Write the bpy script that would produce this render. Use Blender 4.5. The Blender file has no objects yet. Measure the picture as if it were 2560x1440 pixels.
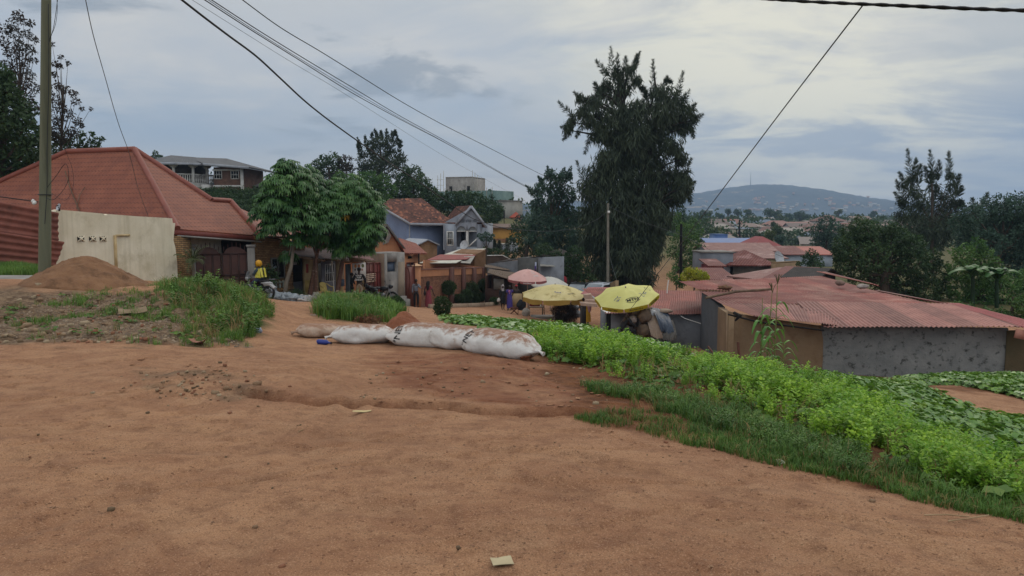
import bpy,bmesh,math,random
import numpy as np
from mathutils import Vector,Matrix
from math import radians as R,sin,cos,pi
random.seed(7); RNG = np.random.default_rng(11)
scene = bpy.context.scene
COL = scene.collection
# ---------------------------------------------------------------- camera
F = 1934.0; HY = 545.0; CZ = 1.7
PITCH = math.atan((720 - HY) / F)
cd = bpy.data.cameras.new('camera'); cam = bpy.data.objects.new('camera',cd); COL.objects.link(cam)
cam.location = (0,0,CZ); cam.rotation_euler = (R(90) - PITCH,0,0)
cd.sensor_width = 36; cd.lens = 36 * F / 2560; cd.clip_start = 0.1; cd.clip_end = 12000
scene.camera = cam
_sp,_cp = sin(PITCH),cos(PITCH)
def at(px,py,Y):
 """world point seen at pixel (px,py) of the 2560x1440 photo, Y metres ahead"""
 rx = (px - 1280) / F; ry = (720 - py) / F
 d = Vector((rx,_cp + ry * _sp,-_sp + ry * _cp))
 t = Y / d.y
 return Vector((d.x * t,Y,CZ + d.z * t))
def zat(py,Y): return at(1280,py,Y).z
def xat(px,py,Y): return at(px,py,Y).x
def proj(x,y,z):
 dy = y; dz = z - CZ
 f = dy * _cp - dz * _sp; u = dy * _sp + dz * _cp
 f = np.where(np.abs(f) < 1e-6,1e-6,f) if isinstance(f,np.ndarray) else f
 return 1280 + F * x / f,720 - F * u / f
# ---------------------------------------------------------------- render, exposure
scene.render.engine = 'CYCLES'
scene.cycles.use_denoising = True
scene.cycles.max_bounces = 6; scene.cycles.diffuse_bounces = 3; scene.cycles.glossy_bounces = 2
scene.cycles.transmission_bounces = 4; scene.cycles.transparent_max_bounces = 4; scene.cycles.volume_bounces = 0
scene.cycles.use_adaptive_sampling = True; scene.cycles.adaptive_threshold = 0.015
scene.view_settings.view_transform = 'Standard'; scene.view_settings.look = 'None'
scene.view_settings.exposure = 0.20; scene.view_settings.gamma = 1
def lin(c):
 if isinstance(c,str):
  c = tuple(int(c[i:i+2],16) / 255 for i in (0,2,4))
 return tuple(v / 12.92 if v <= 0.04045 else ((v + 0.055) / 1.055) ** 2.4 for v in c[:3]) + (1,)
# ---------------------------------------------------------------- world
SUN_EL,SUN_AZ = R(42),R(28)      # azimuth clockwise from +Y (ahead), to the right
w = bpy.data.worlds.new('World'); scene.world = w; w.use_nodes = True
nt = w.node_tree; N = nt.nodes; L = nt.links; N.clear()
def nd(t,**k):
 n = N.new(t)
 for a,b in k.items(): setattr(n,a,b)
 return n
out = nd('ShaderNodeOutputWorld'); bg = nd('ShaderNodeBackground'); L.new(bg.outputs[0],out.inputs[0])
sky = nd('ShaderNodeTexSky',sky_type='NISHITA'); sky.sun_disc = False
sky.sun_elevation = SUN_EL; sky.sun_rotation = SUN_AZ; sky.air_density = 1.3; sky.dust_density = 2
tc = nd('ShaderNodeTexCoord'); sep = nd('ShaderNodeSeparateXYZ'); L.new(tc.outputs['Generated'],sep.inputs[0])
def mth(op,a,b=None,c=None,clamp=False):
 n = nd('ShaderNodeMath',operation=op); n.use_clamp = clamp
 for i,v in enumerate((a,b,c)):
  if v is None: continue
  if hasattr(v,'links'): L.new(v,n.inputs[i])
  else: n.inputs[i].default_value = v
 return n.outputs[0]
def mixc(f,a,b,mode='MIX'):
 n = nd('ShaderNodeMix',data_type='RGBA',blend_type=mode)
 for s,v in ((0,f),(6,a),(7,b)):
  if hasattr(v,'links'): L.new(v,n.inputs[s])
  elif s == 0: n.inputs[0].default_value = v
  else: n.inputs[s].default_value = lin(v)
 return n.outputs[2]
def ramp(f,stops,interp='EASE'):
 n = nd('ShaderNodeValToRGB'); n.color_ramp.interpolation = interp
 e = n.color_ramp.elements
 while len(e) < len(stops): e.new(0.5)
 for el,(p,c) in zip(e,stops):
  el.position = p; el.color = lin(c) if not isinstance(c,(int,float)) else (c,c,c,1)
 L.new(f,n.inputs[0]); return n.outputs[0]
zc = mth('MAXIMUM',sep.outputs[2],0.0)
den = mth('ADD',zc,0.17)
cx = mth('DIVIDE',sep.outputs[0],den); cy = mth('DIVIDE',sep.outputs[1],den)
cmb = nd('ShaderNodeCombineXYZ'); L.new(cx,cmb.inputs[0]); L.new(cy,cmb.inputs[1])
def noise(vec,scale,det=6,rough=.55,dist=0.,sc=(1,1,1),loc=(0,0,0)):
 mp = nd('ShaderNodeMapping'); L.new(vec,mp.inputs[0]); mp.inputs['Scale'].default_value = sc; mp.inputs['Location'].default_value = loc
 n = nd('ShaderNodeTexNoise'); L.new(mp.outputs[0],n.inputs['Vector'])
 n.inputs['Scale'].default_value = scale; n.inputs['Detail'].default_value = det
 n.inputs['Roughness'].default_value = rough; n.inputs['Distortion'].default_value = dist
 return n.outputs['Fac']
CV = cmb.outputs[0]
n1 = noise(CV,0.62,8,.55,.5,(1.0,.8,1),(3.1,1.7,0))
n2 = noise(CV,1.3,8,.6,.4,(1.0,1.3,1),(9.3,4.2,0))
n3 = noise(CV,0.30,3,.5,.3,(1,1,1),(1.2,7.7,2))
side = mth('MULTIPLY_ADD',sep.outputs[0],1.7,0.12,True)          # 0 left .. 1 right
lowL = ramp(sep.outputs[2],[(0.0,'dccdb8'),(.045,'c4beb5'),(.10,'98a6b6'),(.19,'9daaba'),(.28,'b2b7bb')])
lowR = ramp(sep.outputs[2],[(0.0,'93a1b0'),(.05,'8494ac'),(.11,'7b8fa9'),(.19,'8d99a5'),(.28,'a9abaa')])
base = mixc(side,lowL,lowR)
lowm = mth('MULTIPLY',ramp(sep.outputs[2],[(.05,.25),(.18,1.)]),mth('SUBTRACT',1.0,mth('MULTIPLY',side,ramp(sep.outputs[2],[(.10,.85),(.20,.1)]))))
light = mixc(mth('MULTIPLY',ramp(n1,[(.40,0.),(.66,.75)]),lowm),base,'bfbfbe')
n4 = noise(CV,1.05,7,.58,.7,(.8,1.1,1),(21.3,8.8,0))
light = mixc(mth('MULTIPLY',ramp(n4,[(.43,0.),(.62,.62)]),lowm),light,'ccc9c3')
blue = mixc(ramp(n3,[(.52,0.),(.68,.55)]),light,'8a9db8')
darkc = mixc(mth('MULTIPLY',ramp(n2,[(.55,0.),(.66,.7)]),mth('MULTIPLY_ADD',lowm,.7,.3)),blue,'818c99')
# brighter, faintly warm clouds where the hidden sun sits (upper right)
sd = nd('ShaderNodeVectorMath',operation='DOT_PRODUCT'); L.new(tc.outputs['Generated'],sd.inputs[0])
sd.inputs[1].default_value = (sin(R(22)) * cos(R(20)),cos(R(22)) * cos(R(20)),sin(R(20)))
glow = mth('MULTIPLY',ramp(sd.outputs['Value'],[(.90,0.),(.985,1.)]),ramp(n2,[(.40,.15),(.60,1.)]))
warm = mixc(mth('MULTIPLY',glow,.95),darkc,'dedac8')
zen = ramp(sep.outputs[2],[(.30,0.),(.75,1.)])
hi = mixc(zen,warm,'c9cdd0')
up = nd('ShaderNodeVectorMath',operation='SCALE'); L.new(hi,up.inputs[0])
back = mth('MULTIPLY',sep.outputs[1],-1.0,None,True)      # sky brightened behind the camera and overhead to light the front faces
L.new(mth('ADD',mth('MULTIPLY_ADD',zen,0.45,1.06),mth('MULTIPLY',back,1.5)),up.inputs['Scale'])
skys = nd('ShaderNodeVectorMath',operation='SCALE'); L.new(sky.outputs[0],skys.inputs[0]); skys.inputs['Scale'].default_value = 0.05
fin = nd('ShaderNodeMix',data_type='RGBA'); fin.inputs[0].default_value = 0.06
L.new(up.outputs[0],fin.inputs[6]); L.new(skys.outputs[0],fin.inputs[7])
below = nd('ShaderNodeMix',data_type='RGBA')
L.new(mth('LESS_THAN',sep.outputs[2],-0.02),below.inputs[0])
L.new(fin.outputs[2],below.inputs[6]); below.inputs[7].default_value = lin('6f6a60')
L.new(below.outputs[2],bg.inputs[0]); bg.inputs[1].default_value = 1.0
ld = bpy.data.lights.new('sun','SUN'); ld.energy = 0.95; ld.angle = R(22); ld.color = (1.0,.93,.84)
sun = bpy.data.objects.new('sun',ld); COL.objects.link(sun)
sv = Vector((sin(SUN_AZ) * cos(SUN_EL),cos(SUN_AZ) * cos(SUN_EL),sin(SUN_EL)))
sun.rotation_euler = sv.to_track_quat('Z','Y').to_euler(); sun.location = (0,0,60)
# ---------------------------------------------------------------- materials
MATS = {}
def mat(name,c1,c2=None,scale=3.,rough=.9,bump=0.,bscale=None,c3=None,s3=1.2,t3=(.55,.7),stretch=(1,1,1),
  tint=0.,kind=None,ks=1.,metal=0.,spec=.3,trans=0.,det=6,coord='Object',k2=None,topdirt=None,streak=None):
 """procedural material. kind: corr (corrugated ribs along v), tile (roof tiles), brick, plank"""
 if name in MATS: return MATS[name]
 m = bpy.data.materials.new(name); m.use_nodes = True
 t = m.node_tree; n = t.nodes; l = t.links; n.clear()
 def nn(ty,**k):
  q = n.new(ty)
  for a,b in k.items(): setattr(q,a,b)
  return q
 def lk(a,b): l.new(a,b)
 o = nn('ShaderNodeOutputMaterial'); p = nn('ShaderNodeBsdfPrincipled')
 p.inputs['Roughness'].default_value = rough; p.inputs['Metallic'].default_value = metal
 p.inputs['Specular IOR Level'].default_value = spec
 tcn = nn('ShaderNodeTexCoord'); mp = nn('ShaderNodeMapping'); lk(tcn.outputs[coord],mp.inputs[0]); mp.inputs['Scale'].default_value = stretch
 oi = nn('ShaderNodeObjectInfo')
 cmbo = nn('ShaderNodeCombineXYZ'); mu = nn('ShaderNodeMath',operation='MULTIPLY'); lk(oi.outputs['Random'],mu.inputs[0]); mu.inputs[1].default_value = 37
 lk(mu.outputs[0],cmbo.inputs[0]); lk(cmbo.outputs[0],mp.inputs['Location'])
 def noi(s,d=det,r=.6):
  q = nn('ShaderNodeTexNoise'); lk(mp.outputs[0],q.inputs['Vector']); q.inputs['Scale'].default_value = s
  q.inputs['Detail'].default_value = d; q.inputs['Roughness'].default_value = r; return q.outputs['Fac']
 def rmp(f,a,b):
  q = nn('ShaderNodeMapRange'); lk(f,q.inputs[0]); q.inputs[1].default_value = a; q.inputs[2].default_value = b; return q.outputs[0]
 def mx(f,a,b):
  q = nn('ShaderNodeMix',data_type='RGBA')
  for i,v in ((0,f),(6,a),(7,b)):
   if hasattr(v,'links'): lk(v,q.inputs[i])
   elif i == 0: q.inputs[0].default_value = v
   else: q.inputs[i].default_value = lin(v)
  return q.outputs[2]
 c2 = c2 or c1
 nz = noi(scale)
 col = mx(rmp(nz,.35,.65),c1,c2)
 hgt = None
 uv = nn('ShaderNodeUVMap'); su = nn('ShaderNodeSeparateXYZ'); lk(uv.outputs[0],su.inputs[0])
 def mt(op,a,b=None):
  q = nn('ShaderNodeMath',operation=op)
  for i,v in enumerate((a,b)):
   if v is None: continue
   if hasattr(v,'links'): lk(v,q.inputs[i])
   else: q.inputs[i].default_value = v
  return q.outputs[0]
 if kind == 'brick':
  b = nn('ShaderNodeTexBrick'); lk(uv.outputs[0],b.inputs['Vector'])
  b.inputs['Scale'].default_value = 1 / ks; b.inputs['Brick Width'].default_value = .24; b.inputs['Row Height'].default_value = .085
  b.inputs['Mortar Size'].default_value = .012; b.inputs['Bias'].default_value = 0.
  b.inputs['Color1'].default_value = lin(c1); b.inputs['Color2'].default_value = lin(c2); b.inputs['Mortar'].default_value = lin(k2 or '6b5a48')
  q = nn('ShaderNodeMix',data_type='RGBA',blend_type='MULTIPLY'); q.inputs[0].default_value = .7
  lk(b.outputs['Color'],q.inputs[6]); qq = mx(rmp(nz,.3,.7),'9c9c9c','ffffff'); lk(qq,q.inputs[7]); col = q.outputs[2]
  hgt = mt('SUBTRACT',1.0,b.outputs['Fac'])
 if kind == 'corr':
  hgt = mt('SINE',mt('MULTIPLY',su.outputs[0],2 * pi / (.10 * ks)))
 if kind == 'tile':
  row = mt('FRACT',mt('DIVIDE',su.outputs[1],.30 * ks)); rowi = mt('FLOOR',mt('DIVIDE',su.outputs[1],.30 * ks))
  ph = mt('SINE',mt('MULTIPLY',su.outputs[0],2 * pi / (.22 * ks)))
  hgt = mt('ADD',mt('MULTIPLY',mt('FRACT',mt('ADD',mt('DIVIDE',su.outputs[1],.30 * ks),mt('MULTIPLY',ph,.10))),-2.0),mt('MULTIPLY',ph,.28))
  jn = mt('LESS_THAN',mt('FRACT',mt('ADD',mt('DIVIDE',su.outputs[1],.30 * ks),mt('MULTIPLY',ph,.10))),.16); col = mx(mt('MULTIPLY',jn,.5),col,'3c241e')  # dark line along each tile lap: shade painted into the colour, with slight grime
  if k2:
   wn = nn('ShaderNodeTexWhiteNoise',noise_dimensions='3D')
   cc = nn('ShaderNodeCombineXYZ'); lk(mt('FLOOR',mt('DIVIDE',su.outputs[0],.22 * ks)),cc.inputs[0]); lk(rowi,cc.inputs[1]); lk(cc.outputs[0],wn.inputs[0])
   col = mx(mt('MULTIPLY',rmp(wn.outputs['Value'],.5,1.),rmp(noi(.9,3),.4,.62)),col,k2)
 if kind == 'plank':
  hgt = mt('GREATER_THAN',mt('FRACT',mt('DIVIDE',su.outputs[0],.14 * ks)),.08)
  col = mx(mt('MULTIPLY',mt('SUBTRACT',1.,hgt),.6),col,'1c1612')
 if c3:
  col = mx(rmp(noi(s3,8,.65),*t3),col,c3)
 if streak:      # vertical runs of dirt from the top of a wall
  ms = nn('ShaderNodeMapping'); lk(tcn.outputs[coord],ms.inputs[0]); ms.inputs['Scale'].default_value = (2.4,2.4,.12)
  q = nn('ShaderNodeTexNoise'); lk(ms.outputs[0],q.inputs['Vector']); q.inputs['Scale'].default_value = 2.2; q.inputs['Detail'].default_value = 6
  col = mx(mt('MULTIPLY',rmp(q.outputs['Fac'],.50,.80),.38),col,streak)
 if topdirt:     # soil lying on upward faces
  g = nn('ShaderNodeNewGeometry'); sg = nn('ShaderNodeSeparateXYZ'); lk(g.outputs['Normal'],sg.inputs[0])
  f = mt('ADD',sg.outputs[2],mt('MULTIPLY',mt('SUBTRACT',noi(9,8,.7),.5),1.3))
  col = mx(rmp(f,.66,.98),col,topdirt)
 if tint:
  a = nn('ShaderNodeAttribute',attribute_name='tint'); h = nn('ShaderNodeHueSaturation')
  lk(col,h.inputs['Color']); lk(mt('ADD',mt('MULTIPLY',a.outputs['Fac'],tint * 2),1 - tint),h.inputs['Value'])
  lk(mt('ADD',mt('MULTIPLY',a.outputs['Fac'],-.06 if trans else 0.),.53 if trans else .5),h.inputs['Hue']); col = h.outputs[0]
 lk(col,p.inputs['Base Color'])
 if bump or hgt is not None:
  bs = noi(bscale or scale * 6,8,.65)
  last = None
  if bump:
   bn = nn('ShaderNodeBump'); lk(bs,bn.inputs['Height']); bn.inputs['Strength'].default_value = 1.; bn.inputs['Distance'].default_value = bump; last = bn
  if hgt is not None:
   b2 = nn('ShaderNodeBump'); lk(hgt,b2.inputs['Height']); b2.inputs['Strength'].default_value = 1.; b2.inputs['Distance'].default_value = {'brick': .012,'corr': .018,'tile': .05,'plank': .01}[kind] * max(ks,.6)
   if last: lk(last.outputs[0],b2.inputs['Normal'])
   last = b2
  lk(last.outputs[0],p.inputs['Normal'])
 sh = p.outputs[0]
 if trans:
  tr = nn('ShaderNodeBsdfTranslucent'); lk(col,tr.inputs[0]); ms = nn('ShaderNodeMixShader'); ms.inputs[0].default_value = trans
  lk(sh,ms.inputs[1]); lk(tr.outputs[0],ms.inputs[2]); sh = ms.outputs[0]
 lk(sh,o.inputs[0]); MATS[name] = m
 return m
# ---------------------------------------------------------------- mesh builder
def tag(o,label=None,cat=None,group=None,kind=None):
 if label: o['label'] = label
 if cat: o['category'] = cat
 if group: o['group'] = group
 if kind: o['kind'] = kind
 return o
def thing(name,loc,label,cat,group=None):
 o = bpy.data.objects.new(name,None); COL.objects.link(o); o.location = Vector(loc); o.empty_display_size = .3
 return tag(o,label,cat,group)
def wloc(o):
 v = Vector((0,0,0))
 while o is not None: v = v + o.location; o = o.parent
 return v
class MB:
 def __init__(s,fr=None): s.V = []; s.F = []; s.n = 0; s.T = []; s.fr = fr; s.has_t = False
 def bulk(s,V,Fc,tint=None):
  V = np.asarray(V,float).reshape(-1,3)
  if s.fr is not None:
   M = np.array(s.fr); V = V @ M[:3,:3].T + M[:3,3]
  Fc = np.asarray(Fc,np.int64)
  s.V.append(V); s.F.append(Fc + s.n); s.n += len(V)
  if tint is not None: s.has_t = True; s.T.append(np.broadcast_to(np.asarray(tint,float),(len(Fc),)).copy())
  else: s.T.append(np.full(len(Fc),.5))
  return s
 def poly(s,pts): s.bulk([tuple(p) for p in pts],[list(range(len(pts)))]); return s
 def box(s,c,d,rz=0,rx=0,ry=0):
  """box: centre, full size"""
  M = Matrix.Rotation(rz,3,'Z') @ Matrix.Rotation(ry,3,'Y') @ Matrix.Rotation(rx,3,'X')
  c = Vector(c); V = []
  for z in (-.5,.5):
   for x,y in ((-.5,-.5),(.5,-.5),(.5,.5),(-.5,.5)): V.append(c + M @ Vector((x * d[0],y * d[1],z * d[2])))
  s.bulk(V,[(0,3,2,1),(4,5,6,7),(0,1,5,4),(1,2,6,5),(2,3,7,6),(3,0,4,7)]); return s
 def slab(s,pts,t):
  """extrude polygon pts by vector t"""
  pts = [Vector(p) for p in pts]; t = Vector(t); n = len(pts)
  V = pts + [p + t for p in pts]
  s.bulk(V[:],[list(range(n))[::-1]]); s.bulk(V[:],[list(range(n,2 * n))])
  s.bulk(V,[(i,(i + 1) % n,n + (i + 1) % n,n + i) for i in range(n)]); return s
 def bar(s,a,b,w,h=None):
  """rectangular bar from a to b"""
  a = Vector(a); b = Vector(b); d = (b - a); L_ = d.length; q = d.to_track_quat('X','Z').to_matrix(); h = h or w
  V = []
  for x in (0,L_):
   for y,z in ((-.5,-.5),(.5,-.5),(.5,.5),(-.5,.5)): V.append(a + q @ Vector((x,y * w,z * h)))
  s.bulk(V,[(0,1,2,3),(7,6,5,4),(0,4,5,1),(1,5,6,2),(2,6,7,3),(3,7,4,0)]); return s
 def tube(s,pts,r,n=8,cap=True):
  pts = [Vector(p) for p in pts]; k = len(pts)
  if not hasattr(r,'__len__'): r = [r] * k
  V = []; up = None
  for i,p in enumerate(pts):
   d = (pts[min(i + 1,k - 1)] - pts[max(i - 1,0)]).normalized()
   if up is None: up = d.orthogonal().normalized()
   up = (up - d * up.dot(d)); up = up.normalized() if up.length > 1e-6 else d.orthogonal().normalized(); sdv = d.cross(up)
   for j in range(n):
    a = 2 * pi * j / n; V.append(p + (up * cos(a) + sdv * sin(a)) * r[i])
  Fc = [(i * n + j,i * n + (j + 1) % n,(i + 1) * n + (j + 1) % n,(i + 1) * n + j) for i in range(k - 1) for j in range(n)]
  s.bulk(V,Fc)
  if cap:
   s.bulk(V[:n],[list(range(n))[::-1]]); s.bulk(V[-n:],[list(range(n))])
  return s
 def grid(s,P,tint=None,close=False):
  """P array (a,b,3)"""
  P = np.asarray(P,float); a,b = P.shape[:2]
  i = np.arange(a - 1)[:,None]; j = np.arange(b if close else b - 1)[None,:]; j2 = (j + 1) % b
  Fc = np.stack([i * b + j,i * b + j2,(i + 1) * b + j2,(i + 1) * b + j],-1).reshape(-1,4)
  return s.bulk(P.reshape(-1,3),Fc,tint)
 def blob(s,c,r,nz=.12,seed=0,seg=14,ring=9,freq=1.6,flat=None):
  c = np.array(c,float); r = np.array(r if hasattr(r,'__len__') else (r,r,r),float)
  th = np.linspace(0,pi,ring)[:,None]; ph = np.linspace(0,2 * pi,seg,endpoint=False)[None,:]
  d = np.stack([np.sin(th) * np.cos(ph),np.sin(th) * np.sin(ph),np.cos(th) + 0 * ph],-1)
  k = 1 + nz * 2 * (vnoise3(d * freq + seed * 7.3) - .5)
  P = d * k[...,None] * r
  if flat is not None: P[...,2] = np.maximum(P[...,2],-flat)
  return s.grid(P + c,close=True)
 def build(s,name,m,parent=None,smooth=False,label=None,**kw):
  me = bpy.data.meshes.new(name)
  V = np.concatenate(s.V) if s.V else np.zeros((0,3))
  off = np.array(wloc(parent)) if parent is not None else np.array(kw.get('origin',(0,0,0)),float)
  V = V - off
  sizes = np.concatenate([np.full(len(f),f.shape[1]) for f in s.F]); idx = np.concatenate([f.reshape(-1) for f in s.F])
  me.vertices.add(len(V)); me.vertices.foreach_set('co',V.astype(np.float32).ravel())
  me.loops.add(len(idx)); me.loops.foreach_set('vertex_index',idx.astype(np.int32))
  st = np.concatenate([[0],np.cumsum(sizes)[:-1]])
  me.polygons.add(len(sizes)); me.polygons.foreach_set('loop_start',st.astype(np.int32)); me.polygons.foreach_set('loop_total',sizes.astype(np.int32))
  if smooth: me.polygons.foreach_set('use_smooth',np.ones(len(sizes),bool))
  if s.has_t:
   a = me.attributes.new('tint','FLOAT','FACE'); a.data.foreach_set('value',np.concatenate(s.T).astype(np.float32))
  else:
   # automatic metric UVs: u horizontal along the face, v up the face
   a0 = V[idx[st]]; a1 = V[idx[st + 1]]; a2 = V[idx[st + 2]]
   nr = np.cross(a1 - a0,a2 - a0); ln = np.linalg.norm(nr,axis=1,keepdims=True); nr = nr / np.where(ln < 1e-12,1,ln)
   t = np.cross(np.array([0,0,1.]),nr); lt = np.linalg.norm(t,axis=1,keepdims=True)
   t = np.where(lt < .02,np.array([1.,0,0]),t / np.where(lt < 1e-9,1,lt)); b = np.cross(nr,t)
   fi = np.repeat(np.arange(len(sizes)),sizes); P = V[idx] + off
   uv = np.stack([(P * t[fi]).sum(1),(P * b[fi]).sum(1)],1)
   ul = me.uv_layers.new(name='UVMap'); ul.data.foreach_set('uv',uv.astype(np.float32).ravel())
  me.update(); me.validate()
  if isinstance(m,(list,tuple)):
   for q in m: me.materials.append(q)
  else: me.materials.append(m)
  o = bpy.data.objects.new(name,me); COL.objects.link(o)
  if parent is not None: o.parent = parent
  else: o.location = Vector(off)
  if label: o['label'] = label
  return o
def copy_thing(o,loc,rz=0,label=None,scale=1.):
 c = o.copy(); COL.objects.link(c); c.location = Vector(loc); c.rotation_euler = (0,0,rz); c.scale = (scale,) * 3
 if label: c['label'] = label
 for ch in list(o.children):
  k = ch.copy(); COL.objects.link(k); k.parent = c
  for g in ch.children:
   q = g.copy(); COL.objects.link(q); q.parent = k
 return c
# ---------------------------------------------------------------- noise
def _h(ix,iy,iz=0):
 n = (ix.astype(np.int64) * 374761393 + iy.astype(np.int64) * 668265263 + (iz.astype(np.int64) if hasattr(iz,'astype') else iz) * 2147483647 * 3 + 1013904223) & 0xffffffff
 n = ((n ^ (n >> 13)) * 1274126177) & 0xffffffff; n = ((n ^ (n >> 16)) * 2246822519) & 0xffffffff
 return ((n ^ (n >> 15)) & 0xffffff) / float(0xffffff)
def vnoise(x,y):
 x = np.asarray(x,float); y = np.asarray(y,float)
 ix = np.floor(x); iy = np.floor(y); fx = x - ix; fy = y - iy; fx = fx * fx * (3 - 2 * fx); fy = fy * fy * (3 - 2 * fy)
 return (_h(ix,iy) * (1 - fx) + _h(ix + 1,iy) * fx) * (1 - fy) + (_h(ix,iy + 1) * (1 - fx) + _h(ix + 1,iy + 1) * fx) * fy
def fbm(x,y,o=4,g=.5):
 s = 0; a = 1; t = 0
 for k in range(o): s = s + a * vnoise(x * 2 ** k + k * 17.3,y * 2 ** k + k * 5.1); t += a; a *= g
 return s / t
def vnoise3(P):
 P = np.asarray(P,float); i = np.floor(P); f = P - i; f = f * f * (3 - 2 * f); r = 0
 for a in (0,1):
  for b in (0,1):
   for c in (0,1):
    wgt = (f[...,0] if a else 1 - f[...,0]) * (f[...,1] if b else 1 - f[...,1]) * (f[...,2] if c else 1 - f[...,2])
    r = r + wgt * _h(i[...,0] + a,i[...,1] + b,i[...,2] + c)
 return r
def inpoly(px,py,poly):
 c = np.zeros(np.shape(px),bool); n = len(poly)
 for i in range(n):
  x1,y1 = poly[i]; x2,y2 = poly[(i + 1) % n]
  if y1 == y2: continue
  cond = ((y1 > py) != (y2 > py)) & (px < (x2 - x1) * (py - y1) / (y2 - y1) + x1); c ^= cond
 return c
# ================================================================ TERRAIN
PIXC = [  # (px, py, distance) of the bare ground
 (1480,1040,6.6),(2000,1185,5.15),(2560,1320,4.25),(2900,1400,3.9),(1100,1030,6.8),(600,1010,7.0),(0,1000,7.2),(-500,1000,7.2),
 (300,880,9.6),(0,880,9.6),(-500,870,9.8),(700,900,9.3),(1000,895,10.4),(1250,915,9.7),(560,858,10.9),
 (0,845,10.9),(200,835,11.3),(400,830,11.5),(0,790,12.9),(250,780,13.2),(400,790,12.8),(0,735,15.8),(200,745,15.4),(330,745,15.6),(-500,740,15.6),
 (0,700,18.6),(150,702,18.6),(0,690,21.5),(60,672,24.0),(145,690,26.0),(-500,680,24.0),(440,706,31.0),(330,705,28.5),
 (540,722,25.0),(480,742,17.0),(600,780,14.6),(650,832,11.9),(430,730,22.0),(620,735,29.0),
 (750,850,12.2),(740,800,16.5),(720,768,25.0),(740,756,33.0),(700,752,36.0),(830,752,40.0),(640,742,36.5),(560,742,35.5),
 (880,752,30.0),(880,798,17.2),(960,812,16.5),(1010,817,15.0),(1100,835,13.2),(1250,860,12.0),
 (960,758,43.0),(1040,768,50.0),(1040,785,30.0),(1105,792,24.0),(1150,760,57.0),(1200,748,62.0),(1250,752,60.0),
 (1200,801,22.5),(1200,791,34.0),(1200,771,48.0),(1270,775,54.0),(1130,808,19.0),(1340,892,11.0),(1400,850,14.0),(1350,815,22.5),
 (1300,792,46.0),(1400,800,48.0),(1480,815,44.0),(1560,850,37.5),(1640,860,36.0),(1500,822,23.0),(1640,858,21.5),
 (1520,925,10.2),(1650,965,9.0),(1400,960,8.8),(1750,1010,7.8),(1950,1010,8.5),(1750,885,17.5),(1900,925,14.0),(2060,950,14.5),(2200,1000,12.0),
 (2350,1060,10.0),(2560,1180,7.2),(2400,1180,6.4),(2560,1060,12.0),(2350,980,15.2),(2560,1010,14.6),(2400,945,18.0),(2560,945,18.5),(2900,1000,16),
 (1800,930,25.0),(2000,945,25.5),(2300,955,24.0),(2560,955,22.5),(2900,960,22.0),(1700,870,33.5),(1760,880,31.0),
 (1440,730,66.0),(1520,735,62.0),(1560,722,72.0),(1640,690,85.0),(1660,640,110.0),(1690,590,150.0),(1390,735,62.0),(1300,735,66.0),
 (1230,690,75.0),(1100,680,72.0),(1060,640,82.0),(1230,640,85.0),(1280,590,120.0),(1240,540,150.0),
 (900,620,75.0),(760,560,80.0),(640,520,88.0),(500,478,92.0),(350,470,95.0),(0,480,60.0),(-300,470,60.0),(200,560,48.0),(300,610,42.0),(800,480,120.0),(1000,500,120.0),(-500,400,120.),
 (500,600,55.0),(800,690,58.0),(950,690,62.0),
 (2000,760,45.0),(2400,760,45.0),(2900,800,40.0),(1800,720,60.0),(2100,700,70.0),(2500,700,75.0),(1900,680,90.0),(1750,680,90.0),
 (2050,650,130.0),(1850,640,150.0),(2400,640,130.0),(1900,610,220.0),(2300,600,220.0),(1800,575,420.0),(2200,575,420.0),(2700,580,420.),
]
_P = [tuple(at(a,b,c)) for a,b,c in PIXC]
for yy in (-6.,-3.,0.,3.):
 for xx in (-9.,-3.,0.,3.,9.): _P.append((xx,yy,0.))
for xx in (-7.,-4.5,-2.,0.,1.6): _P.append((xx,5.5,.0))
for yy,zz in ((700.,-9.),(1200.,-9.),(2200.,-9.)):
 for k in (-1.1,-.6,-.2,.2,.5,.8,1.1): _P.append((k * yy,yy,zz + (14 if k < -.3 else 0)))
_P = np.array(_P)
def _tr(x,y): return x / (np.abs(y) + 4) * 2.2,np.log(np.maximum(y + 9,.5)) * 1.3
_cx,_cy = _tr(_P[:,0],_P[:,1])
def _kern(r): return r
_n = len(_P); _D = np.hypot(_cx[:,None] - _cx[None],_cy[:,None] - _cy[None])
_A = np.zeros((_n + 3,_n + 3)); _A[:_n,:_n] = _kern(_D) - np.eye(_n) * .006
_A[:_n,_n] = 1; _A[:_n,_n + 1] = _cx; _A[:_n,_n + 2] = _cy; _A[_n:,:_n] = _A[:_n,_n:].T
_W = np.linalg.solve(_A,np.concatenate([_P[:,2],[0,0,0]]))
def seg_d(x,y,pts):
 """distance to a polyline and signed side"""
 best = np.full(np.shape(x),1e9); sgn = np.zeros(np.shape(x))
 for (x1,y1),(x2,y2) in zip(pts[:-1],pts[1:]):
  dx,dy = x2 - x1,y2 - y1; t = np.clip(((x - x1) * dx + (y - y1) * dy) / (dx * dx + dy * dy),0,1)
  d = np.hypot(x - x1 - t * dx,y - y1 - t * dy); m = d < best
  best = np.where(m,d,best); sgn = np.where(m,np.sign(dx * (y - y1) - dy * (x - x1)),sgn)
 return best,sgn
def pxline(l): return [tuple(at(a,b,c))[:2] for a,b,c in l]
RUT = pxline([(640,985,7.4),(760,1003,7.15),(900,1010,7.05),(1050,1012,7.0),(1180,1022,6.85),(1290,1035,6.7),(1420,1030,6.7)])
RUT2 = pxline([(870,1240,4.6),(980,1300,4.2),(1080,1340,4.0),(1150,1380,3.9)])
EDGE = pxline([(-300,842,10.9),(0,848,10.8),(200,842,11),(330,855,10.8),(520,862,10.7),(640,850,11)])
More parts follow.
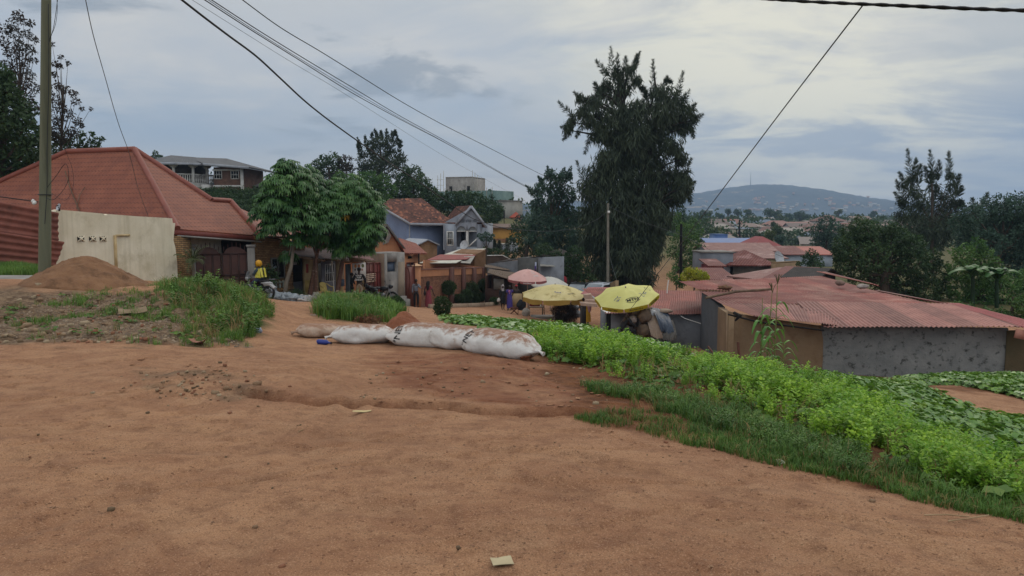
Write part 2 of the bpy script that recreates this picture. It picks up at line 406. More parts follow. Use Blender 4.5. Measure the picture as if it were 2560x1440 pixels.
def flat(l): return [tuple(at(a,b,1.7 * F / (b - 545)))[:2] for a,b in l]
TRK = [flat(l) for l in ([(-300,1130),(200,1075),(700,1085),(1300,1150),(2000,1300),(2500,1460)],[(-300,1190),(200,1130),(700,1140),(1250,1215),(1800,1350),(2200,1500)],[(-200,1420),(300,1250),(620,1130),(760,1040),(820,960)],[(60,1500),(480,1290),(740,1150),(850,1050),(890,960)],[(500,1500),(560,1380),(700,1300),(1000,1290),(1300,1400)])]
def H(x,y,fine=True):
 x = np.asarray(x,float); y = np.asarray(y,float); sh = x.shape; xf = x.ravel(); yf = y.ravel(); z = np.empty(len(xf))
 for a in range(0,len(xf),40000):
  b = slice(a,a + 40000); u,v = _tr(xf[b],yf[b])
  z[b] = _kern(np.hypot(u[:,None] - _cx[None],v[:,None] - _cy[None])) @ _W[:_n] + _W[_n] + _W[_n + 1] * u + _W[_n + 2] * v
 z = z.reshape(sh)
 if not fine: return z
 near = np.clip(1 - (y - 30) / 60,0,1)
 z = z + near * ((fbm(x * .35,y * .35,3) - .5) * .10)
 wj = (fbm(x * 3.1,y * 3.1,4,.6) - .5) * .5; d,sg = seg_d(x,y + wj * .5,RUT); z = z - .085 * np.exp(-(d / .055) ** 2) * np.clip(fbm(x * 2.3,y * 2.3,2) * 3 - .9,0,1.3) + np.where(sg > 0,(.05 + wj * .10) * np.exp(-(d / .30) ** 2),0)
 d,sg = seg_d(x,y,RUT2); z = z - .03 * np.exp(-(d / .09) ** 2)
 # tyre tracks on the road
 rd = np.clip(1 - (y - 9) / 3,0,1) * np.clip((y + 6) / 2,0,1)
 z = z + rd * .012 * (fbm(x * .5 + y * .25,y * 2.2,3) - .5) * 2 + rd * .012 * (fbm(x * 2.2 + 3,y * 3.5,5,.62) - .5) + rd * .03 * (np.abs(fbm(x * .7 + y * .5,y * 1.6 - x * .3,3) - .5) < .035) * -.6
 for t_ in TRK: d,sg = seg_d(x + (fbm(x * 1.3,y * 1.3,2) - .5) * .3,y,t_); z = z + rd * (-.024 * np.exp(-(d / .09) ** 2) + .012 * np.exp(-((d - .16) / .06) ** 2)) * (.3 + 1.2 * vnoise(x * 1.7,y * 1.7))
 # bank of rubble left of the road
 px,py = proj(x,y,z)
 bk = np.exp(-((y - 13.8) / 2.4) ** 2) * np.clip((1.2 - (x + 4.6)) / 1.5,0,1)
 z = z + bk * (.50 * (fbm(x * .9,y * .9,4) - .42) + .17 * (fbm(x * 3.2,y * 3.2,4) - .5))
 r2 = np.exp(-((y - 8.3) / .9) ** 2 - ((x + 2.6) / 1.3) ** 2); z = z + r2 * (.05 + .24 * (fbm(x * 2.5,y * 2.5,4) - .45))
 d,sg = seg_d(x,y,EDGE); z = z - .10 * np.exp(-(d / .16) ** 2) * np.clip(fbm(x * 1.3,y * 1.3,2) * 2 - .4,0,1)
 # clods beside the crop
 cl = np.exp(-((x - (1.1 + .0 * y)) / 2.6) ** 2 - ((y - 9.6) / 1.9) ** 2) ; z = z + cl * .13 * (fbm(x * 3.2,y * 3.2,4) - .42)
 for (mx_,my_,mr,mh_) in ((-6.1,16.5,1.7,.30),(-5.2,13.2,1.0,.12),(-4.6,21.0,1.7,.30)): z = z + mh_ * np.exp(-((x - mx_) ** 2 + (y - my_) ** 2 * .5) / mr ** 2)
 return z
def gz(x,y): return float(H(np.array([x]),np.array([y]))[0])
def gp(px,py,Y,dz=0.):
 """ground point under a pixel column at distance Y"""
 p = at(px,py,Y); return Vector((p.x,p.y,gz(p.x,p.y) + dz))
rowsY = np.concatenate([np.linspace(-5,3,40,endpoint=False),np.linspace(3,16,420,endpoint=False),np.geomspace(16,2300,420)])
us = np.linspace(-1.15,1.15,640)
GY = np.repeat(rowsY[:,None],len(us),1); GX = us[None,:] * (np.abs(GY) + 2.6)
GZ = H(GX,GY)
mb = MB(); mb.grid(np.stack([GX,GY,GZ],-1))
# --- zones of soil, in the ground's own plan, drawn from what the photo shows
PX,PY = proj(GX,np.maximum(GY,.5),GZ)
jx = PX + (fbm(GX * 2.2,GY * 2.2,6,.65) - .5) * 150 ; jy = PY + (fbm(GX * 2.2 + 50,GY * 2.2,6,.65) - .5) * 60
FIELD = [(1130,790),(1300,796),(1450,808),(1640,850),(1720,880),(1850,900),(2060,935),(2300,925),(2560,925),(2700,925),(2700,1360),(2560,1308),(2350,1262),(2150,1205),(1950,1160),(1700,1095),(1530,1068),(1480,1040),(1420,970),(1330,905),(1320,850),(1230,815)]
PATH2 = [(2310,968),(2400,968),(2480,985),(2700,1035),(2700,1075),(2560,1060),(2440,1045),(2340,1005)]
RUB = [(-400,700),(0,715),(120,725),(390,735),(430,760),(520,800),(600,850),(640,870),(520,865),(330,858),(0,858),(-400,858)]
DARK = [(880,905),(1010,872),(1180,890),(1340,905),(1480,960),(1560,1010),(1500,1040),(1380,1030),(1240,1005),(1050,985),(980,950)]
SPOIL = [(330,930),(500,925),(640,950),(700,990),(560,1005),(430,985)]
GRA = [(395,715),(520,695),(620,710),(680,770),(660,830),(590,856),(440,856),(500,800),(420,760)]
GRB = [(785,788),(815,742),(880,732),(940,742),(990,778),(985,800),(850,802)]
def msk(poly,lim=None):
 m = inpoly(jx,jy,poly).astype(float)
 if lim is not None: m *= lim
 return m
ok = (GY < 34) & (GY > 1)
gi = np.where
fieldm = msk(FIELD) * (1 - msk(PATH2)) * ((GY < 26) & (GY > 1))
softn = np.clip(fbm(GX * 3,GY * 3,5,.65) * 2.6 - .8,0,1)
rubm = np.maximum(msk(RUB) * ((GY < 19.5) & (GY > 8)),.95 * msk(SPOIL) * (GY < 12) * softn)
_rd = seg_d(GX,GY + (fbm(GX * 3.1,GY * 3.1,4,.6) - .5) * .25,RUT)[0]
_tk = np.minimum.reduce([seg_d(GX + (fbm(GX * 1.3,GY * 1.3,2) - .5) * .3,GY,t_)[0] for t_ in TRK])
rubm = np.maximum(rubm,.16 * np.exp(-(_tk / .11) ** 2) * softn * (GY < 9))
darkm = np.maximum(.8 * np.exp(-(_rd / .07) ** 2),msk(DARK) * (GY < 13) * np.clip(softn + .25,0,1))
grm = np.maximum(msk(GRA),msk(GRB)) * (GY < 34)
farm = np.clip((GY - 75) / 40,0,1) + ((GX > 26) & (GY > 40)) + ((GX < -20) & (GY > 52)); farm = np.clip(farm,0,1)
roadm = ((GY < 12) & (np.abs(GX) < 60)) * 1.
def blur(a):
 for _ in range(5):
  a = (a + np.roll(a,1,0) + np.roll(a,-1,0) + np.roll(a,1,1) + np.roll(a,-1,1)) / 5
 return a
ground_zone = np.stack([blur(fieldm),blur(rubm),blur(darkm),blur(np.maximum(grm,farm))],-1)
g = bpy.data.materials.new('ground_soil'); g.use_nodes = True; nt = g.node_tree; N = nt.nodes; L = nt.links; N.clear()
o_ = nd('ShaderNodeOutputMaterial'); p_ = nd('ShaderNodeBsdfPrincipled'); L.new(p_.outputs[0],o_.inputs[0]); p_.inputs['Roughness'].default_value = .95; p_.inputs['Specular IOR Level'].default_value = .15
tcg = nd('ShaderNodeTexCoord'); OV = tcg.outputs['Object']
a_ = nd('ShaderNodeAttribute',attribute_name='zone'); sz = nd('ShaderNodeSeparateColor'); L.new(a_.outputs['Color'],sz.inputs[0])
nA = noise(OV,.55,5,.55,.4); nB = noise(OV,5.5,8,.62); nC = noise(OV,1.1,8,.65,.8,(.8,1.5,1)); nD = noise(OV,40,4,.6); nE = noise(OV,14,6,.7)
c = mixc(ramp(nA,[(.35,0.),(.65,1.)]),'936c50','a27a5a')
nS = noise(OV,2.4,10,.75,.3,(.8,1.5,1),(3,1,0))
c = mixc(ramp(nS,[(.50,0.),(.60,.45)]),c,'a17e61')
c = mixc(ramp(nS,[(.38,.5),(.45,0.)]),c,'7a5741')
c = mixc(ramp(nC,[(.42,0.),(.62,.6)]),c,'80583f')
c = mixc(ramp(nB,[(.35,.55),(.52,0.)]),c,'724f3a')
c = mixc(ramp(nB,[(.55,0.),(.75,.5)]),c,'a27d5f')
c = mixc(ramp(nE,[(.60,0.),(.68,.7)]),c,'71503a')
nF = noise(OV,120,3,.6); c = mixc(ramp(nF,[(.35,.7),(.5,0.)]),c,'755440'); c = mixc(ramp(nF,[(.55,0.),(.68,.7)]),c,'b59377')
crmb = ramp(nD,[(.62,0.),(.66,.85)]); c = mixc(crmb,c,'5a3c2b')
rub = mixc(ramp(nB,[(.38,0.),(.62,1.)]),'5c4a3a','7b6650'); rub = mixc(ramp(nE,[(.5,0.),(.60,.85)]),rub,'4c3a2b')
c = mixc(sz.outputs[1],c,rub)
dk = mixc(ramp(nB,[(.35,0.),(.65,1.)]),'663e2b','7b4f38'); c = mixc(mth('MULTIPLY',sz.outputs[2],.85),c,dk)
fl = mixc(ramp(nB,[(.35,0.),(.65,1.)]),'543522','70492f'); c = mixc(sz.outputs[0],c,fl)
gr = mixc(ramp(nB,[(.4,0.),(.6,1.)]),'34401f','4c4a2b'); c = mixc(mth('MULTIPLY',a_.outputs['Alpha'],.9),c,gr)
L.new(c,p_.inputs['Base Color'])
b1 = nd('ShaderNodeBump'); L.new(nB,b1.inputs['Height']); b1.inputs['Strength'].default_value = 1; b1.inputs['Distance'].default_value = .035
b2 = nd('ShaderNodeBump'); L.new(nE,b2.inputs['Height']); b2.inputs['Strength'].default_value = 1; b2.inputs['Distance'].default_value = .035; L.new(b1.outputs[0],b2.inputs['Normal'])
b3 = nd('ShaderNodeBump'); L.new(nD,b3.inputs['Height']); b3.inputs['Strength'].default_value = .8; b3.inputs['Distance'].default_value = .012; L.new(b2.outputs[0],b3.inputs['Normal'])
L.new(b3.outputs[0],p_.inputs['Normal'])
gob = mb.build('ground',g,smooth=True); tag(gob,kind='structure')
ca = gob.data.color_attributes.new('zone','FLOAT_COLOR','POINT'); ca.data.foreach_set('color',ground_zone.reshape(-1,4).astype(np.float32).ravel())
# ---------------------------------------------------------------- far hills
def hill(name,prof,Y,depth,seed,m,foot=-12):
 xs = np.linspace(prof[0][0],prof[-1][0],260); hh = np.interp(xs,[p[0] for p in prof],[p[1] for p in prof])
 k = np.ones(9) / 9; hh = np.convolve(np.pad(hh,4,'edge'),k,'valid')
 rows = 46; P = np.zeros((rows,len(xs),3))
 for i in range(rows):
  t = i / (rows - 1); yy = Y - depth * (1 - t * 1.25)
  top = np.array([at(a,b,Y).z for a,b in zip(xs,hh)])
  s = np.clip(t * 1.25,0,1); prof_t = np.sin(s * pi / 2) ** 1.15 if t <= .8 else 1 - (t - .8) * 2.2
  xx = np.array([at(a,545,Y).x for a in xs])
  n = fbm(xx / 260 + seed,np.full_like(xx,yy / 260),4) - .5
  P[i,:,0] = xx; P[i,:,1] = yy
  P[i,:,2] = foot + (top - foot) * prof_t + n * (top - foot) * .25 * (1 - abs(prof_t)) + (fbm(xx / 22,np.full_like(xx,yy / 22),2) - .5) * 9 * (prof_t > .05)
 o = MB().grid(P).build(name,m,smooth=True); tag(o,kind='structure'); return P
mh = mat('hill_woods','16242e','24313a',.006,c3='8a7358',s3=.012,t3=(.60,.66),bump=4.,bscale=.05)
HILLP = hill('hills',[(900,530),(1180,522),(1290,512),(1400,505),(1600,500),(1720,488),(1790,474),(1860,464),(1920,463),(1980,472),(2060,490),(2150,503),(2260,514),(2420,522),(2600,526),(2900,530)],3300,1100,3.,mh)
_q = HILLP[4:34].reshape(-1,3); HILLPX,HILLPY = proj(_q[:,0],_q[:,1],_q[:,2]); HILLV = _q
hill('hills',[(2000,538),(2300,530),(2560,522),(2800,515),(3100,510)],2400,700,8.,mh)
hill('hills',[(600,530),(1000,522),(1200,517),(1290,514),(1350,522),(1500,540)],1500,500,5.,mh)
# ================================================================ BUILDING HELPERS
def frame(a,b):
 """local frame on the line a->b (left to right as seen): x along, y away, z = world height"""
 a = Vector((a.x,a.y,0)); b = Vector((b.x,b.y,0)); x = (b - a); L_ = x.length; x.normalize(); y = Vector((-x.y,x.x,0))
 M = Matrix(((x.x,y.x,0,a.x),(x.y,y.y,0,a.y),(0,0,1,0),(0,0,0,1))); return M,L_
def vec_plane(px,py,a,b,c):
 """point of the plane abc seen at a pixel"""
 n = (b - a).cross(c - a); o = Vector((0,0,CZ)); d = at(px,py,1.) - o
 return o + d * (n.dot(a - o) / n.dot(d))
def corr(mb,p00,p01,p10,p11,pitch=.12,amp=.018,rows=3,jag=0.,seed=0,lift=0.,tinted=True):
 """corrugated sheet; ribs run p0*->p1*; p00->p01 is the row across the ribs"""
 p00,p01,p10,p11 = [np.array(Vector(p)) for p in (p00,p01,p10,p11)]
 wd = max(np.linalg.norm(p01 - p00),np.linalg.norm(p11 - p10)); k = int(max(8,wd / pitch * 5)); u = np.linspace(0,1,k)[None,:,None]; v = np.linspace(0,1,rows)[:,None,None]
 v = v + np.zeros_like(u)
 if jag:
  j = (vnoise(np.floor(np.linspace(0,1,k) * wd / .76) + seed * 9.1 + .5,np.full(k,.5 + seed)) - .5) * jag
  v = v.copy(); v[-1,:,0] += j; v[0,:,0] += j * .6
 P = (p00 * (1 - u) + p01 * u) * (1 - v) + (p10 * (1 - u) + p11 * u) * v
 n = np.cross(p01 - p00,p10 - p00); n = n / np.linalg.norm(n); n = n if n[2] > 0 else -n
 s = np.sin(np.linspace(0,1,k) * wd / pitch * 2 * pi)[None,:,None]
 sag = (fbm(np.linspace(0,wd,k) * .5 + seed,np.zeros(k) + seed,3) - .5)[None,:,None] * .05
 P = P + n * (s * amp + lift + sag)
 tn = _h(np.floor((np.arange(k - 1) + .5) / k * wd / .76).astype(int)[None,:] + np.zeros((rows - 1,1),int),np.full((rows - 1,k - 1),seed * 7 + 3)) if tinted else None
 mb.grid(P,None if tn is None else tn.ravel()); mb.grid(P[:,::-1] - n * .006,None if tn is None else tn[:,::-1].ravel()); return mb
def wallbox(mb,x0,x1,y0,y1,z0,z1): mb.box(((x0 + x1) / 2,(y0 + y1) / 2,(z0 + z1) / 2),(x1 - x0,y1 - y0,z1 - z0)); return mb
def window(par,fr,x,z,wd,ht,y=0.,mframe=None,mpane=None,nx=2,nz=2,fw=.07,name='window'):
 """window on the front plane y (outside is -y)"""
 mframe = mframe or M_WHITE; mpane = mpane or M_GLASS
 m = MB(fr); 
 for sx in (x,x + wd): wallbox(m,sx - fw / 2,sx + fw / 2,y - .06,y + .02,z - fw / 2,z + ht + fw / 2)
 for szz in (z,z + ht): wallbox(m,x + fw / 2,x + wd - fw / 2,y - .058,y + .02,szz - fw / 2,szz + fw / 2)
 for i in range(1,nx): wallbox(m,x + wd * i / nx - .02,x + wd * i / nx + .02,y - .05,y + .01,z + fw / 2,z + ht - fw / 2)
 for i in range(1,nz): wallbox(m,x + fw / 2,x + wd - fw / 2,y - .046,y + .008,z + ht * i / nz - .02,z + ht * i / nz + .02)
 f = m.build(name,mframe,par)
 q = MB(fr); wallbox(q,x + fw / 2,x + wd - fw / 2,y - .018,y + .012,z + fw / 2,z + ht - fw / 2); q.build('pane',mpane,f); return f
def roof_mb(mb,kind,x0,x1,y0,y1,ze,zr,th=.10,ov=.35):
 x0 -= ov; x1 += ov; y0 -= ov; y1 += ov; T = (0,0,-th)
 if kind == 'gx':      # ridge along x
  ym = (y0 + y1) / 2
  mb.slab([(x0,y0,ze),(x1,y0,ze),(x1,ym,zr),(x0,ym,zr)],T); mb.slab([(x1,y1,ze),(x0,y1,ze),(x0,ym,zr),(x1,ym,zr)],T)
 elif kind == 'gy':
  xm = (x0 + x1) / 2
  mb.slab([(x0,y1,ze),(x0,y0,ze),(xm,y0,zr),(xm,y1,zr)],T); mb.slab([(x1,y0,ze),(x1,y1,ze),(xm,y1,zr),(xm,y0,zr)],T)
 elif kind == 'hip':
  k = min(x1 - x0,y1 - y0) / 2
  if x1 - x0 > y1 - y0: a,b = (x0 + k,(y0 + y1) / 2,zr),(x1 - k,(y0 + y1) / 2,zr)
  else: a,b = ((x0 + x1) / 2,y0 + k,zr),((x0 + x1) / 2,y1 - k,zr)
  if x1 - x0 > y1 - y0:
   for q in ([(x0,y0,ze),(x1,y0,ze),b,a],[(x1,y1,ze),(x0,y1,ze),a,b],[(x0,y1,ze),(x0,y0,ze),a],[(x1,y0,ze),(x1,y1,ze),b]): mb.slab(q,T)
  else:
   for q in ([(x0,y0,ze),(x1,y0,ze),a],[(x1,y1,ze),(x0,y1,ze),b],[(x0,y1,ze),(x0,y0,ze),a,b],[(x1,y0,ze),(x1,y1,ze),b,a]): mb.slab(q,T)
 elif kind == 'shed':  # low at front
  mb.slab([(x0,y0,ze),(x1,y0,ze),(x1,y1,zr),(x0,y1,zr)],T)
 elif kind == 'flat': wallbox(mb,x0,x1,y0,y1,ze,ze + th)
 return mb
M_WHITE = mat('white_paint','c9c8c2','b5b3ab',4,.6)
M_GLASS = mat('window_glass','23282c','15191c',2,.15,spec=.6)
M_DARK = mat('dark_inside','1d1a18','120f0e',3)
M_CONC = mat('concrete','85807a','6f6a64',1.5,bump=.01,c3='4c4843',s3=.9,t3=(.56,.75),streak='5a554e')
M_CREAM = mat('cream_plaster','d6cbb4','c6baa0',1.0,bump=.006,bscale=12,c3='94866a',s3=.7,t3=(.55,.8),streak='847759')
M_BRICK = mat('yellow_brick','9a7850','785838',3,bump=.01,kind='brick',k2='54432f')
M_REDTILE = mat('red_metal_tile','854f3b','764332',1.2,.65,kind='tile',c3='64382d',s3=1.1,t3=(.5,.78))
M_RUST = mat('rusty_sheet','7f3a35','8f4a42',1.4,.75,c3='6a4a3e',s3=2.2,t3=(.5,.72),stretch=(1,1,1),kind='corr')
M_RUSTG = mat('rusty_sheet_ribbed','70392f','7f483c',2.2,.7,c3='5d3a31',s3=1.4,t3=(.52,.70),bump=.004,bscale=30,tint=.2)
M_PINK = mat('faded_red_sheet','8d564d','7c443d',1.1,.7,c3='b08a7d',s3=1.1,t3=(.5,.68),bump=.004,bscale=30)
M_GSHEET = mat('grey_sheet','99958c','7d7971',1.6,.6,c3='6b4a3a',s3=1.1,t3=(.55,.7),kind='corr')
M_WSHEET = mat('white_sheet','c2beb0','aaa596',1.6,.6,c3='8a7a68',s3=1.4,t3=(.6,.75),kind='corr')
M_ORANGE = mat('orange_plaster','aa7553','9a6a4b',1.2,streak='7b4f36',bump=.004)
M_GREYW = mat('grey_plaster','74767a','65676a',1.4,bump=.012,bscale=9,c3='4f4f50',s3=1.6,t3=(.58,.75))
M_WOOD = mat('old_timber','6a5644','4c3d30',4,bump=.006,stretch=(1,1,.2))
M_BROWNP = mat('brown_metal_paint','4f332b','432b25',2.5,.55,bump=.002)
def house(name,label,cat,pl,pr,depth,y_top,base=None,roof='gx',rise=1.2,wm=None,rm=None,wins=(),ov=.35,group=None,th=.1,doors=()):
 """pl/pr = (px, distance) of the front corners; y_top = pixel height of the eave at the left corner"""
 a = at(pl[0],560,pl[1]); b = at(pr[0],560,pr[1]); fr,L_ = frame(a,b)
 ze = zat(y_top,pl[1]); g = min(gz(a.x,a.y),gz(b.x,b.y)) - .6
 if base is not None: g = min(g,zat(base,pl[1]))
 o = thing(name,(a.x,a.y,g),label,cat,group)
 m = MB(fr); wallbox(m,0,L_,0,depth,g,ze - .02)
 zr = ze + rise
 if roof == 'gy': m.slab([(.01,0,ze - .02),(L_ - .01,0,ze - .02),(L_ / 2,0,zr - .14)],(0,.18,0))
 if roof == 'gx':
  m.slab([(0,.01,ze - .02),(0,depth - .01,ze - .02),(0,depth / 2,zr - .16)],(.18,0,0)); m.slab([(L_ - .18,.01,ze - .02),(L_ - .18,depth - .01,ze - .02),(L_ - .18,depth / 2,zr - .16)],(.18,0,0))
 m.build('wall',wm or M_CREAM,o)
 r = roof_mb(MB(fr),roof,0,L_,0,depth,ze,zr,th,ov); r.build('roof',rm or M_RUST,o)
 for (x,z,wd,ht) in wins: window(o,fr,x * L_,ze - z,wd,ht,0.)
 for (x,wd,ht) in doors:
  d = MB(fr); wallbox(d,x * L_,x * L_ + wd,-.03,.02,ze - ht - .3,ze - .3); d.build('door',M_DARK,o)
 return o,fr,L_,ze,g
# ================================================================ LEFT: RED ROOF HOUSE, FENCE, WALL
A_ = at(-420,640,29.0); RL = at(168,380,40); RR = at(337,374,38.5); E_ = at(444,572,33.6); RT = at(652,589,37.4)
T1 = vec_plane(530,501,RR,E_,RT); T2 = vec_plane(577,504,RR,E_,RT)
AL = vec_plane(-420,640,RL,RR,E_)
hs = thing('tiled_house',(E_.x - 5,E_.y + 4,gz(E_.x,E_.y) - .5),'low house under a big red tiled hip roof behind the cream wall','house')
m = MB(); up = Vector((0,0,-.12)); m.slab([AL,E_,RR,RL],up)
m.slab([E_,RT,T2,T1,RR],up); bk = RL + Vector((2,9,-2.6)); m.slab([RR,T1,bk],up); m.slab([RR,bk,RL],up); m.slab([RL,bk,AL + Vector((0,12,0)),AL],up)
m.slab([T1,T2,RT,RT + Vector((1,5,-.2)),bk],up)
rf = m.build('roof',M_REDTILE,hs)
m = MB(); 
for a,b in ((RL,RR),(RR,E_),(RL,AL),(RR,T1),(T1,T2),(T2,RT)): m.tube([a + Vector((0,-.02,.02)),b + Vector((0,-.02,.02))],.14,8)
m.build('ridge_cap',mat('ridge_metal','7a4436','6d3a2f',2,.6),rf,smooth=True)
m = MB(); m.bar(E_ + Vector((0,-.04,-.16)),RT + Vector((0,-.04,-.16)),.05,.20); m.bar(E_ + Vector((0,-.04,-.16)),E_ + (AL - E_) * .6 + Vector((0,-.04,-.16)),.05,.2)
m.build('fascia',mat('red_fascia','6d352c','5d2d26',3,.6),hs)
gutt = MB().bar(E_ + Vector((.05,-.10,-.30)),RT + Vector((.05,-.10,-.30)),.10,.07).build('gutter',M_CONC,hs)
c1 = at(470,600,36.5); c2 = at(648,600,39.5); fr,L_ = frame(c1,c2); m = MB(fr); wallbox(m,-.2,L_ - .6,0,8,gz(c1.x,c1.y) - .5,zat(592,36.5)); m.build('wall',M_CREAM,hs)
m = MB(); fr2,L2 = frame(at(-150,600,33),at(462,600,37)); m = MB(fr2); wallbox(m,0,L2 - .3,0,6,-1.2,1.0); m.build('wall',M_CREAM,hs)
# vine creeping up the roof valley
vine = MB(); vp = [(200,530),(188,500),(176,470),(170,448),(164,430)]
vine.tube([vec_plane(a,b,RL,RR,E_) + Vector((0,-.05,.05)) for a,b in vp],.025,5)
vine.tube([vec_plane(a,b,RL,RR,E_) + Vector((0,-.05,.05)) for a,b in [(193,525),(200,490),(214,470)]],.015,5)
tag(vine.build('creeper',M_WOOD,None),'dry vine creeping up the red tiled roof','vine')
fr,L_ = frame(at(143,600,26.3),at(438,600,31.6)); g0 = gz(*at(143,600,26.3)[:2]) - .4; g1 = gz(*at(438,600,31.6)[:2]) - .5
wl = thing('plaster_wall',at(143,600,26.3).xy.to_3d() + Vector((0,0,g0)),'tall cream plastered boundary wall behind the large brown soil pile','wall')
zt = lambda px,py: zat(py,26.3 + (px - 143) / 295 * 5.3)
def wx(px): 
 D = 26.3 + (px - 143) / 295 * 5.3; p = at(px,600,D); return (Vector((p.x,p.y,0)) - fr.translation).to_2d().length if px > 143 else 0
prof = [(143,526),(150,524),(250,534),(256,538),(262,535),(340,541),(420,545),(432,546),(433,557),(440,558)]
top = [(wx(a),0,zt(a,b)) for a,b in prof]
right = [(L_ - .02,0,zt(438,575)),(L_ - .10,0,zt(438,600)),(L_,0,zt(438,620)),(L_ + .06,0,zt(438,660)),(L_ + .06,0,g1)]
left = [(0,0,g0),(-.1,0,zt(143,650)),(.05,0,zt(143,620)),(-.06,0,zt(143,580)),(.08,0,zt(143,550))]
m = MB(fr); m.slab((left + top + right),(0,.22,0)); m.build('wall_panel',M_CREAM,wl)
m = MB(fr); x = wx(273); wallbox(m,x,x + .10,-.05,.02,g0,zt(273,588)); wallbox(m,x + .10,wx(313),-.05,.02,zt(290,591),zt(290,586)); m.build('blocked_doorway',mat('stained_plaster','9b8157','b09a74',3),wl,label='rust stained outline of a blocked doorway')
for i,px in enumerate((195,222,247)):
 x = wx(px); z = zt(px,597); m = MB(fr); wallbox(m,x - .14,x + .14,-.012,.03,z - .09,z + .09); v = m.build('vent_block',M_DARK,wl)
 m = MB(fr)
 for sx,sz2 in ((-.14,-.09),(.14,-.09)): m.bar((x + sx,-.03,z + sz2),(x - sx,-.03,z - sz2),.03,.035)
 wallbox(m,x - .015,x + .015,-.03,.0,z - .09,z + .09); m.blob((x,-.03,z),(.045,.02,.04),0); m.build('vent_pattern',M_CREAM,v)
fence = thing('sheet_fence',gp(60,600,24.5,-.1),'leaning fence of rusty red corrugated sheets beside the wooden pole','fence')
MF = mat('rusty_fence','6f4236','845043',3,.8,c3='54342b',s3=1.2,bump=.005,bscale=20)
def fsheet(a,b,c,d,s): m = MB(); corr(m,a,c,b,d,pitch=.24,amp=.035,rows=9,jag=.02,seed=s); return m.build('sheet',MF,fence)
fsheet(at(-260,455,22.6),at(148,532,26.0),at(-260,560,22.4),at(146,612,26.0),1)
fsheet(at(-260,540,22.3),at(158,604,25.8),at(-260,648,22.2),at(134,676,25.7),2)
for px,y0_ in ((-100,500),(30,515),(125,530)):
 q = gp(px,640,25.2 if px < 60 else 26.1); MB().bar(q - Vector((0,0,.3)),Vector((q.x,q.y,zat(y0_,q.y))),.08).build('post',M_WOOD,fence)
pv = MB(); pv.slab([at(-500,688,20.6),at(96,688,20.6),at(96,700,19.3),at(-500,702,19.1)],(0,0,-.25)); tag(pv.build('pavement',M_CONC),kind='structure')
# ---------------------------------------------------------------- gate group
D0 = 35.5
fr,L_ = frame(at(446,600,33.4),at(478,600,34.2)); g = gz(*at(450,600,34)[:2]) - .5
m = MB(fr); wallbox(m,0,L_,0,.5,g,zat(590,33.4)); tag(m.build('brick_pillar',M_BRICK),'yellow brick pillar left of the brown metal gate','pillar')
fr,L_ = frame(at(485,600,35.2),at(617,600,36.6)); g = gz(*at(540,600,36)[:2])
gt = thing('metal_gate',fr.translation + Vector((0,0,g)),'wide brown metal gate with two arched tops and spikes','gate')
zb = g - .05; z_e = zat(633,36); z_p = zat(617,36)
for s in (0,1):
 x0 = s * L_ / 2 + .02; x1 = (s + 1) * L_ / 2 - .02; m = MB(fr)
 pts = [(x0,0,zb),(x1,0,zb)]
 for k in range(13):
  t = k / 12; x = x1 + (x0 - x1) * t; tt = t if s == 0 else 1 - t        # arch leans to the meeting stile
  pts.append((x,0,z_e + (z_p - z_e) * (sin(pi * min(1,(1 - tt if s == 1 else 1 - tt) * 1.0)) ** .8 if .15 < tt < 1 else .0)))
 m.slab(pts,(0,.05,0)); leaf = m.build('gate_leaf',M_BROWNP,gt)
 m = MB(fr)
 for k in range(4): xx = x0 + (x1 - x0) * k / 3; wallbox(m,max(x0,xx - .04),min(x1,xx + .04),-.03,0,zb,z_e - .02)
 for z in (zb + .02,zb + (z_e - zb) * .45,z_e - .08): wallbox(m,x0,x1,-.025,0,z,z + .07)
 for k in range(6):
  z = zb + .12 + k * (z_e - zb) * .42 / 6; wallbox(m,x0 + .04,x1 - .04,-.018,0,z,z + .05)
 m.build('gate_frame',mat('brown_metal_dark','3a241f','32201b',3,.55),leaf)
 for k in range(6):
  t = (k + .5) / 6; x = x0 + (x1 - x0) * t
  zz = z_e + (z_p - z_e) * sin(pi * t) ** .8
  m = MB(fr); m.tube([(x,.02,zz - .03),(x,.02,zz + .16),(x,.02,zz + .24)],[.015,.02,.002],5); m.build('spike',M_BROWNP,leaf)
for px,D,lab in ((477,35.0,'dark weathered concrete gate post on the brick pillar side'),(617,36.4,'stained concrete gate post left of the rider')):
 fr,L_ = frame(at(px,600,D),at(px + (10 if px < 500 else 19),600,D + .1)); g = gz(*at(px,600,D)[:2]) - .4
 m = MB(fr); wallbox(m,0,L_,0,.36,g,zat(618,D)); wallbox(m,-.04,L_ + .04,-.04,.4,zat(618,D),zat(612,D)); tag(m.build('gate_post',M_CONC),lab,'gate post')
# ---------------------------------------------------------------- shops under the awnings
def shopf(a,b): return frame(at(a[0],600,a[1]),at(b[0],600,b[1]))
fr,L_ = shopf((636,37.0),(762,40.4)); g = gz(*at(700,600,38.5)[:2]) - .4
sh = thing('brick_shop',fr.translation + Vector((0,0,g)),'dark yellow brick shop with window and open doorway behind the light trunk','shop')
z1 = zat(588,37); z2 = zat(612,40.4); zw = zat(645,37.6); zs = zat(701,37.6)
X = lambda px: (px - 636) / 126 * L_
m = MB(fr); 
m.slab([(0,0,g),(X(672),0,g),(X(672),0,z1 - .12),(0,0,z1)],(0,.2,0))
m.slab([(X(672),0,zw),(L_,0,zw - .1),(L_,0,z2),(X(672),0,z1 - .12)],(0,.2,0))
wallbox(m,X(672),X(708),0,.2,g,zs); wallbox(m,X(708),X(728),0,.2,g,zw + .02); m.build('wall',M_BRICK,sh)
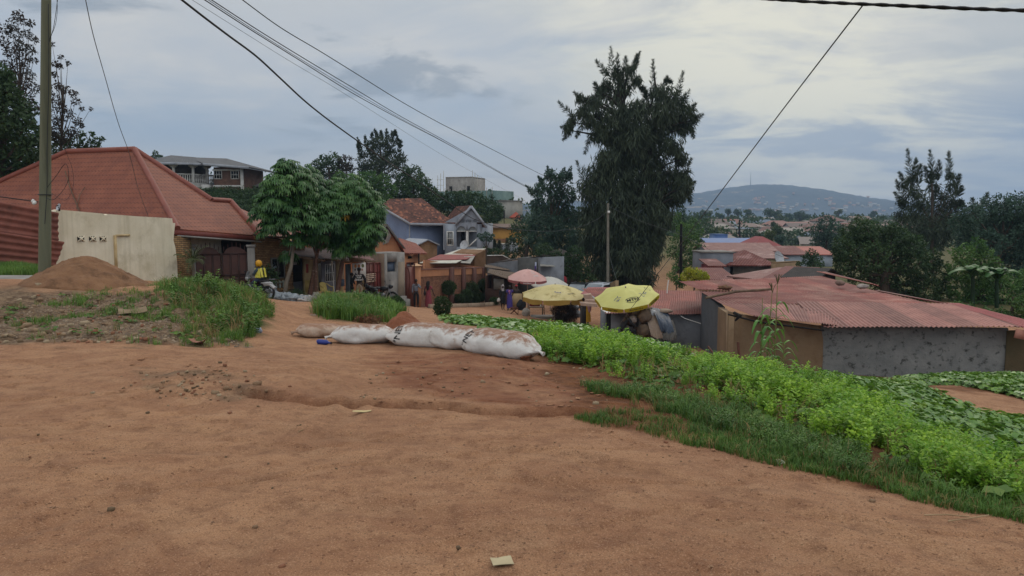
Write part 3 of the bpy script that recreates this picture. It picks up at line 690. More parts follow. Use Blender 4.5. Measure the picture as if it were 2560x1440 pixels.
m = MB(fr); wallbox(m,0,L_,2.5,2.6,g,z2); wallbox(m,0,.1,.2,2.5,g,z1 - .2); wallbox(m,L_ - .1,L_,.2,2.5,g,z2); m.build('inside_wall',M_DARK,sh)
m = MB(fr); m.slab([(0,-.1,z1 - .02),(L_,-.1,z2),(L_,3.,z2 + .25),(0,3.,z1 + .25)],(0,0,.06)); m.build('roof',mat('sooty_sheet','3a3431','2b2725',2,kind='corr'),sh)
window(sh,fr,X(674),zs + .05,X(706) - X(674),zw - zs - .1,.02,mat('grey_frame','55544f',None,3),M_GLASS,2,1)
m = MB(fr); wallbox(m,X(670),X(712),-.45,0,zs - .55,zs - .42); wallbox(m,X(672),X(710),-.4,0,g,zs - .55); m.build('counter',M_BRICK,sh)
m = MB(fr); wallbox(m,X(729),X(757),.1,.16,g,zat(706,39.5)); m.build('half_door',mat('grey_door','3b3c3f','323336',2),sh)
m = MB(fr); wallbox(m,X(727),X(738),-.04,0,zat(664,39),zat(655,39)); m.build('sign_board',mat('grey_board','6f6b6b',None,3),sh)
for k in range(4):
 q = fr @ Vector((X(677) + k * (X(706) - X(677)) / 3.3,-.2,zs - .42)); m = MB(); m.tube([q,q + Vector((0,0,.1)),q + Vector((0,0,.22))],[.05,.06,.04],8)
 m.blob(q + Vector((0,0,.27)),(.08,.08,.07),.4,k); tag(m.build('potted_plant',mat('pale_pot','8b8d82','6d7468',8)),'small pale potted plant on the brick shop counter','pot plant','pots on the shop counter')
fr,L_ = shopf((760,40.4),(952,46.0)); g = gz(*at(850,600,43)[:2]) - .5
Dx = lambda px: 40.4 + (px - 760) / 192 * 5.6
def X(px):
 p = at(px,600,Dx(px)); return (Vector((p.x,p.y,0)) - fr.translation).length
Z = lambda px,py: zat(py,Dx(px))
s2 = thing('shop_row',fr.translation + Vector((0,0,g)),'row of plastered shops with grey door, dark doorway and brown panel gate','shop')
m = MB(fr)
for a,b in ((760,791),(838,852),(905,908)): wallbox(m,X(a),X(b),0,.2,g,Z(a,640))
m.build('wall',mat('tan_plaster','a8916a','8f7956',1.6,streak='5c4c39',bump=.004),s2)
m = MB(fr); wallbox(m,X(760),X(908),.2,.35,Z(850,655),Z(850,634)); wallbox(m,X(853),X(905),0,.2,Z(870,657),Z(870,636)); m.build('lintel',mat('brown_plaster','77644c','5c4c3b',2),s2)
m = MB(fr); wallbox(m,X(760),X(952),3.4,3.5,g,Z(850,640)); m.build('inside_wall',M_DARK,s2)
m = MB(fr); wallbox(m,X(760),X(779),-.014,.01,Z(770,730),Z(770,700)); m.build('plinth_paint',mat('ochre_paint','a08a52','8c7847',3),s2)
m = MB(fr); wallbox(m,X(763),X(768),-.02,.0,Z(765,682),Z(765,660)); m.build('poster',mat('red_poster','6e2a26','8d3b33',14),s2)
gr = mat('grey_door_paint','77757a','6a686c',2,.6)
m = MB(fr); wallbox(m,X(801),X(834),.02,.08,g,Z(815,652)); d = m.build('door',gr,s2)
m = MB(fr)
for k in range(6): x = X(808) + k * (X(830) - X(808)) / 5; m.bar((x,-.02,Z(818,703)),(x,-.02,Z(818,660)),.03)
for z in (703,682,660): m.bar((X(808),-.02,Z(818,z)),(X(830),-.02,Z(818,z)),.03)
m.build('grille',M_WHITE,d); m = MB(fr); wallbox(m,X(809),X(829),.0,.019,Z(818,702),Z(818,661)); m.build('door_window',M_GLASS,d)
m = MB(fr); wallbox(m,X(860),X(872),.02,.08,g,Z(865,660)); m.build('door',mat('ribbed_grey_door','4c5052','3b3f41',2,kind='plank'),s2)
m = MB(fr); wallbox(m,X(843),X(853),-.05,.0,Z(848,697),Z(848,655)); m.build('curtain',mat('pale_curtain','b3a08a','a08c77',3,stretch=(4,4,.3)),s2)
m = MB(fr); wallbox(m,X(843),X(853),-.06,.0,Z(848,715),Z(848,698)); m.build('hanging_cloth',mat('blue_grey_cloth','555d69','454c58',6),s2)
# price board with food pictures
m = MB(fr); wallbox(m,X(873),X(907),-.10,-.06,Z(890,700),Z(890,657)); pb = m.build('picture_board',mat('white_board','bcb8b2','aeaaa4',3,.5),s2)
for px,py,r,c in ((880,665,.10,'9b6a37'),(889,665,.11,'8a5a3a'),(899,664,.11,'5d6238'),(879,674,.07,'4d4640'),(889,674,.07,'7b3a2a'),(897,674,.07,'9a6a5a'),(880,684,.05,'2b2b2b'),(887,683,.06,'333333'),(893,686,.06,'2d2926'),(880,691,.05,'3a3a3a'),(888,690,.05,'4a4a4a')):
 m = MB(fr); x = X(px); z = Z(px,py); m.tube([(x,-.10,z),(x,-.108,z)],r,12); m.build('dish_picture',mat('dish_' + c,c,None,9),pb)
mg = mat('red_brown_gate','5f3027','52291f',2,.6)
for a,b,c_ in ((909,932,0),(934,950,1)):
 m = MB(fr); wallbox(m,X(a),X(b),.02,.07,g,Z(a,657)); d = m.build('panel_gate',mg if c_ == 0 else mat('red_gate','6e2c26','61251f',2,.6),s2)
 m = MB(fr)
 for x in (X(a),(X(a) + X(b)) / 2,X(b)): wallbox(m,x - .03,x + .03,-.02,.02,g,Z(a,658))
 for py in (658,680,715): wallbox(m,X(a),X(b),-.015,.02,Z(a,py + 2),Z(a,py))
 m.build('gate_frame',mat('gate_rib','4b221b',None,3),d)
 if c_ == 0:
  m = MB(fr)
  for k in range(5):
   for s in (0,1): x0 = X(a) + .08 + s * (X(b) - X(a)) / 2; z = Z(a,686 + k * 4.6); wallbox(m,x0,x0 + .45,-.02,.019,z - .045,z + .02)
  m.build('vent_slit',mat('pale_slit','b9a28c',None,3),d)
for px,y0_,y1_,D in ((793,652,733,39.9),(836,650,735,41.3)):
 q = gp(px,700,D); m = MB(); m.tube([q + Vector((0,0,-.2)),Vector((q.x - .12,q.y,zat(y0_,D)))],.035,8); m.build('awning_post',M_WHITE,s2)
AW = [('awning','sooty corrugated awning over the brick shop doorway',(672,607,40.5),(785,621,41.5),(725,636,38.2),(812,649,39.0),M_RUST,1),
  ('awning','brown corrugated awning over the grey shop door',(770,604,43.5),(850,622,43.5),(806,644,40.0),(873,650,41.0),M_RUST,2),
  ('awning','dull red corrugated awning over the picture board',(850,612,45.5),(905,622,46),(870,640,41.5),(938,652,43.0),M_PINK,3)]
for nm,lab,a,b,c_,d_,mm,sd_ in AW:
 o = thing(nm,at(*a) - Vector((0,0,.5)),lab,'awning')
 m = MB(); corr(m,at(*a),at(*b),at(*c_),at(*d_),pitch=.13,amp=.02,rows=3,jag=.05,seed=sd_)
 m.build('sheet',mat('sooty_awning','44332f','382a27',2,.8,c3='5b3b34',s3=1.5) if sd_ < 3 else mat('dull_awning','74524e','62413d',2,.8,c3='4d3a37',s3=1.5),o)
 m = MB(); m.bar(at(*c_) - Vector((0,0,.07)),at(*d_) - Vector((0,0,.07)),.06,.08); m.bar(at(*a) - Vector((0,0,.07)),at(*b) - Vector((0,0,.07)),.06,.08)
 for k in range(4): t = k / 3; m.bar(at(*a).lerp(at(*b),t) - Vector((0,0,.06)),at(*c_).lerp(at(*d_),t) - Vector((0,0,.06)),.05,.06)
 m.build('rafter',M_WOOD,o)
# ---------------------------------------------------------------- orange gable house
MT2 = mat('terracotta_sheet','834a39','713d30',1.4,.75,kind='corr',c3='6d4034',s3=1.2,ks=1.6)
gh = thing('gable_house',gp(960,600,53,-.5),'orange house with steep gable and round vent under a red sheet roof','house')
pk = at(967,560,52); lb = at(893,662,51.2); rb = at(1030,645,52.6)
back = Vector((-.75,1,0)).normalized() * 9
g = gz(pk.x,pk.y) - .5
m = MB(); lo = lb + Vector((.7,.3,.3)); ro = rb + Vector((-.6,.3,.15)); m.slab([Vector((lo.x,lo.y,g)),Vector((ro.x,ro.y,g)),ro,pk + Vector((0,.3,-.2)),lo],Vector((-.05,.2,0)))
m.slab([Vector((lo.x,lo.y + .2,g)),Vector((lo.x,lo.y + .2,g)) + back,lo + back,lo + Vector((0,.2,0))],(.2,.1,0)); m.build('wall',M_ORANGE,gh)
m = MB(); up = Vector((0,0,-.1)); m.slab([lb,pk,pk + back,lb + back],up); m.slab([pk,rb,rb + back,pk + back],up); rf = m.build('roof',MT2,gh)
m = MB(); m.bar(lb - Vector((0,.03,.05)),pk - Vector((0,.03,.05)),.05,.13); m.bar(pk - Vector((0,.03,.05)),rb - Vector((0,.03,.05)),.05,.13); m.build('barge_board',mat('grey_board2','5c5550','48423e',3),gh)
q = at(955,590,52.15); m = MB(); m.tube([q,q + Vector((0,-.06,0))],.62,8); v = m.build('round_vent',mat('vent_ring','8b7d72','6b6460',4),gh)
m = MB(); m.tube([q + Vector((0,-.05,0)),q + Vector((0,-.075,0))],.34,8); m.build('vent_hole',M_DARK,v)
m = MB(); e1 = at(735,600,55); e2 = at(900,655,50.0); e3 = at(960,562,55.5); e4 = at(735,530,60); m.slab([e1,e2,e3,e4],(0,0,-.1)); m.build('roof',MT2,gh)
m = MB(); m.slab([Vector((e1.x,e1.y + .5,g)),Vector((e2.x,e2.y + .5,g)),e2 + Vector((0,.5,-.15)),e1 + Vector((0,.5,-.15))],(0,.2,0)); m.build('wall',M_ORANGE,gh)
# side extension
ex = thing('house_extension',gp(1030,640,54,-.5),'small orange outbuilding with a rusty lean-to roof right of the gable','outbuilding')
fr,L_ = frame(at(1008,600,51.4),at(1048,600,52.6)); g = gz(*at(1030,600,52)[:2]) - .5
m = MB(fr); wallbox(m,0,L_,0,3,g,zat(634,52)); m.build('wall',M_ORANGE,ex)
m = MB(); m.slab([at(1012,632,51),at(1068,633,52.5),at(1040,608,57),at(996,594,56)],(0,0,-.09)); m.build('roof',MT2,ex)
m = MB(fr); wallbox(m,.4,.75,-.03,.01,zat(646,52),zat(640,52)); m.build('vent',M_DARK,ex)
window(ex,fr,.25,zat(677,52),.7,.55,0,mg,M_GLASS,2,1)
MB().tube([at(1047,634,51.9),at(1047,690,51.9)],.05,6).build('downpipe',M_DARK,ex)
# grey booth
fr,L_ = frame(at(958,600,46.2),at(1011,600,47.2)); g = gz(*at(985,600,46.5)[:2]) - .4; D = 46.4
bo = thing('gate_booth',fr.translation + Vector((0,0,g)),'grey concrete gatehouse booth with a square blue-grey hatch','booth')
X = lambda px: (px - 958) / 53 * L_; Z = lambda py: zat(py,D)
m = MB(fr)
wallbox(m,0,X(967),0,1.5,g,Z(632)); wallbox(m,X(967),X(991),0,1.5,g,Z(680)); wallbox(m,X(967),X(991),0,1.5,Z(655),Z(632)); wallbox(m,X(991),L_,0,1.5,g,Z(632)); wallbox(m,X(967),X(991),.25,1.4,Z(680),Z(655))
m.build('wall',M_CONC,bo)
m = MB(fr); wallbox(m,-.25,-.01,-.1,1.5,g,Z(634)); m.build('side_pier',mat('brown_conc','6b5748','574638',2),bo)
m = MB(fr); wallbox(m,X(968),X(990),.2,.24,Z(679),Z(656)); m.build('hatch',mat('blue_hatch','5d6a7c','4d5866',3,.5),bo)
m = MB(fr); wallbox(m,X(994),X(1009),-.015,.02,g,Z(656)); m.build('panel',mat('tan_conc','857766','776a5b',2),bo)
m = MB(fr); wallbox(m,X(992),X(1008),-.30,-.02,g,Z(742)); wallbox(m,X(990),X(1010),-.6,-.3,g,Z(749)); tag(m.build('door_steps',M_CONC),'two concrete steps at the foot of the grey booth','steps')
# small brown gate and orange pillar
fr,L_ = frame(at(1013,600,47.8),at(1036,600,48.6)); g = gz(*at(1020,600,48)[:2]) - .3
m = MB(fr); wallbox(m,0,L_,0,.05,g,zat(668,48)); o = m.build('panel_gate',mg); tag(o,'narrow brown metal gate between grey booth and orange pillar','gate')
m = MB(fr)
for x in (.05,L_ - .05): m.bar((x,-.01,g),(x,-.01,zat(660,48)),.06)
m.bar((0,-.01,zat(668,48)),(L_,-.01,zat(662,48)),.04); m.tube([(.1 + .3 * sin(t),-.02,zat(700,48) + .8 * cos(t)) for t in np.linspace(0,pi,8)],.02,5); m.build('gate_frame',mat('gate_rib','4b221b',None,3),o)
fr,L_ = frame(at(1037,600,48.6),at(1051,600,48.9)); m = MB(fr); wallbox(m,0,L_,0,.36,g,zat(665,48.6)); o = m.build('gate_pillar',M_ORANGE); tag(o,'square orange pillar with pale cap beside the narrow gate','pillar')
m = MB(fr); x,y_,z = L_ / 2,.18,zat(665,48.6); k = L_ / 2 + .08
for s in ((-k,-k,k,-k),(k,-k,k,k),(k,k,-k,k),(-k,k,-k,-k)): m.poly([(x + s[0],y_ + s[1],z),(x + s[2],y_ + s[3],z),(x,y_,z + .16)])
m.build('cap',mat('pale_cap','ad8a6a',None,3),o)
# ---------------------------------------------------------------- orange brick wall and sheds behind
MOB = mat('orange_brick','9c6b50','825540',3,bump=.01,kind='brick',k2='5d4435')
fr,L_ = frame(at(1050,600,49.5),at(1212,600,62.0)); 
Dx = lambda px: 49.5 + (px - 1050) / 162 * 12.5
def X(px): p = at(px,600,Dx(px)); return (Vector((p.x,p.y,0)) - fr.translation).length
Z = lambda px,py: zat(py,Dx(px))
g = gz(*at(1130,600,56)[:2]) - 1.2
ob = thing('brick_wall',fr.translation + Vector((0,0,g)),'orange boundary wall with brick panels and dark piers behind the trimmed bushes','wall')
m = MB(fr); m.slab([(0,0,g),(X(1212),0,g),(X(1212),0,Z(1212,684)),(0,0,Z(1050,692))],(0,.2,0)); m.build('brick_panel',MOB,ob)
m = MB(fr); m.slab([(0,-.03,Z(1050,692)),(X(1212),-.03,Z(1212,684)),(X(1212),-.03,Z(1212,670)),(0,-.03,Z(1050,675))],(0,.26,0)); m.build('plaster_band',M_ORANGE,ob)
for px,wpx in ((1113,11),(1144,10),(1173,11),(1203,7)):
 m = MB(fr); wallbox(m,X(px),X(px + wpx),-.10,-.02,g,Z(px,669)); m.build('pier',mat('dark_pier','55332a','432a24',3),ob)
m = MB(fr); m.slab([(-.05,-.08,Z(1050,675)),(X(1214),-.08,Z(1212,670)),(X(1214),-.08,Z(1212,668)),(-.05,-.08,Z(1050,672))],(0,.36,0)); m.build('coping',mat('coping_brown','6d4a3c',None,3),ob)
kb = MB(); kp = [at(a,b,c) for a,b,c in ((1075,772,47.0),(1120,770,50.5),(1165,764,53.5),(1210,756,56),(1250,748,57.5))]
for a,b in zip(kp[:-1],kp[1:]): A_2 = Vector((a.x,a.y,gz(a.x,a.y) + .06)); B_2 = Vector((b.x,b.y,gz(b.x,b.y) + .06)); kb.bar(A_2,B_2,.25,.4)
tag(kb.build('kerb',mat('kerb_stone','8f7c68','7a6856',3)),kind='structure')
sd = thing('lean_to_shed',at(1130,660,62) - Vector((0,0,1.5)),'long low orange shed roofed with white and rusty sheets','shed')
fr,L_ = frame(at(1062,600,58),at(1208,600,65)); g = gz(*at(1130,600,62)[:2]) - 1
m = MB(fr); m.slab([(0,0,g),(L_,0,g),(L_,0,zat(668,65)),(0,0,zat(650,58))],(0,.2,0)); m.build('wall',M_ORANGE,sd)
fr,L_ = frame(at(1186,600,66.5),at(1214,600,67.5)); m = MB(fr); m.slab([(0,0,g),(L_,0,g),(L_,0,zat(625,67)),(0,0,zat(637,67))],(0,3,0)); m.build('wall',mat('mud_brown','77583f','65492f',2),sd)
for a,b,c_,d_,mm,s in (((1148,623,74),(1215,621,74),(1098,640,66),(1178,638,66),M_WSHEET,1),((1100,636,67),(1192,636,67),(1066,650,61),(1166,648,61),M_RUST,2),((1072,648,62.5),(1162,646,62.5),(1048,657,58.5),(1140,657,58.5),M_WSHEET,3),((1160,641,64),(1187,640,64),(1152,656,60),(1176,658,60),M_GSHEET,4),((1045,662,60),(1210,668,64),(1045,666,58),(1210,672,62),M_RUST,5)):
 m = MB(); m.slab([at(*c_),at(*d_),at(*b),at(*a)],(0,0,-.05)); m.build('roof_sheet',mm,sd)
for a,b,lab in ((1140,1182,'x'),):
 q = thing('terrace_wall',gp(1245,640,78,-.5),'dark retaining wall with pale sloping coping above the kiosk','wall')
 fr,L_ = frame(at(1210,600,76),at(1276,600,78)); g = gz(*at(1240,600,77)[:2]) - 2
 m = MB(fr); m.slab([(0,0,g),(L_,0,g),(L_,0,zat(650,78)),(L_ * .7,0,zat(640,77)),(0,0,zat(640,76))],(0,.3,0)); m.build('wall',mat('dark_stone','5c4c41','463a33',2,bump=.02),q)
 m = MB(fr); m.bar((0,.1,zat(639,76)),(L_ * .7,.1,zat(639,77)),.4,.08); m.bar((L_ * .7,.1,zat(639,77)),(L_,.1,zat(649,78)),.4,.08); m.build('coping',M_WHITE,q)
# wooden kiosk
kx = thing('wooden_kiosk',gp(1255,700,58,-.2),'low wooden kiosk with a tilted brown sheet roof left of the pink umbrella','kiosk')
fr,L_ = frame(at(1213,600,58.5),at(1282,600,57.5)); g = gz(*at(1250,600,58)[:2]) - .3
m = MB(fr); wallbox(m,0,L_,.8,.9,g,zat(690,58)); wallbox(m,0,.08,0,.8,g,zat(690,58)); wallbox(m,L_ - .08,L_,0,.8,g,zat(690,58)); wallbox(m,0,L_,-.05,0,g,zat(722,58)); m.build('board_wall',mat('dark_boards','4a332b','3a2822',3,kind='plank'),kx)
m = MB(fr); wallbox(m,L_ * .33,L_ * .7,-.1,-.05,zat(724,58),zat(697,58)); m.build('sheet_shutter',M_GSHEET,kx)
m = MB(); m.slab([at(1218,681,56.5),at(1268,696,56.0),at(1300,683,61),at(1224,672,61)],(0,0,-.04)); m.slab([at(1212,667,61.5),at(1275,676,61.5),at(1270,670,65),at(1212,661,65)],(0,0,-.04)); m.build('roof_sheet',mat('brown_sheet','6b5a4a','57483c',2,c3='463529',s3=1.5,kind='corr'),kx)
# grey shop with poster
fr,L_ = frame(at(1218,600,66),at(1351,600,60.5)); g = gz(*at(1300,600,63)[:2]) - .4
gs = thing('grey_shop',fr.translation + Vector((0,0,g)),'long grey plastered shop with a poster and two white doors at its end','shop')
m = MB(fr); m.slab([(0,0,g),(L_,0,g),(L_,0,zat(643,60.5)),(0,0,zat(660,66))],(0,2.5,0)); m.build('wall',M_GREYW,gs)
m = MB(); m.slab([at(1238,657,66),at(1356,641,60.2),at(1376,640,64),at(1270,650,70)],(0,0,.07)); m.build('roof',mat('dark_roof','47403b','38322e',2,kind='corr'),gs)
fr2,L2 = frame(at(1352,600,60.6),at(1378,600,62.5)); m = MB(fr2); wallbox(m,0,L2,0,2,g,zat(645,61)); m.build('end_wall',mat('dim_wall','4c4b48','3b3a38',2),gs)
for k,(a,b) in enumerate(((.25,.9),(.3,.85))):
 m = MB(fr2); z0_,z1_ = ((zat(690,61),zat(668,61)),(zat(660,61),zat(648,61)))[k]; wallbox(m,a * L2 * .6,b * L2,-.04,.02,z0_ - (.3 if k == 0 else 0),z1_); m.build('door',mat('dull_white_door','93989c','7f8488',3),gs)
m = MB(); m.slab([at(1350,666,59.5),at(1388,667,60.5),at(1376,661,62),at(1351,659,61)],(0,0,.05)); m.build('awning_sheet',M_GSHEET,gs)
fr3,L3 = frame(at(1327,600,61.3),at(1342,600,60.7)); m = MB(fr3); wallbox(m,0,L3,-.04,-.01,zat(676,61),zat(655,61)); ps = m.build('poster',mat('poster_white','9a9fae','8b90a0',5),gs)
m = MB(fr3); wallbox(m,.02,L3 - .02,-.05,-.04,zat(676,61),zat(664,61)); m.build('poster_picture',mat('poster_blue','34386f','6b3b63',9),ps)
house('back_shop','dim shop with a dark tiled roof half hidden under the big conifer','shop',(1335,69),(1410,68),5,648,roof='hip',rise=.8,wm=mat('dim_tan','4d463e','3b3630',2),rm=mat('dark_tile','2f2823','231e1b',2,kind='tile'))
# ================================================================ BLUE HOUSE
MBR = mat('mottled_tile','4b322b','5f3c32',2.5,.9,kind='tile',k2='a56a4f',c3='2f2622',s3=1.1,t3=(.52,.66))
MBL = mat('blue_plaster','76839c','6c7890',1.,bump=.004,streak='5f6878')
MBG = mat('bluegrey_plaster','878b92','777b82',1.,bump=.004,streak='63656a')
MTR = mat('grey_trim','8d8f94','7b7d82',3,.6)
bh = thing('blue_house',gp(1080,600,84,-.5),'two storey pale blue house with mottled brown tile roof and arched porch','house')
g = gz(*at(1080,600,84)[:2]) - 1
fr,L_ = frame(at(1024,600,81),at(1112,600,83)); m = MB(fr); wallbox(m,0,L_,0,9,g,zat(556,82))
m.build('wall',MBL,bh)
ga = at(952,508,88); gb = at(1023,558,81.1); m = MB(); m.slab([Vector((ga.x - 1,ga.y,g)),Vector((gb.x,gb.y,g)),gb + Vector((0,.1,-.1)),ga + Vector((-1,0,.4))],(.3,.3,0)); gw = m.build('gable_wall',MBL,bh)
q = at(963,537,86.6); m = MB(); m.tube([q,q + Vector((-.05,-.08,0))],.42,12); v = m.build('round_vent',M_WHITE,bh); m = MB(); m.tube([q + Vector((-.05,-.07,0)),q + Vector((-.05,-.10,0))],.25,12); m.build('vent_hole',M_DARK,v)
fr2,L2 = frame(at(1112,600,81),at(1205,600,80.6)); g2 = g; ze = zat(560,81)
XX = lambda px: (px - 1112) / 93 * L2; Z = lambda py: zat(py,81)
m = MB(fr2); wallbox(m,0,XX(1141),0,.3,g,ze)
wallbox(m,XX(1141),XX(1193),0,.3,g,Z(617)); wallbox(m,XX(1193),L2,0,.3,g,ze); wallbox(m,0,L2,3.0,9,g,ze)
def arch(m,a,b,zspring,ztop):      # wall above a round arch, built as fans
 n = 10; r = (b - a) / 2; c_ = (a + b) / 2
 for k in range(n):
  t0,t1 = pi * k / n,pi * (k + 1) / n; xa,xb = c_ - r * cos(t0),c_ - r * cos(t1)
  m.slab([(xa,0,zspring + r * sin(t0)),(xb,0,zspring + r * sin(t1)),(xb,0,ztop),(xa,0,ztop)],(0,.3,0))
zs = Z(577); zt_ = Z(556)
for a,b in ((1142,1165),(1171,1192)): arch(m,XX(a),XX(b),zs,zt_ + .3)
wallbox(m,XX(1165),XX(1171),0,.3,zs,zt_ + .3); m.slab([(0,0,zt_),(L2,0,zt_),(L2 * .68,0,Z(518) - .1)],(0,.3,0))
m.build('porch_wall',MBG,bh)
m = MB(fr2); m.tube([(XX(1168),.15,Z(617)),(XX(1168),.15,zs)],.15,10); m.build('column',M_WHITE,bh)
for a,b in ((1142,1165),(1171,1192)):
 m = MB(fr2); wallbox(m,XX(a),XX(b),.05,.12,zs - .08,zs); m.build('arch_rail',M_WHITE,bh)
m = MB(fr2); n = 10
for a,b in ((1142,1165),(1171,1192)):
 x0,x1 = XX(a),XX(b); r = (x1 - x0) / 2; m.slab([(x0 + r - r * cos(pi * k / n),.18,zs + r * sin(pi * k / n)) for k in range(n + 1)],(0,.05,0))
m.build('arch_panel',mat('arch_grey','7c7d7c','6c6d6c',3),bh)
m = MB(fr2); wallbox(m,XX(1142),XX(1149),2.9,2.99,Z(612),Z(580)); m.build('door',M_DARK,bh)
window(bh,fr2,XX(1118),Z(613),XX(1133) - XX(1118),Z(579) - Z(613),0,M_WHITE,M_GLASS,3,2,fw=.1)
m = MB(fr2); m.bar((XX(1172),-.02,Z(616)),(XX(1192),-.02,Z(597)),.08,.12); m.build('stair_rail',M_WHITE,bh)
p1,p2,p3,p4,p5 = at(951,514,84),at(1025,557,80.3),at(1139,559,81.4),at(1053,495,88),at(975,497,90)
m = MB(); up = Vector((0,0,-.14)); m.slab([p1,p2,vec_plane(1053,495,p1,p2,p3),vec_plane(975,497,p1,p2,p3)],up); A2 = vec_plane(1053,495,p1,p2,p3); m.slab([p2,p3,A2],up)
pk = at(1178,513,80.5); rr = at(1217,566,79.4); ll = at(1139,559,80.8); bk = Vector((-2.2,9,0)); m.slab([ll,pk,pk + bk,ll + bk],up); m.slab([pk,rr,rr + bk,pk + bk],up); m.slab([A2,p3,p3 + bk,A2 + bk],up)
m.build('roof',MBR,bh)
m = MB()
for a,b in ((p1,p2),(p2,p3),(ll,pk),(pk,rr)): m.bar(a - Vector((0,.1,.12)),b - Vector((0,.1,.12)),.08,.24)
m.build('fascia',MTR,bh)
for px in (1024,1110): MB().tube([at(px,560,80.7),at(px,625,80.7)],.07,6).build('downpipe',MTR,bh)
def dish(px,py,D,r,lab,az=-.6):
 c = at(px,py,D); o = thing('satellite_dish',c - Vector((0,0,r)),lab,'satellite dish')
 m = MB(); n = Vector((sin(az),-cos(az),.35)).normalized(); a = n.orthogonal().normalized(); b = n.cross(a); P = np.array([[tuple(c + (a * cos(t) + b * sin(t)) * r * k + n * (k * k * r * .3)) for t in np.linspace(0,2 * pi,17)[:-1]] for k in (0.01,.5,.8,1)])
 m.grid(P,close=True); m.grid(P[:,::-1] - np.array(n) * .02,close=True); m.build('reflector',mat('dish_white','a9aaac','97989a',4,.5),o,smooth=True)
 m = MB(); m.tube([c - Vector((0,0,r * 1.1)),c],.03,6); m.tube([c - b * r * .9,c + n * r * .9],.015,5); m.build('mount',M_DARK,o)
dish(1162,613,79.5,.5,'white satellite dish beside the arched porch column of the blue house')
dish(1944,648,68,.7,'pale satellite dish on a pole right of the red hip roof',.7)
dish(148,518,26.2,.12,'tiny pale dish on the top corner of the cream wall')
# little roofs before the blue house
house('outhouse','dark little outhouse with pale sloping eaves in front of the blue house','outhouse',(1044,70),(1092,71),4,612,roof='gy',rise=.5,wm=mat('mud_brown','77583f','65492f',2),rm=MTR,ov=.2)
# yellow house and its wall
o,fr,L_,ze,g = house('yellow_house','ochre and brick house with a flat brown roof between blue house and dark trees','house',(1222,102),(1292,101.7),8,568,roof='shed',rise=.4,wm=mat('ochre_wall','a57c3f','99713a',1.5),rm=mat('brown_flat','5f4c42',None,2),wins=((.72,3.0,.9,1.6),),ov=.5)
m = MB(fr); wallbox(m,0,L_ * .75,-.04,0,ze - 4,ze - 1.5); m.build('brick_panel',mat('pinkish_brick','8a5f45','7c533c',2,kind='brick'),o)
o = thing('garden_wall',gp(1262,620,92,-.3),'grey garden wall with white coping below the ochre house','wall'); fr,L_ = frame(at(1205,600,92),at(1295,600,91.7)); g = gz(*at(1260,600,92)[:2]) - 1.5
m = MB(fr); wallbox(m,0,L_,0,.3,g,zat(611,92)); m.build('wall',M_GREYW,o); m = MB(fr); wallbox(m,-.05,L_ + .05,-.05,.35,zat(611,92),zat(608.5,92)); m.build('coping',M_WHITE,o)
# concrete tower under construction
o,fr,L_,ze,g = house('unfinished_tower','unfinished grey concrete building with scaffolding above the treetops','building',(1115,170),(1180,168),8,446,base=520,roof='flat',rise=.2,wm=M_CONC,rm=M_CONC,ov=0.,th=.3)
for x,z,w_,h_ in ((.14,2.2,.7,1.2),(.82,2.2,.7,1.2),(.5,3.4,.8,.8)):
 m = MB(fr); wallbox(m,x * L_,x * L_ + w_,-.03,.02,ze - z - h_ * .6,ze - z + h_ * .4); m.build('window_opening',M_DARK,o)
m = MB(fr)
for s in (-1,1):
 for k in range(3):
  x = (-.3 - k * .7) if s < 0 else (L_ + .3 + k * .6); m.bar((x,-.5,ze - 5),(x + .05,-.5,ze + 1.6 - k * .5),.07)
 for z in (.3,1.5,2.8,3.6): x0 = -1.9 if s < 0 else L_ + .2; m.bar((x0,-.5,ze - z),(x0 + 1.7,-.5,ze - z),.06)
m.build('scaffold',mat('pale_pole','8a8478',None,4),o)
o2 = thing('netted_storey',at(1160,490,166),'lower concrete storey wrapped in green safety net','building'); fr,L_ = frame(at(1090,600,168),at(1232,600,160))
m = MB(fr); wallbox(m,0,L_,0,8,zat(560,165),zat(478,165)); m.build('net_wall',mat('green_net','4f635e','5d716b',.8,c3='39504a',s3=.5),o2)
m = MB(fr)
for k in range(12): m.bar((L_ * k / 11,-.2,zat(500,165)),(L_ * k / 11,-.2,zat(472 - (k % 3),165)),.08)
m.build('pole',mat('pale_pole','8a8478',None,4),o2)
house('white_block','pale concrete block with balcony edge beyond the dark trees','building',(1226,150),(1252,148),6,502,base=560,roof='flat',rise=.2,wm=mat('pale_conc','8f8b82','7b776f',1),rm=M_CONC,ov=.3,wins=((.3,2.6,1.,1.2),))
house('orange_roof_house','far house with a bright orange-red roof behind the water tank','house',(1256,150),(1302,150),8,543,base=590,roof='hip',rise=1.7,wm=mat('tan_far','9a7a55','8c6d4c',1),rm=mat('bright_red_roof','a2503d','944636',1,.7))
tk = thing('water_tank',at(1250,560,128),'black water tank on a steel stand','water tank'); c = at(1250,533,128)
MB().tube([c + Vector((0,0,-.8)),c + Vector((0,0,.5)),c + Vector((0,0,.9))],[.85,.85,.3],14).build('tank',M_DARK,tk,smooth=True)
m = MB()
for sx in (-.7,.7):
 for sy in (-.7,.7): m.bar(c + Vector((sx,sy,-3.)),c + Vector((sx,sy,-.8)),.1)
m.bar(c + Vector((-.9,0,-.85)),c + Vector((.9,0,-.85)),1.6,.08); m.build('stand',M_DARK,tk)
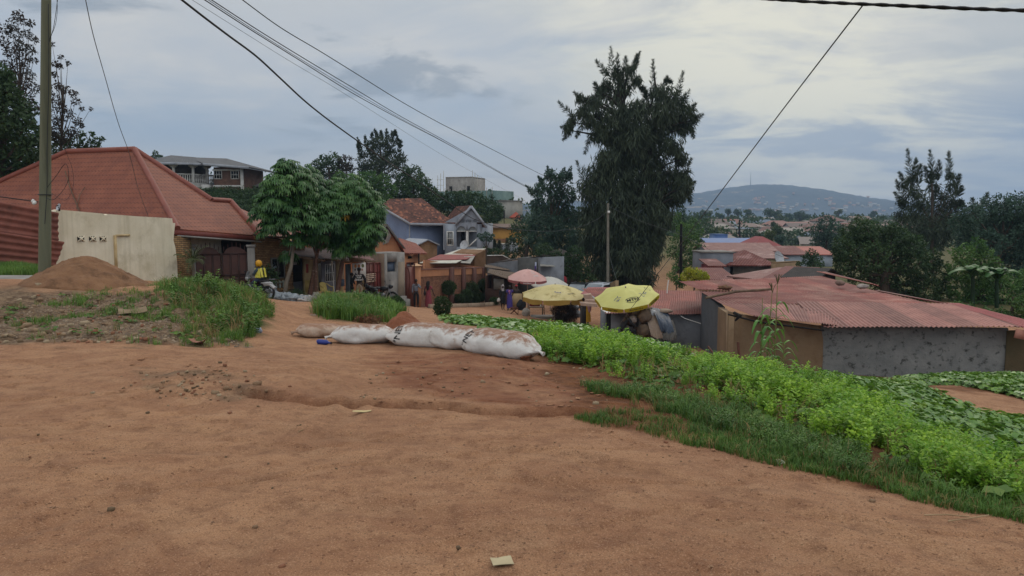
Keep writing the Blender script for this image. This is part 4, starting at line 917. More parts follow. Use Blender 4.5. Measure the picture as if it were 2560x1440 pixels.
# ================================================================ VILLA on the hill
vl = thing('hilltop_villa',gp(520,470,93,-.5),'brick and white villa with a curved balustrade veranda under a grey roof','house')
MGR = mat('grey_roof','59595a','4c4c4e',1.2,.7,kind='corr',ks=2.); MVB = mat('villa_brick','6d4b41','5e4038',2,kind='brick'); MVW = mat('villa_white','b4b1ab','a19e98',2,streak='7f7c76')
fr,L_ = frame(at(540,600,92),at(609,600,92)); g = gz(*at(560,600,93)[:2]) - 1; D = 92; Z = lambda py: zat(py,D)
m = MB(fr); wallbox(m,0,L_,0,8,g,Z(418)); m.build('wall',MVB,vl)
X = lambda px: (px - 540) / 69 * L_
m = MB(fr); wallbox(m,-.1,L_ + .15,-.12,0,Z(427),Z(423)); wallbox(m,L_ - .1,L_ + .18,-.16,.2,g,Z(418)); wallbox(m,-.1,L_ + .1,-.12,0,Z(468),Z(463)); m.build('band',MVW,vl)
for px in (541,583): window(vl,fr,X(px),Z(447),X(px + 19) - X(px),Z(427) - Z(447),0,MVW,M_GLASS,3,2)
m = MB(); e = [at(508,408,91),at(622,417,91),at(566,396,98),at(470,393,99),at(470,400,95)]; m.slab([e[0],e[1],e[2],e[3]],(0,0,-.2)); m.slab([e[1],e[1] + Vector((0,10,0)),e[2]],(0,0,-.2)); m.build('roof',MGR,vl)
m = MB(); m.bar(e[0] - Vector((0,.1,.12)),e[1] - Vector((0,.1,.12)),.12,.3); m.build('fascia',MTR,vl)
# round veranda
cc = at(455,560,95.5); rad = 4.4; ex = at(535,560,91.5)
apx = at(428,388,95.5)
def ring(a,r,z): return Vector((cc.x + r * sin(a),cc.y - r * cos(a) ,z))
angs = [R(t) for t in (-70,-42,-14,14,42,66)]
m = MB(); rim = [ring(R(t),rad + .9,Z(409)) for t in range(-95,96,19)]
for a,b in zip(rim[:-1],rim[1:]): m.slab([a,b,apx],(0,0,-.12))
m.slab([rim[-1],e[3] + Vector((1,0,0)),apx],(0,0,-.12)); m.build('veranda_roof',MGR,vl)
m = MB()
for a,b in zip(rim[:-1],rim[1:]): m.bar(a - Vector((0,0,.1)),b - Vector((0,0,.1)),.12,.28)
m.build('veranda_fascia',MTR,vl)
for a in angs:
 p = ring(a,rad,0); m = MB(); m.tube([Vector((p.x,p.y,Z(456))),Vector((p.x,p.y,Z(417)))],.17,10); m.box((p.x,p.y,Z(414)),(.9,.45,.22),rz=a); m.box((p.x,p.y,Z(417)),(.6,.4,.18),rz=a); m.build('column',MVW,vl)
m = MB(); fl = [ring(R(t),rad + .1,Z(456)) for t in range(-95,96,19)]
m.slab(fl + [Vector((cc.x + 4,cc.y + 3,Z(456))),Vector((cc.x - 5,cc.y + 3,Z(456)))],(0,0,-1.1)); m.build('veranda_floor',MVW,vl)
m = MB()
for a,b in zip(fl[:-1],fl[1:]):
 m.bar(a + Vector((0,0,.95)),b + Vector((0,0,.95)),.16,.12)
 for k in range(6):
  p = a.lerp(b,(k + .5) / 6); m.tube([p,p + Vector((0,0,.3)),p + Vector((0,0,.6)),p + Vector((0,0,.92))],[.05,.09,.05,.06],6)
bal = m.build('balustrade',MVW,vl)
m = MB(); ci = [ring(R(t),rad - 1.4,0) for t in range(-95,96,19)]
for a,b in zip(ci[:-1],ci[1:]): m.slab([Vector((a.x,a.y,Z(458))),Vector((b.x,b.y,Z(458))),Vector((b.x,b.y,Z(410))),Vector((a.x,a.y,Z(410)))],(0,.2,0))
m.build('room_wall',mat('veranda_inside','4a4440','3b3634',2),vl)
for px in (398,428,520): q = at(px,462,93); MB().box((q.x,q.y,q.z - 1.6),(1.0,1.5,3.2)).build('support_pier',MVW,vl)
o,*_ = house('long_low_building','low grey roofed building right of the hilltop villa','building',(610,96),(690,96),5,465,roof='shed',rise=.9,wm=mat('dim_tan','4d463e','3b3630',2),rm=MGR)
# ================================================================ MARKET-SIDE BUILDINGS
# kiosk with patched red roof
kr = thing('market_stall',gp(1470,760,41,-.2),'dark stall under a patched red sheet roof between the two yellow umbrellas','stall')
m = MB()
for i,(a,b,c_,d_) in enumerate((((1455,722,44.5),(1548,720,45),(1500,752,40.5),(1575,790,39.0)),)): corr(m,at(*a),at(*b),at(*c_),at(*d_),.13,.02,seed=i)
m.build('roof_sheet',M_RUSTG,kr)
m = MB(); m.slab([at(1452,734,42.5),at(1470,718,45.5),at(1548,718,46),at(1540,736,43.5)],(0,0,-.03)); m.build('ridge_sheet',mat('dull_red_sheet','8a4b49','7c403e',2,.7),kr)
for k,(a,b,c_,d_) in enumerate((((1458,738),(1478,736),(1486,749),(1462,750)),((1464,750),(1486,751),(1492,758),(1462,757)),((1450,757),(1492,760),(1494,768),(1452,764)))):
 m = MB(); m.slab([at(*p,41.0 - k * .3) for p in (a,b,c_,d_)],(0,.3,.04)); m.build('loose_board',mat('pale_board','a08877','8d7465',3),kr)
fr,L_ = frame(at(1452,600,42),at(1504,600,39.5)); g = gz(*at(1480,600,41)[:2]) - .5
m = MB(fr); wallbox(m,.0,.35,0,.2,g,zat(768,41)); wallbox(m,0,L_,1.5,1.6,g,zat(752,41)); wallbox(m,L_ - .06,L_,0,1.5,g,zat(768,40)); m.build('stall_wall',mat('black_boards','2a2523','1e1b1a',3,kind='plank'),kr)
k2 = thing('grey_kiosk',gp(1545,800,38.8,-.2),'small grey kiosk with a rusty sheet roof behind the bright yellow umbrella','kiosk')
fr,L_ = frame(at(1503,600,38.5),at(1592,600,37.6)); g = gz(*at(1545,600,38)[:2]) - .6; X = lambda px: (px - 1503) / 89 * L_
m = MB(fr); wallbox(m,0,X(1518),0,.1,g,zat(772,38.5)); wallbox(m,X(1530),L_,0,.1,g,zat(782,38)); wallbox(m,0,L_,2,2.1,g,zat(775,38)); m.build('wall',M_GREYW,k2)
m = MB(); corr(m,at(1528,740,42),at(1605,742,42),at(1512,782,37.2),at(1600,782,37.0),.13,.02,jag=.06,seed=4); m.build('roof_sheet',M_RUSTG,k2)
m = MB(); m.slab([at(1503,768,38.3),at(1527,781,37.3),at(1518,783,37.2),at(1500,771,38)],(0,0,-.03)); m.build('white_trim',M_WHITE,k2)
m = MB(fr); wallbox(m,X(1518),X(1530),.05,.1,g,zat(778,38)); m.build('door',M_DARK,k2)
# grey building with red roof
rb_ = thing('red_roof_store',gp(1700,800,34,-.3),'grey walled store with an even red corrugated roof behind the goods pile','store')
m = MB(); corr(m,at(1560,724,42),at(1754,727,40.5),at(1560,757,37.5),at(1758,760,36),.11,.02,jag=.0,seed=5); corr(m,at(1560,753,37.8),at(1758,756,36.3),at(1545,786,34.5),at(1757,788,33),.11,.02,jag=.03,seed=6,lift=.05); m.build('roof_sheet',M_RUSTG,rb_)
fr,L_ = frame(at(1600,600,34.6),at(1756,600,33.4)); g = gz(*at(1690,600,34)[:2]) - .8
m = MB(fr); wallbox(m,0,L_,0,5,g,zat(787,33.5)); m.build('wall',M_GREYW,rb_)
q = at(1668,722,40); MB().tube([q - Vector((0,0,.3)),q,q + Vector((.06,0,.45))],.03,6).build('roof_pipe',M_WHITE,rb_)
m = MB(); m.tube([at(1702,790,33),at(1712,796,32.9),at(1752,809,32.5)],.012,5); tag(m.build('cord',M_WHITE),'thin white cord tied under the eave of the grey store','cord')
# big building
bb = thing('long_store',gp(2000,800,30,-.3),'long low building roofed with many overlapping faded red sheets','store')
def patch(a,b,c_,d_,s,mm,amp=.022,nm='roof_sheet',lift=0.,jag=.03):
 m = MB(); corr(m,at(*a),at(*b),at(*c_),at(*d_),.14,amp,rows=4,jag=jag,seed=s,lift=lift); return m.build(nm,mm,bb)
MP2 = mat('mixed_red_sheet','793f35','6a372f',1.3,.65,tint=.32,c3='8a6154',s3=.9,t3=(.48,.66),bump=.004,bscale=25)
MP3 = mat('pale_pink_sheet','895b50','744840',1.4,.65,tint=.35,c3='6f443c',s3=1.3,t3=(.5,.68),bump=.004,bscale=25)
patch((1698,704,35.5),(2052,690,38.5),(1750,724,32.6),(2225,738,31.5),1,MP2)
patch((1748,729,32.8),(2215,736,31.8),(1800,760,28.8),(2370,772,27.6),2,MP2,lift=.04)
patch((1800,764,28.6),(2120,770,28.2),(1882,796,25.2),(2100,822,25.0),3,MP3,lift=.09,jag=.05)
patch((1990,757,28.6),(2380,764,27.8),(2060,821,25.0),(2548,822,23.2),4,MP3,lift=.06)
patch((2365,762,28.0),(2396,764,28.0),(2535,823,23.3),(2640,826,22.6),5,mat('new_red_sheet','853635','7a3231',1.5,.6,c3='7d3434',s3=1.),lift=.08)
patch((2040,689,38.8),(2060,691,38.8),(2180,722,34),(2200,728,33.8),6,mat('orange_red_sheet','83473a','7a4034',1.5,.7,c3='6a3a30',s3=1.),lift=.2)
m = MB(); m.bar(at(2060,690,38.8) + Vector((0,0,.2)),at(2190,724,34) + Vector((0,0,.2)),.12,.05); m.bar(at(2190,726,33.6),at(2390,764,28),.16,.04); m.build('ridge_flashing',MP2,bb)
MDB = mat('daubed_wall','7f7f7b','6a6b69',1.6,bump=.04,bscale=5,c3='3d3e3b',s3=5.5,t3=(.54,.66))
MMU = mat('mud_wall','7c664d','69553f',1.1,bump=.02,bscale=4,c3='5e4631',s3=1.4,t3=(.56,.72),streak='6b5036')
gA = -4.4
fr,L_ = frame(at(1757,600,33.0),at(1803,600,29.2)); m = MB(fr); m.slab([(0,0,gA),(L_,0,gA),(L_,0,zat(766,29.4)),(0,0,zat(727,33))],(0,.2,0)); m.build('side_wall',mat('dark_grey_plaster','4f5256','45484b',1.5,bump=.015,bscale=7),bb)
fr,L_ = frame(at(1799,600,28.8),at(1825,600,25.9)); m = MB(fr); m.slab([(0,0,gA),(L_,0,gA),(L_,0,zat(780,26.5)),(0,0,zat(768,28.8))],(0,.2,0)); m.build('mud_wall',MMU,bb)
fr,L_ = frame(at(1824,600,25.9),at(2064,600,25.6)); m = MB(fr); m.slab([(0,0,gA),(L_,0,gA),(L_ + .05,0,zat(900,25.6)),(L_ + .04,0,zat(850,25.6)),(L_ - .05,0,zat(816,25.6)),(L_ * .3,0,zat(794,25.7)),(0,0,zat(779,25.8))],(0,.22,0)); m.build('mud_wall',MMU,bb)
fr,L_ = frame(at(2056,600,25.7),at(2534,600,23.9)); m = MB(fr); m.slab([(0,0,gA),(L_,0,gA),(L_,0,zat(820,24)),(0,0,zat(816,25.6))],(0,.2,0)); m.build('daubed_wall',MDB,bb)
fr,L_ = frame(at(2531,600,23.85),at(2680,600,23.3)); m = MB(fr); m.slab([(0,0,gA),(L_,0,gA),(L_,0,zat(826,23.4)),(0,0,zat(826,24))],(0,.2,0)); m.build('mud_wall',mat('mossy_mud','544733','46402b',2,bump=.02),bb)
m = MB(); m.tube([at(1820,786,25.3),at(1900,806,25.2),at(2060,826,25.1)],.03,6); m.tube([at(1835,782,25.2),at(1850,790,25),at(1838,802,25.1)],[.06,.09,.03],6); m.build('eave_rag',M_DARK,bb)
m = MB(); m.tube([at(1764,745,29.8),at(1840,729,30.4),at(1930,723,30.6)],.05,7); tag(m.build('wooden_pole',M_WOOD),'weathered wooden pole lying on the red roof sheets','pole')
m = MB(); m.blob(at(2101,713,33.5) + Vector((0,0,.1)),(.20,.16,.12),.3,3); tag(m.build('roof_stone',mat('stone_brown','7a6357','5d4b42',6)),'dark brown stone weighing down the red roof sheets','stone')
m = MB(); m.blob(at(2157,722,32.3) + Vector((0,0,.1)),(.26,.18,.10),.25,5); tag(m.build('roof_stone',mat('stone_grey','8a7f78','6d645e',6)),'larger flat grey stone on the red roof near its far edge','stone')
m = MB(); m.blob(at(1813,722,31.6) + Vector((0,0,.05)),(.30,.12,.10),.6,6,freq=3); tag(m.build('dry_brush',mat('dry_brush','6b4b35','57402e',9)),'clump of dry brush caught on the left of the red roof','brush')
m = MB(); m.box(at(2552,836,23.2),(.35,.05,.28),ry=.2); tag(m.build('loose_brick',mat('pink_brick','9a6a5a',None,4)),'pink broken brick at the right end of the long roof','brick')
# ================================================================ HOUSES BEYOND
FR = mat('far_red_roof','703c34','63332d',1.5,.7,kind='corr',ks=1.5,c3='97706a',s3=.6); FP = mat('far_pink_roof','87625a','78534b',1.2,.7,kind='corr',ks=1.5,c3='a98f86',s3=.5)
FG = mat('far_grey_wall','6e7076','5f6166',1.2); FT = mat('far_tan_wall','8f8264','7d7156',1.2); FB = mat('far_blue_roof','3f5b86','38507a',1,.6); FDR = mat('dark_red_wall','6a2026','5c1c21',1.5)
house('small_house','cream walled hut with a red lean-to roof behind the long store','house',(1786,58),(1836,58),4,698,roof='shed',rise=.6,wm=FT,rm=FR,ov=.3)
house('hip_roof_house','house with a tall red four sided pyramid roof in the middle of the village','house',(1828,74),(1932,74),4.4,662,roof='hip',rise=1.35,wm=mat('dim_tan','4d463e','3b3630',2),rm=FR,ov=.5)
house('shed','grey shed with a blue edged pink sheet roof','shed',(1836,54),(1915,51),4,690,roof='shed',rise=.5,wm=FG,rm=FP,ov=.3)
house('pink_roof_house','long house with a wide faded pink roof in front of the blue one','house',(1772,100),(1940,100),7,628,roof='gx',rise=1.0,wm=FG,rm=FP,wins=((.1,1.6,1.2,.7),(.25,1.6,1.2,.7)))
house('red_roof_house','house with a broad deep red hip roof right of the blue roof','house',(1876,112),(1970,112),9,627,roof='hip',rise=2.0,wm=FT,rm=mat('deep_red_roof','7a2f2f','6c2929',1,.7),ov=.6)
house('blue_roof_house','long building under a bright blue sheet roof','building',(1775,120),(1890,120),8,611,roof='gx',rise=.9,wm=FG,rm=FB)
o,fr,L_,ze,g = house('blue_box_building','small blue box raised above the long blue roof','building',(1790,128),(1820,128),4,587,base=620,roof='flat',rise=.1,wm=FB,rm=FB,ov=.05)
house('dark_red_hut','hut with dark red walls left of the pyramid roof','hut',(1778,64),(1812,64),3,664,roof='shed',rise=.4,wm=FDR,rm=FR,ov=.2)
house('grey_block_house','grey block house with a row of vents under the pink roof edge','house',(1758,74),(1835,74),4,632,roof='flat',rise=.1,wm=FG,rm=M_CONC,ov=.1)
house('tan_house','tan walled house with dull sheet roof below the red hip roof','house',(1900,84),(1966,84),5,645,roof='shed',rise=.5,wm=FT,rm=FP,ov=.3)
house('red_strip_house','low house with dark red roof and pale upper wall near the pale satellite dish','house',(1966,98),(2020,98),5,636,roof='shed',rise=.9,wm=mat('pale_grey_wall','8b9198','70767c',1),rm=FR,ov=.3)
house('red_strip_house','low house with brighter brick red roof left of the round dark tree','house',(2028,104),(2085,104),5,636,roof='shed',rise=.9,wm=mat('pale_grey_wall','8b9198','70767c',1),rm=mat('brick_red_roof','8e4a3c','7f4034',1,.7),ov=.3)
house('mud_yard_wall','brown mud yard wall below the satellite dish','wall',(1938,66),(2004,68),.3,658,roof='flat',rise=.1,wm=MMU,rm=MMU,ov=.0)
house('sooty_hut','dark hut roof tucked behind the long red sheet roof','hut',(1975,47),(2042,46),4,692,roof='gx',rise=.5,wm=M_DARK,rm=mat('sooty_sheet','3a3431','2b2725',2,kind='corr'))
house('lean_to_roof','low rusty lean-to left of the sooty hut','hut',(1925,50),(1990,49),4,697,roof='shed',rise=.6,wm=M_DARK,rm=FR)
rn = random.Random(5)
cols_w = ['a69d8b','968d7b','8b8a88','a39f97','8c775d','7d7f84']; cols_r = ['653c34','6f4a41','584b46','66544c','593932','505c6a','756d66']
# the town on the plain: walls, roofs and windows of each house, sitting on the terrain
spots = []
TOWN = [(1752,592,230),(1790,586,260),(1745,604,190),(1830,578,300),(1862,583,280),(1880,566,340),(1905,573,320),(1925,562,400),(1960,560,420),(1990,566,380),(2020,590,250),(1980,598,210),(2040,575,330),(2055,560,420),(2085,552,520),(1870,545,640),(1900,549,600),(1940,550,580),(1835,549,600),(1770,546,640),(1800,551,560),(2020,545,700),(2120,556,460),(2160,560,430),(2100,570,350),(1760,560,460),(1735,572,360),(1812,566,380),(1850,558,450),(2140,545,680),(2180,548,640),(2005,610,185),(2045,605,190),(1720,556,480),(1985,552,560)]
for i,(px,py,D) in enumerate(TOWN):
 w_ = rn.uniform(8,14); h_ = rn.uniform(2.8,4.2); p = at(px,py,D); gg = gz(p.x,p.y); px2 = px + w_ / D * F
 wm_ = mat('town_wall_' + cols_w[i % 6],cols_w[i % 6],None,1); rm_ = mat('town_roof_' + cols_r[(i * 3) % 7],cols_r[(i * 3) % 7],None,1,.7)
 ze = p.z; kd = rn.choice(['gx','hip','gx','shed'])
 o,fr,L_,ze,g = house('town_house','x','house',(px,D),(px2,D + rn.uniform(-4,4)),rn.uniform(6,9),py,base=py + 12,roof=kd,rise=rn.uniform(.9,2.0),wm=wm_,rm=rm_,group='houses of the distant town',wins=[(k,h_ * .6,1.1,1.1) for k in (.12,.42,.74)] if D < 420 else ())
 wn = dict(zip(cols_w,('cream','sand coloured','grey','off-white','tan','blue-grey')))[cols_w[i % 6]]
 rnm = dict(zip(cols_r,('brick red','dusty pink','dark brown','grey brown','maroon','slate blue','pale')))[cols_r[(i * 3) % 7]]
 o['label'] = 'distant %s town house with a %s %s roof' % (wn,rnm,{'gx': 'gabled','hip': 'hipped','shed': 'sloping'}[kd])
for px,py,lab in ((2190,553,'pale three storey block with open floors left of its twin'),(2222,552,'pale three storey block with dark open floors near the tall feathery tree')):
 o,fr,L_,ze,g = house('concrete_block',lab,'building',(px,330),(px + 24,330),7,py,base=585,roof='flat',rise=.2,wm=mat('pale_conc','8f8b82','7b776f',1),rm=M_CONC,ov=.1)
 for k in range(3): m = MB(fr); wallbox(m,.4,L_ - .4,-.05,.02,ze - 1.6 - k * 2.0,ze - .6 - k * 2.0); m.build('open_floor',M_DARK,o)
for i in range(200):
 px = rn.uniform(1725,2260); D = 215 * 4.8 ** rn.random(); p = at(px,560,D); gg = gz(p.x,D); h_ = rn.uniform(2.8,5.5 if i % 5 == 0 else 3.6); ze = gg + h_; py_ = proj(p.x,D,ze)[1]
 if any(abs(px - a) < 14 and abs(py_ - b) < 5 for a,b,_ in TOWN): continue
 wk = rn.randrange(6); rk = rn.randrange(7); kd = rn.choice(['gx','hip','gx','shed','hip'])
 o,fr,L_,ze,g = house('town_house','x','house',(px,D),(px + rn.uniform(7,14) / D * F,D + rn.uniform(-6,6)),rn.uniform(6,9),float(py_),roof=kd,rise=rn.uniform(1.,2.2),wm=mat('town_wall_' + cols_w[wk],cols_w[wk],None,1),rm=mat('town_roof_' + cols_r[rk],cols_r[rk],None,1,.7),group='houses of the distant town',wins=[(k,1.9,1.1,1.1) for k in (.12,.45,.76)] if D < 380 else ())
 o['label'] = 'distant %s town house with a %s %s roof' % (['cream','sand coloured','grey','off-white','tan','blue-grey'][wk],['brick red','dusty pink','dark brown','grey brown','maroon','slate blue','pale'][rk],{'gx': 'gabled','hip': 'hipped','shed': 'sloping'}[kd])
for i in range(70):      # houses climbing the far hill
 px = rn.uniform(1735,2230); py_ = rn.uniform(508,532) if i % 4 else rn.uniform(488,512); col_ = HILLP; q = np.argmin(np.abs(HILLPX - px) + 1.5 * np.abs(HILLPY - py_)); x,y,z = HILLV[q]
 s_ = rn.uniform(4,9); o = thing('hillside_house',(x,y,z),'x','house','houses on the far hillside'); m = MB(); m.box((x,y - 3,z + 2),(s_ * 1.5,s_,6)); m.build('wall',mat(('hill_wall_a','hill_wall_b','hill_wall_c')[i % 3],('968d7f','8b867f','85705c')[i % 3],None,1),o)
 m = MB(); roof_mb(m,'gx',x - s_ * .75,x + s_ * .75,y - 3 - s_ / 2,y - 3 + s_ / 2,z + 5,z + 7,.4,.8); m.build('roof',mat(('hill_roof_a','hill_roof_b')[i % 2],('8a5f50','8d8a86')[i % 2],None,1),o)
 o['label'] = 'tiny %s walled house with a %s roof on the far hill' % (('cream','greyish','tan')[i % 3],('brownish','grey')[i % 2])
# mast on the far hill
mm = MB(); q = at(1876,470,3250)
mm.tube([q - Vector((0,0,20)),q + Vector((0,0,28)),q + Vector((0,0,66))],[3.2,1.8,.5],4); tag(mm.build('radio_mast',mat('mast_grey','7b7f86',None,.1)),'thin radio mast on top of the far blue hill','mast')
# ================================================================ VEGETATION
def unit(a): return a / np.maximum(np.linalg.norm(a,axis=-1,keepdims=True),1e-9)
def rdir(n,rng=RNG): return unit(rng.normal(size=(n,3)))
def cards(mb,P,U,Wv,Ln,Wd,tint):
 """leaf rhombi: base P, axis U, width axis Wv"""
 P = np.asarray(P); n = len(P); Ln = np.broadcast_to(Ln,(n,))[:,None]; Wd = np.broadcast_to(Wd,(n,))[:,None]
 V = np.stack([P,P + U * Ln * .45 + Wv * Wd * .5,P + U * Ln,P + U * Ln * .45 - Wv * Wd * .5],1).reshape(-1,3)
 mb.bulk(V,np.arange(4 * n).reshape(n,4),tint)
def clump_cards(mb,c,r,n,leaf,asp=.45,droop=.2,out=.6,shell=.55,rng=RNG,tj=.5,tb=.5,lump=.35):
 c = np.array(c,float); r = np.array(r if hasattr(r,'__len__') else (r,r,r),float)
 d = rdir(n,rng); k = rng.uniform(shell,1.,n) ** .7; lm = 1 + lump * 2 * (vnoise3(d * 2.6 + c * .37) - .5)
 P = c + d * r * (k * lm)[:,None]
 U = unit(d * out + rdir(n,rng) * (1 - out) + np.array([0,0,-droop])); Wv = unit(np.cross(U,rdir(n,rng)))
 L_ = leaf * rng.uniform(.6,1.25,n); cards(mb,P - U * L_[:,None] * .5,U,Wv,L_,L_ * asp,np.clip(tb + (rng.random(n) - .5) * tj,0,1))
BARK = mat('bark','4a3f34','352d26',3,bump=.02,bscale=14,stretch=(1,1,.25)); BARKL = mat('pale_bark','7a6f60','5d5347',3,bump=.02,bscale=14,stretch=(1,1,.25))
def LM(name,c1,c2,tint=.45,trans=.25,scale=.6,rough=.65): return mat(name,c1,c2,scale,rough,tint=tint,trans=trans,spec=.25)
G_DARK = LM('leaf_dark','2b3d22','3a4f2e'); G_MID = LM('leaf_mid','385428','4a6832'); G_BLUE = LM('leaf_bluish','30443a','3e5442'); G_OLIVE = LM('leaf_olive','3f4a29','4f5a30'); G_CON = LM('needles','2b3526','39432f',.5,.12)
G_LIGHT = LM('leaf_light','4f6f2c','64852f'); G_RED = LM('leaf_reddish','3b2f2b','33332a',.5); G_YEL = LM('leaf_yellowgreen','7c8a24','95962a'); G_FAR = LM('leaf_far','34452f','3f5138')
def tree(name,label,base,clumps,lm,D,dens=1.,leaf=.3,asp=.5,droop=.2,tr=.2,bark=None,cat='tree',group=None,out=.5,spread=1.,trunk_top=None,shell=.5,limbs=True,seed=0,lump=.35,fork=None):
 """clumps: (px,py,rpx[,dD]) at distance D; base (px, Dbase)"""
 rng = np.random.default_rng(seed + 100)
 bp = at(base[0],600,D); z0 = gz(bp.x,bp.y) - .3; bp = Vector((bp.x,bp.y,z0)); o = thing(name,bp,label,cat,group)
 mb = MB(); cs = []
 for i,c in enumerate(clumps):
  dd = c[3] if len(c) > 3 else (rng.random() - .5) * 2 * min(2.2,c[2] / F * D * 1.2) * spread
  p = at(c[0],c[1],D + dd); r = c[2] / F * D; cs.append((p,r))
  r *= 1.08; n = int(dens * (2.3 if dens > .5 else 1.35) * 12.6 * r * r / (leaf * leaf * asp) * .9) + 6
  clump_cards(mb,p,(r,r,r * .9),n,leaf,asp,droop,out,shell,rng,tb=.5 + (rng.random() - .5) * .35,lump=lump)
 mb.build('crown',lm,o)
 if tr:
  cx = sum(p.x for p,r in cs) / len(cs); cy_ = sum(p.y for p,r in cs) / len(cs); lo = min(p.z for p,r in cs); hi = max(p.z for p,r in cs); tt = trunk_top if trunk_top is not None else lo + (hi - lo) * .55
  top = Vector((cx,cy_,tt)); m = MB(); mid = bp.lerp(top,.5) + Vector((rng.normal() * tr * .8,0,0))
  tp = [bp,mid,top]; m.tube(tp,[tr,tr * .75,tr * .45],8)
  if limbs:
   for p,r in cs:
    t = np.clip((p.z - bp.z) / max(tt - bp.z,.1) * .7,.35,.95); s = (bp.lerp(mid,t * 2) if t < .5 else mid.lerp(top,t * 2 - 1))
    q = s.lerp(p,.5) + Vector((0,0,-.08 * (p - s).length)); m.tube([s,q,p + Vector((0,0,r * .3))],[tr * .35,tr * .22,tr * .06],5,cap=False)
  m.build('trunk',bark or BARK,o,smooth=True)
 return o
def rc(n,box,rr,seed):       # random clumps inside a pixel box/ellipse
 r_ = random.Random(seed); out = []
 while len(out) < n:
  u,v = r_.uniform(-1,1),r_.uniform(-1,1)
  if u * u + v * v > 1: continue
  out.append(((box[0] + box[2]) / 2 + u * (box[2] - box[0]) / 2,(box[1] + box[3]) / 2 + v * (box[3] - box[1]) / 2,r_.uniform(*rr)))
 return out
# --- left edge
tree('upright_tree','tall thin tree with sparse dark reddish foliage behind the wooden pole',(52,45),[(45,40,14),(30,60,12),(60,55,10),(12,72,13),(78,60,10),(38,85,16),(70,85,12),(8,105,14),(88,100,9),(50,115,16),(25,130,14),(75,125,14),(10,160,12),(55,150,18),(85,150,9),(35,175,16),(70,190,16),(15,200,14),(50,215,18),(85,220,14),(30,240,14),(65,250,18),(45,280,18),(80,270,14),(60,310,18)],G_RED,45,dens=.52,leaf=.15,asp=.55,tr=.11,spread=.6,seed=1,lump=.6)
tree('dense_tree','dense dark green tree at the left edge rising over the red roof',(-10,41),[(10,230,38),(-30,200,50),(40,280,45),(-20,280,60),(60,330,42),(10,350,55),(80,370,34),(-50,360,60),(40,400,50),(-20,430,50),(75,410,34),(-60,280,50),(20,190,18),(5,215,24)],G_DARK,41,dens=.9,leaf=.24,tr=.3,seed=2)
tree('branchy_tree','open branched tree with small leaf clusters right of the wooden pole',(140,44),[(140,160,9),(152,142,7),(150,165,7),(170,158,6),(135,185,9),(130,110,7),(145,215,11),(135,245,14),(165,225,11),(185,235,10),(150,270,15),(190,255,10),(205,272,7),(228,272,5),(170,285,13),(145,305,16),(195,305,11),(180,330,14),(150,345,18),(205,315,7),(120,225,12),(110,280,16),(130,330,16)],G_RED,44,dens=.52,leaf=.14,asp=.55,tr=.09,spread=.5,seed=3,lump=.6)
tree('round_tree','bushy dark tree with fine top twigs behind the tiled roof ridge',(180,47),[(150,375,24),(185,365,22),(215,360,16),(240,352,10),(255,348,7),(228,335,7),(200,340,13),(130,350,20),(165,345,16),(225,372,16),(245,365,10),(120,390,24)],G_DARK,47,dens=.55,leaf=.2,tr=.18,seed=4,lump=.5)
tree('villa_tree','tiny dark tree left of the hilltop villa roof',(388,98),[(387,382,6),(385,392,7),(396,390,5),(404,392,4)],G_DARK,98,dens=.8,leaf=.3,tr=.12,seed=5)
# --- hedge bank under the villa
hb_ = MB(); rng = np.random.default_rng(31)
for px in range(478,700,9):
 for k in range(4):
  py = 486 + k * 15 + (px - 478) * .03; p = at(px,py,86 - k * 1.6); clump_cards(hb_,p,.95,420,.22,.5,.2,.6,.5,rng)
oh = thing('hedge',gp(590,500,84),'long dark hedge covering the bank below the villa','hedge'); hb_.build('hedge_leaves',G_DARK,oh)
# --- the wooded rise behind the blue house
tree('shade_tree','dark rounded tree left of the spiky crown on the rise',(830,118),[(790,415,17),(810,402,15),(835,400,18),(820,425,22),(855,415,15),(795,440,20),(845,440,20)],G_DARK,118,dens=.8,leaf=.42,tr=.3,seed=6,lump=.5)
tree('feathery_palm_tree','small tree with upright ragged tips between the dark trees',(865,116),[(862,395,7),(850,402,7),(876,396,6),(872,415,11),(858,418,12),(878,425,9)],G_RED,116,dens=.7,leaf=.45,asp=.3,droop=-.2,tr=.15,seed=7,lump=.6)
cr = [(920,400,26),(950,380,30),(980,395,26),(930,430,30),(965,425,32),(1000,410,16),(910,425,18),(1005,395,12),(950,355,18),(925,365,14),(975,360,15)]
o = tree('spiky_crown_tree','tall dark tree with flame shaped upright branch tips on the rise',(950,115),cr,G_CON,115,dens=.7,leaf=.5,asp=.3,droop=-.3,tr=.4,seed=8,lump=.5)
def plume(mb,a,b,D,wpx,n,leaf=.5,rng=RNG,droop=0.,asp=.16,flare=.7,D2=None):
 """feathery upright plume from a to tip b"""
 A = np.array(at(a[0],a[1],D)); B = np.array(at(b[0],b[1],D2 or D)); t = rng.random(n) ** .85; ax = unit((B - A)[None])[0]; w_ = wpx / F * D
 env = np.sin(np.clip(t * .9 + .12,0,1) * pi) ** .7 * (1 - t * .5); rd = rdir(n,rng); rd = unit(rd - (rd @ ax)[:,None] * ax)
 P = A + (B - A) * t[:,None] + rd * (w_ * env * rng.uniform(.0,1.,n) ** .6)[:,None]
 U = unit(ax * flare + rd * .75 + np.array([0,0,-droop]) + rdir(n,rng) * .25); L_ = leaf * rng.uniform(.5,1.1,n) * (1.1 - .5 * t)
 cards(mb,P - U * L_[:,None] * .3,U,unit(np.cross(U,rdir(n,rng))),L_,L_ * asp,np.clip(.5 + (rng.random(n) - .5) * .6,0,1))
mb = MB(); rng = np.random.default_rng(8)
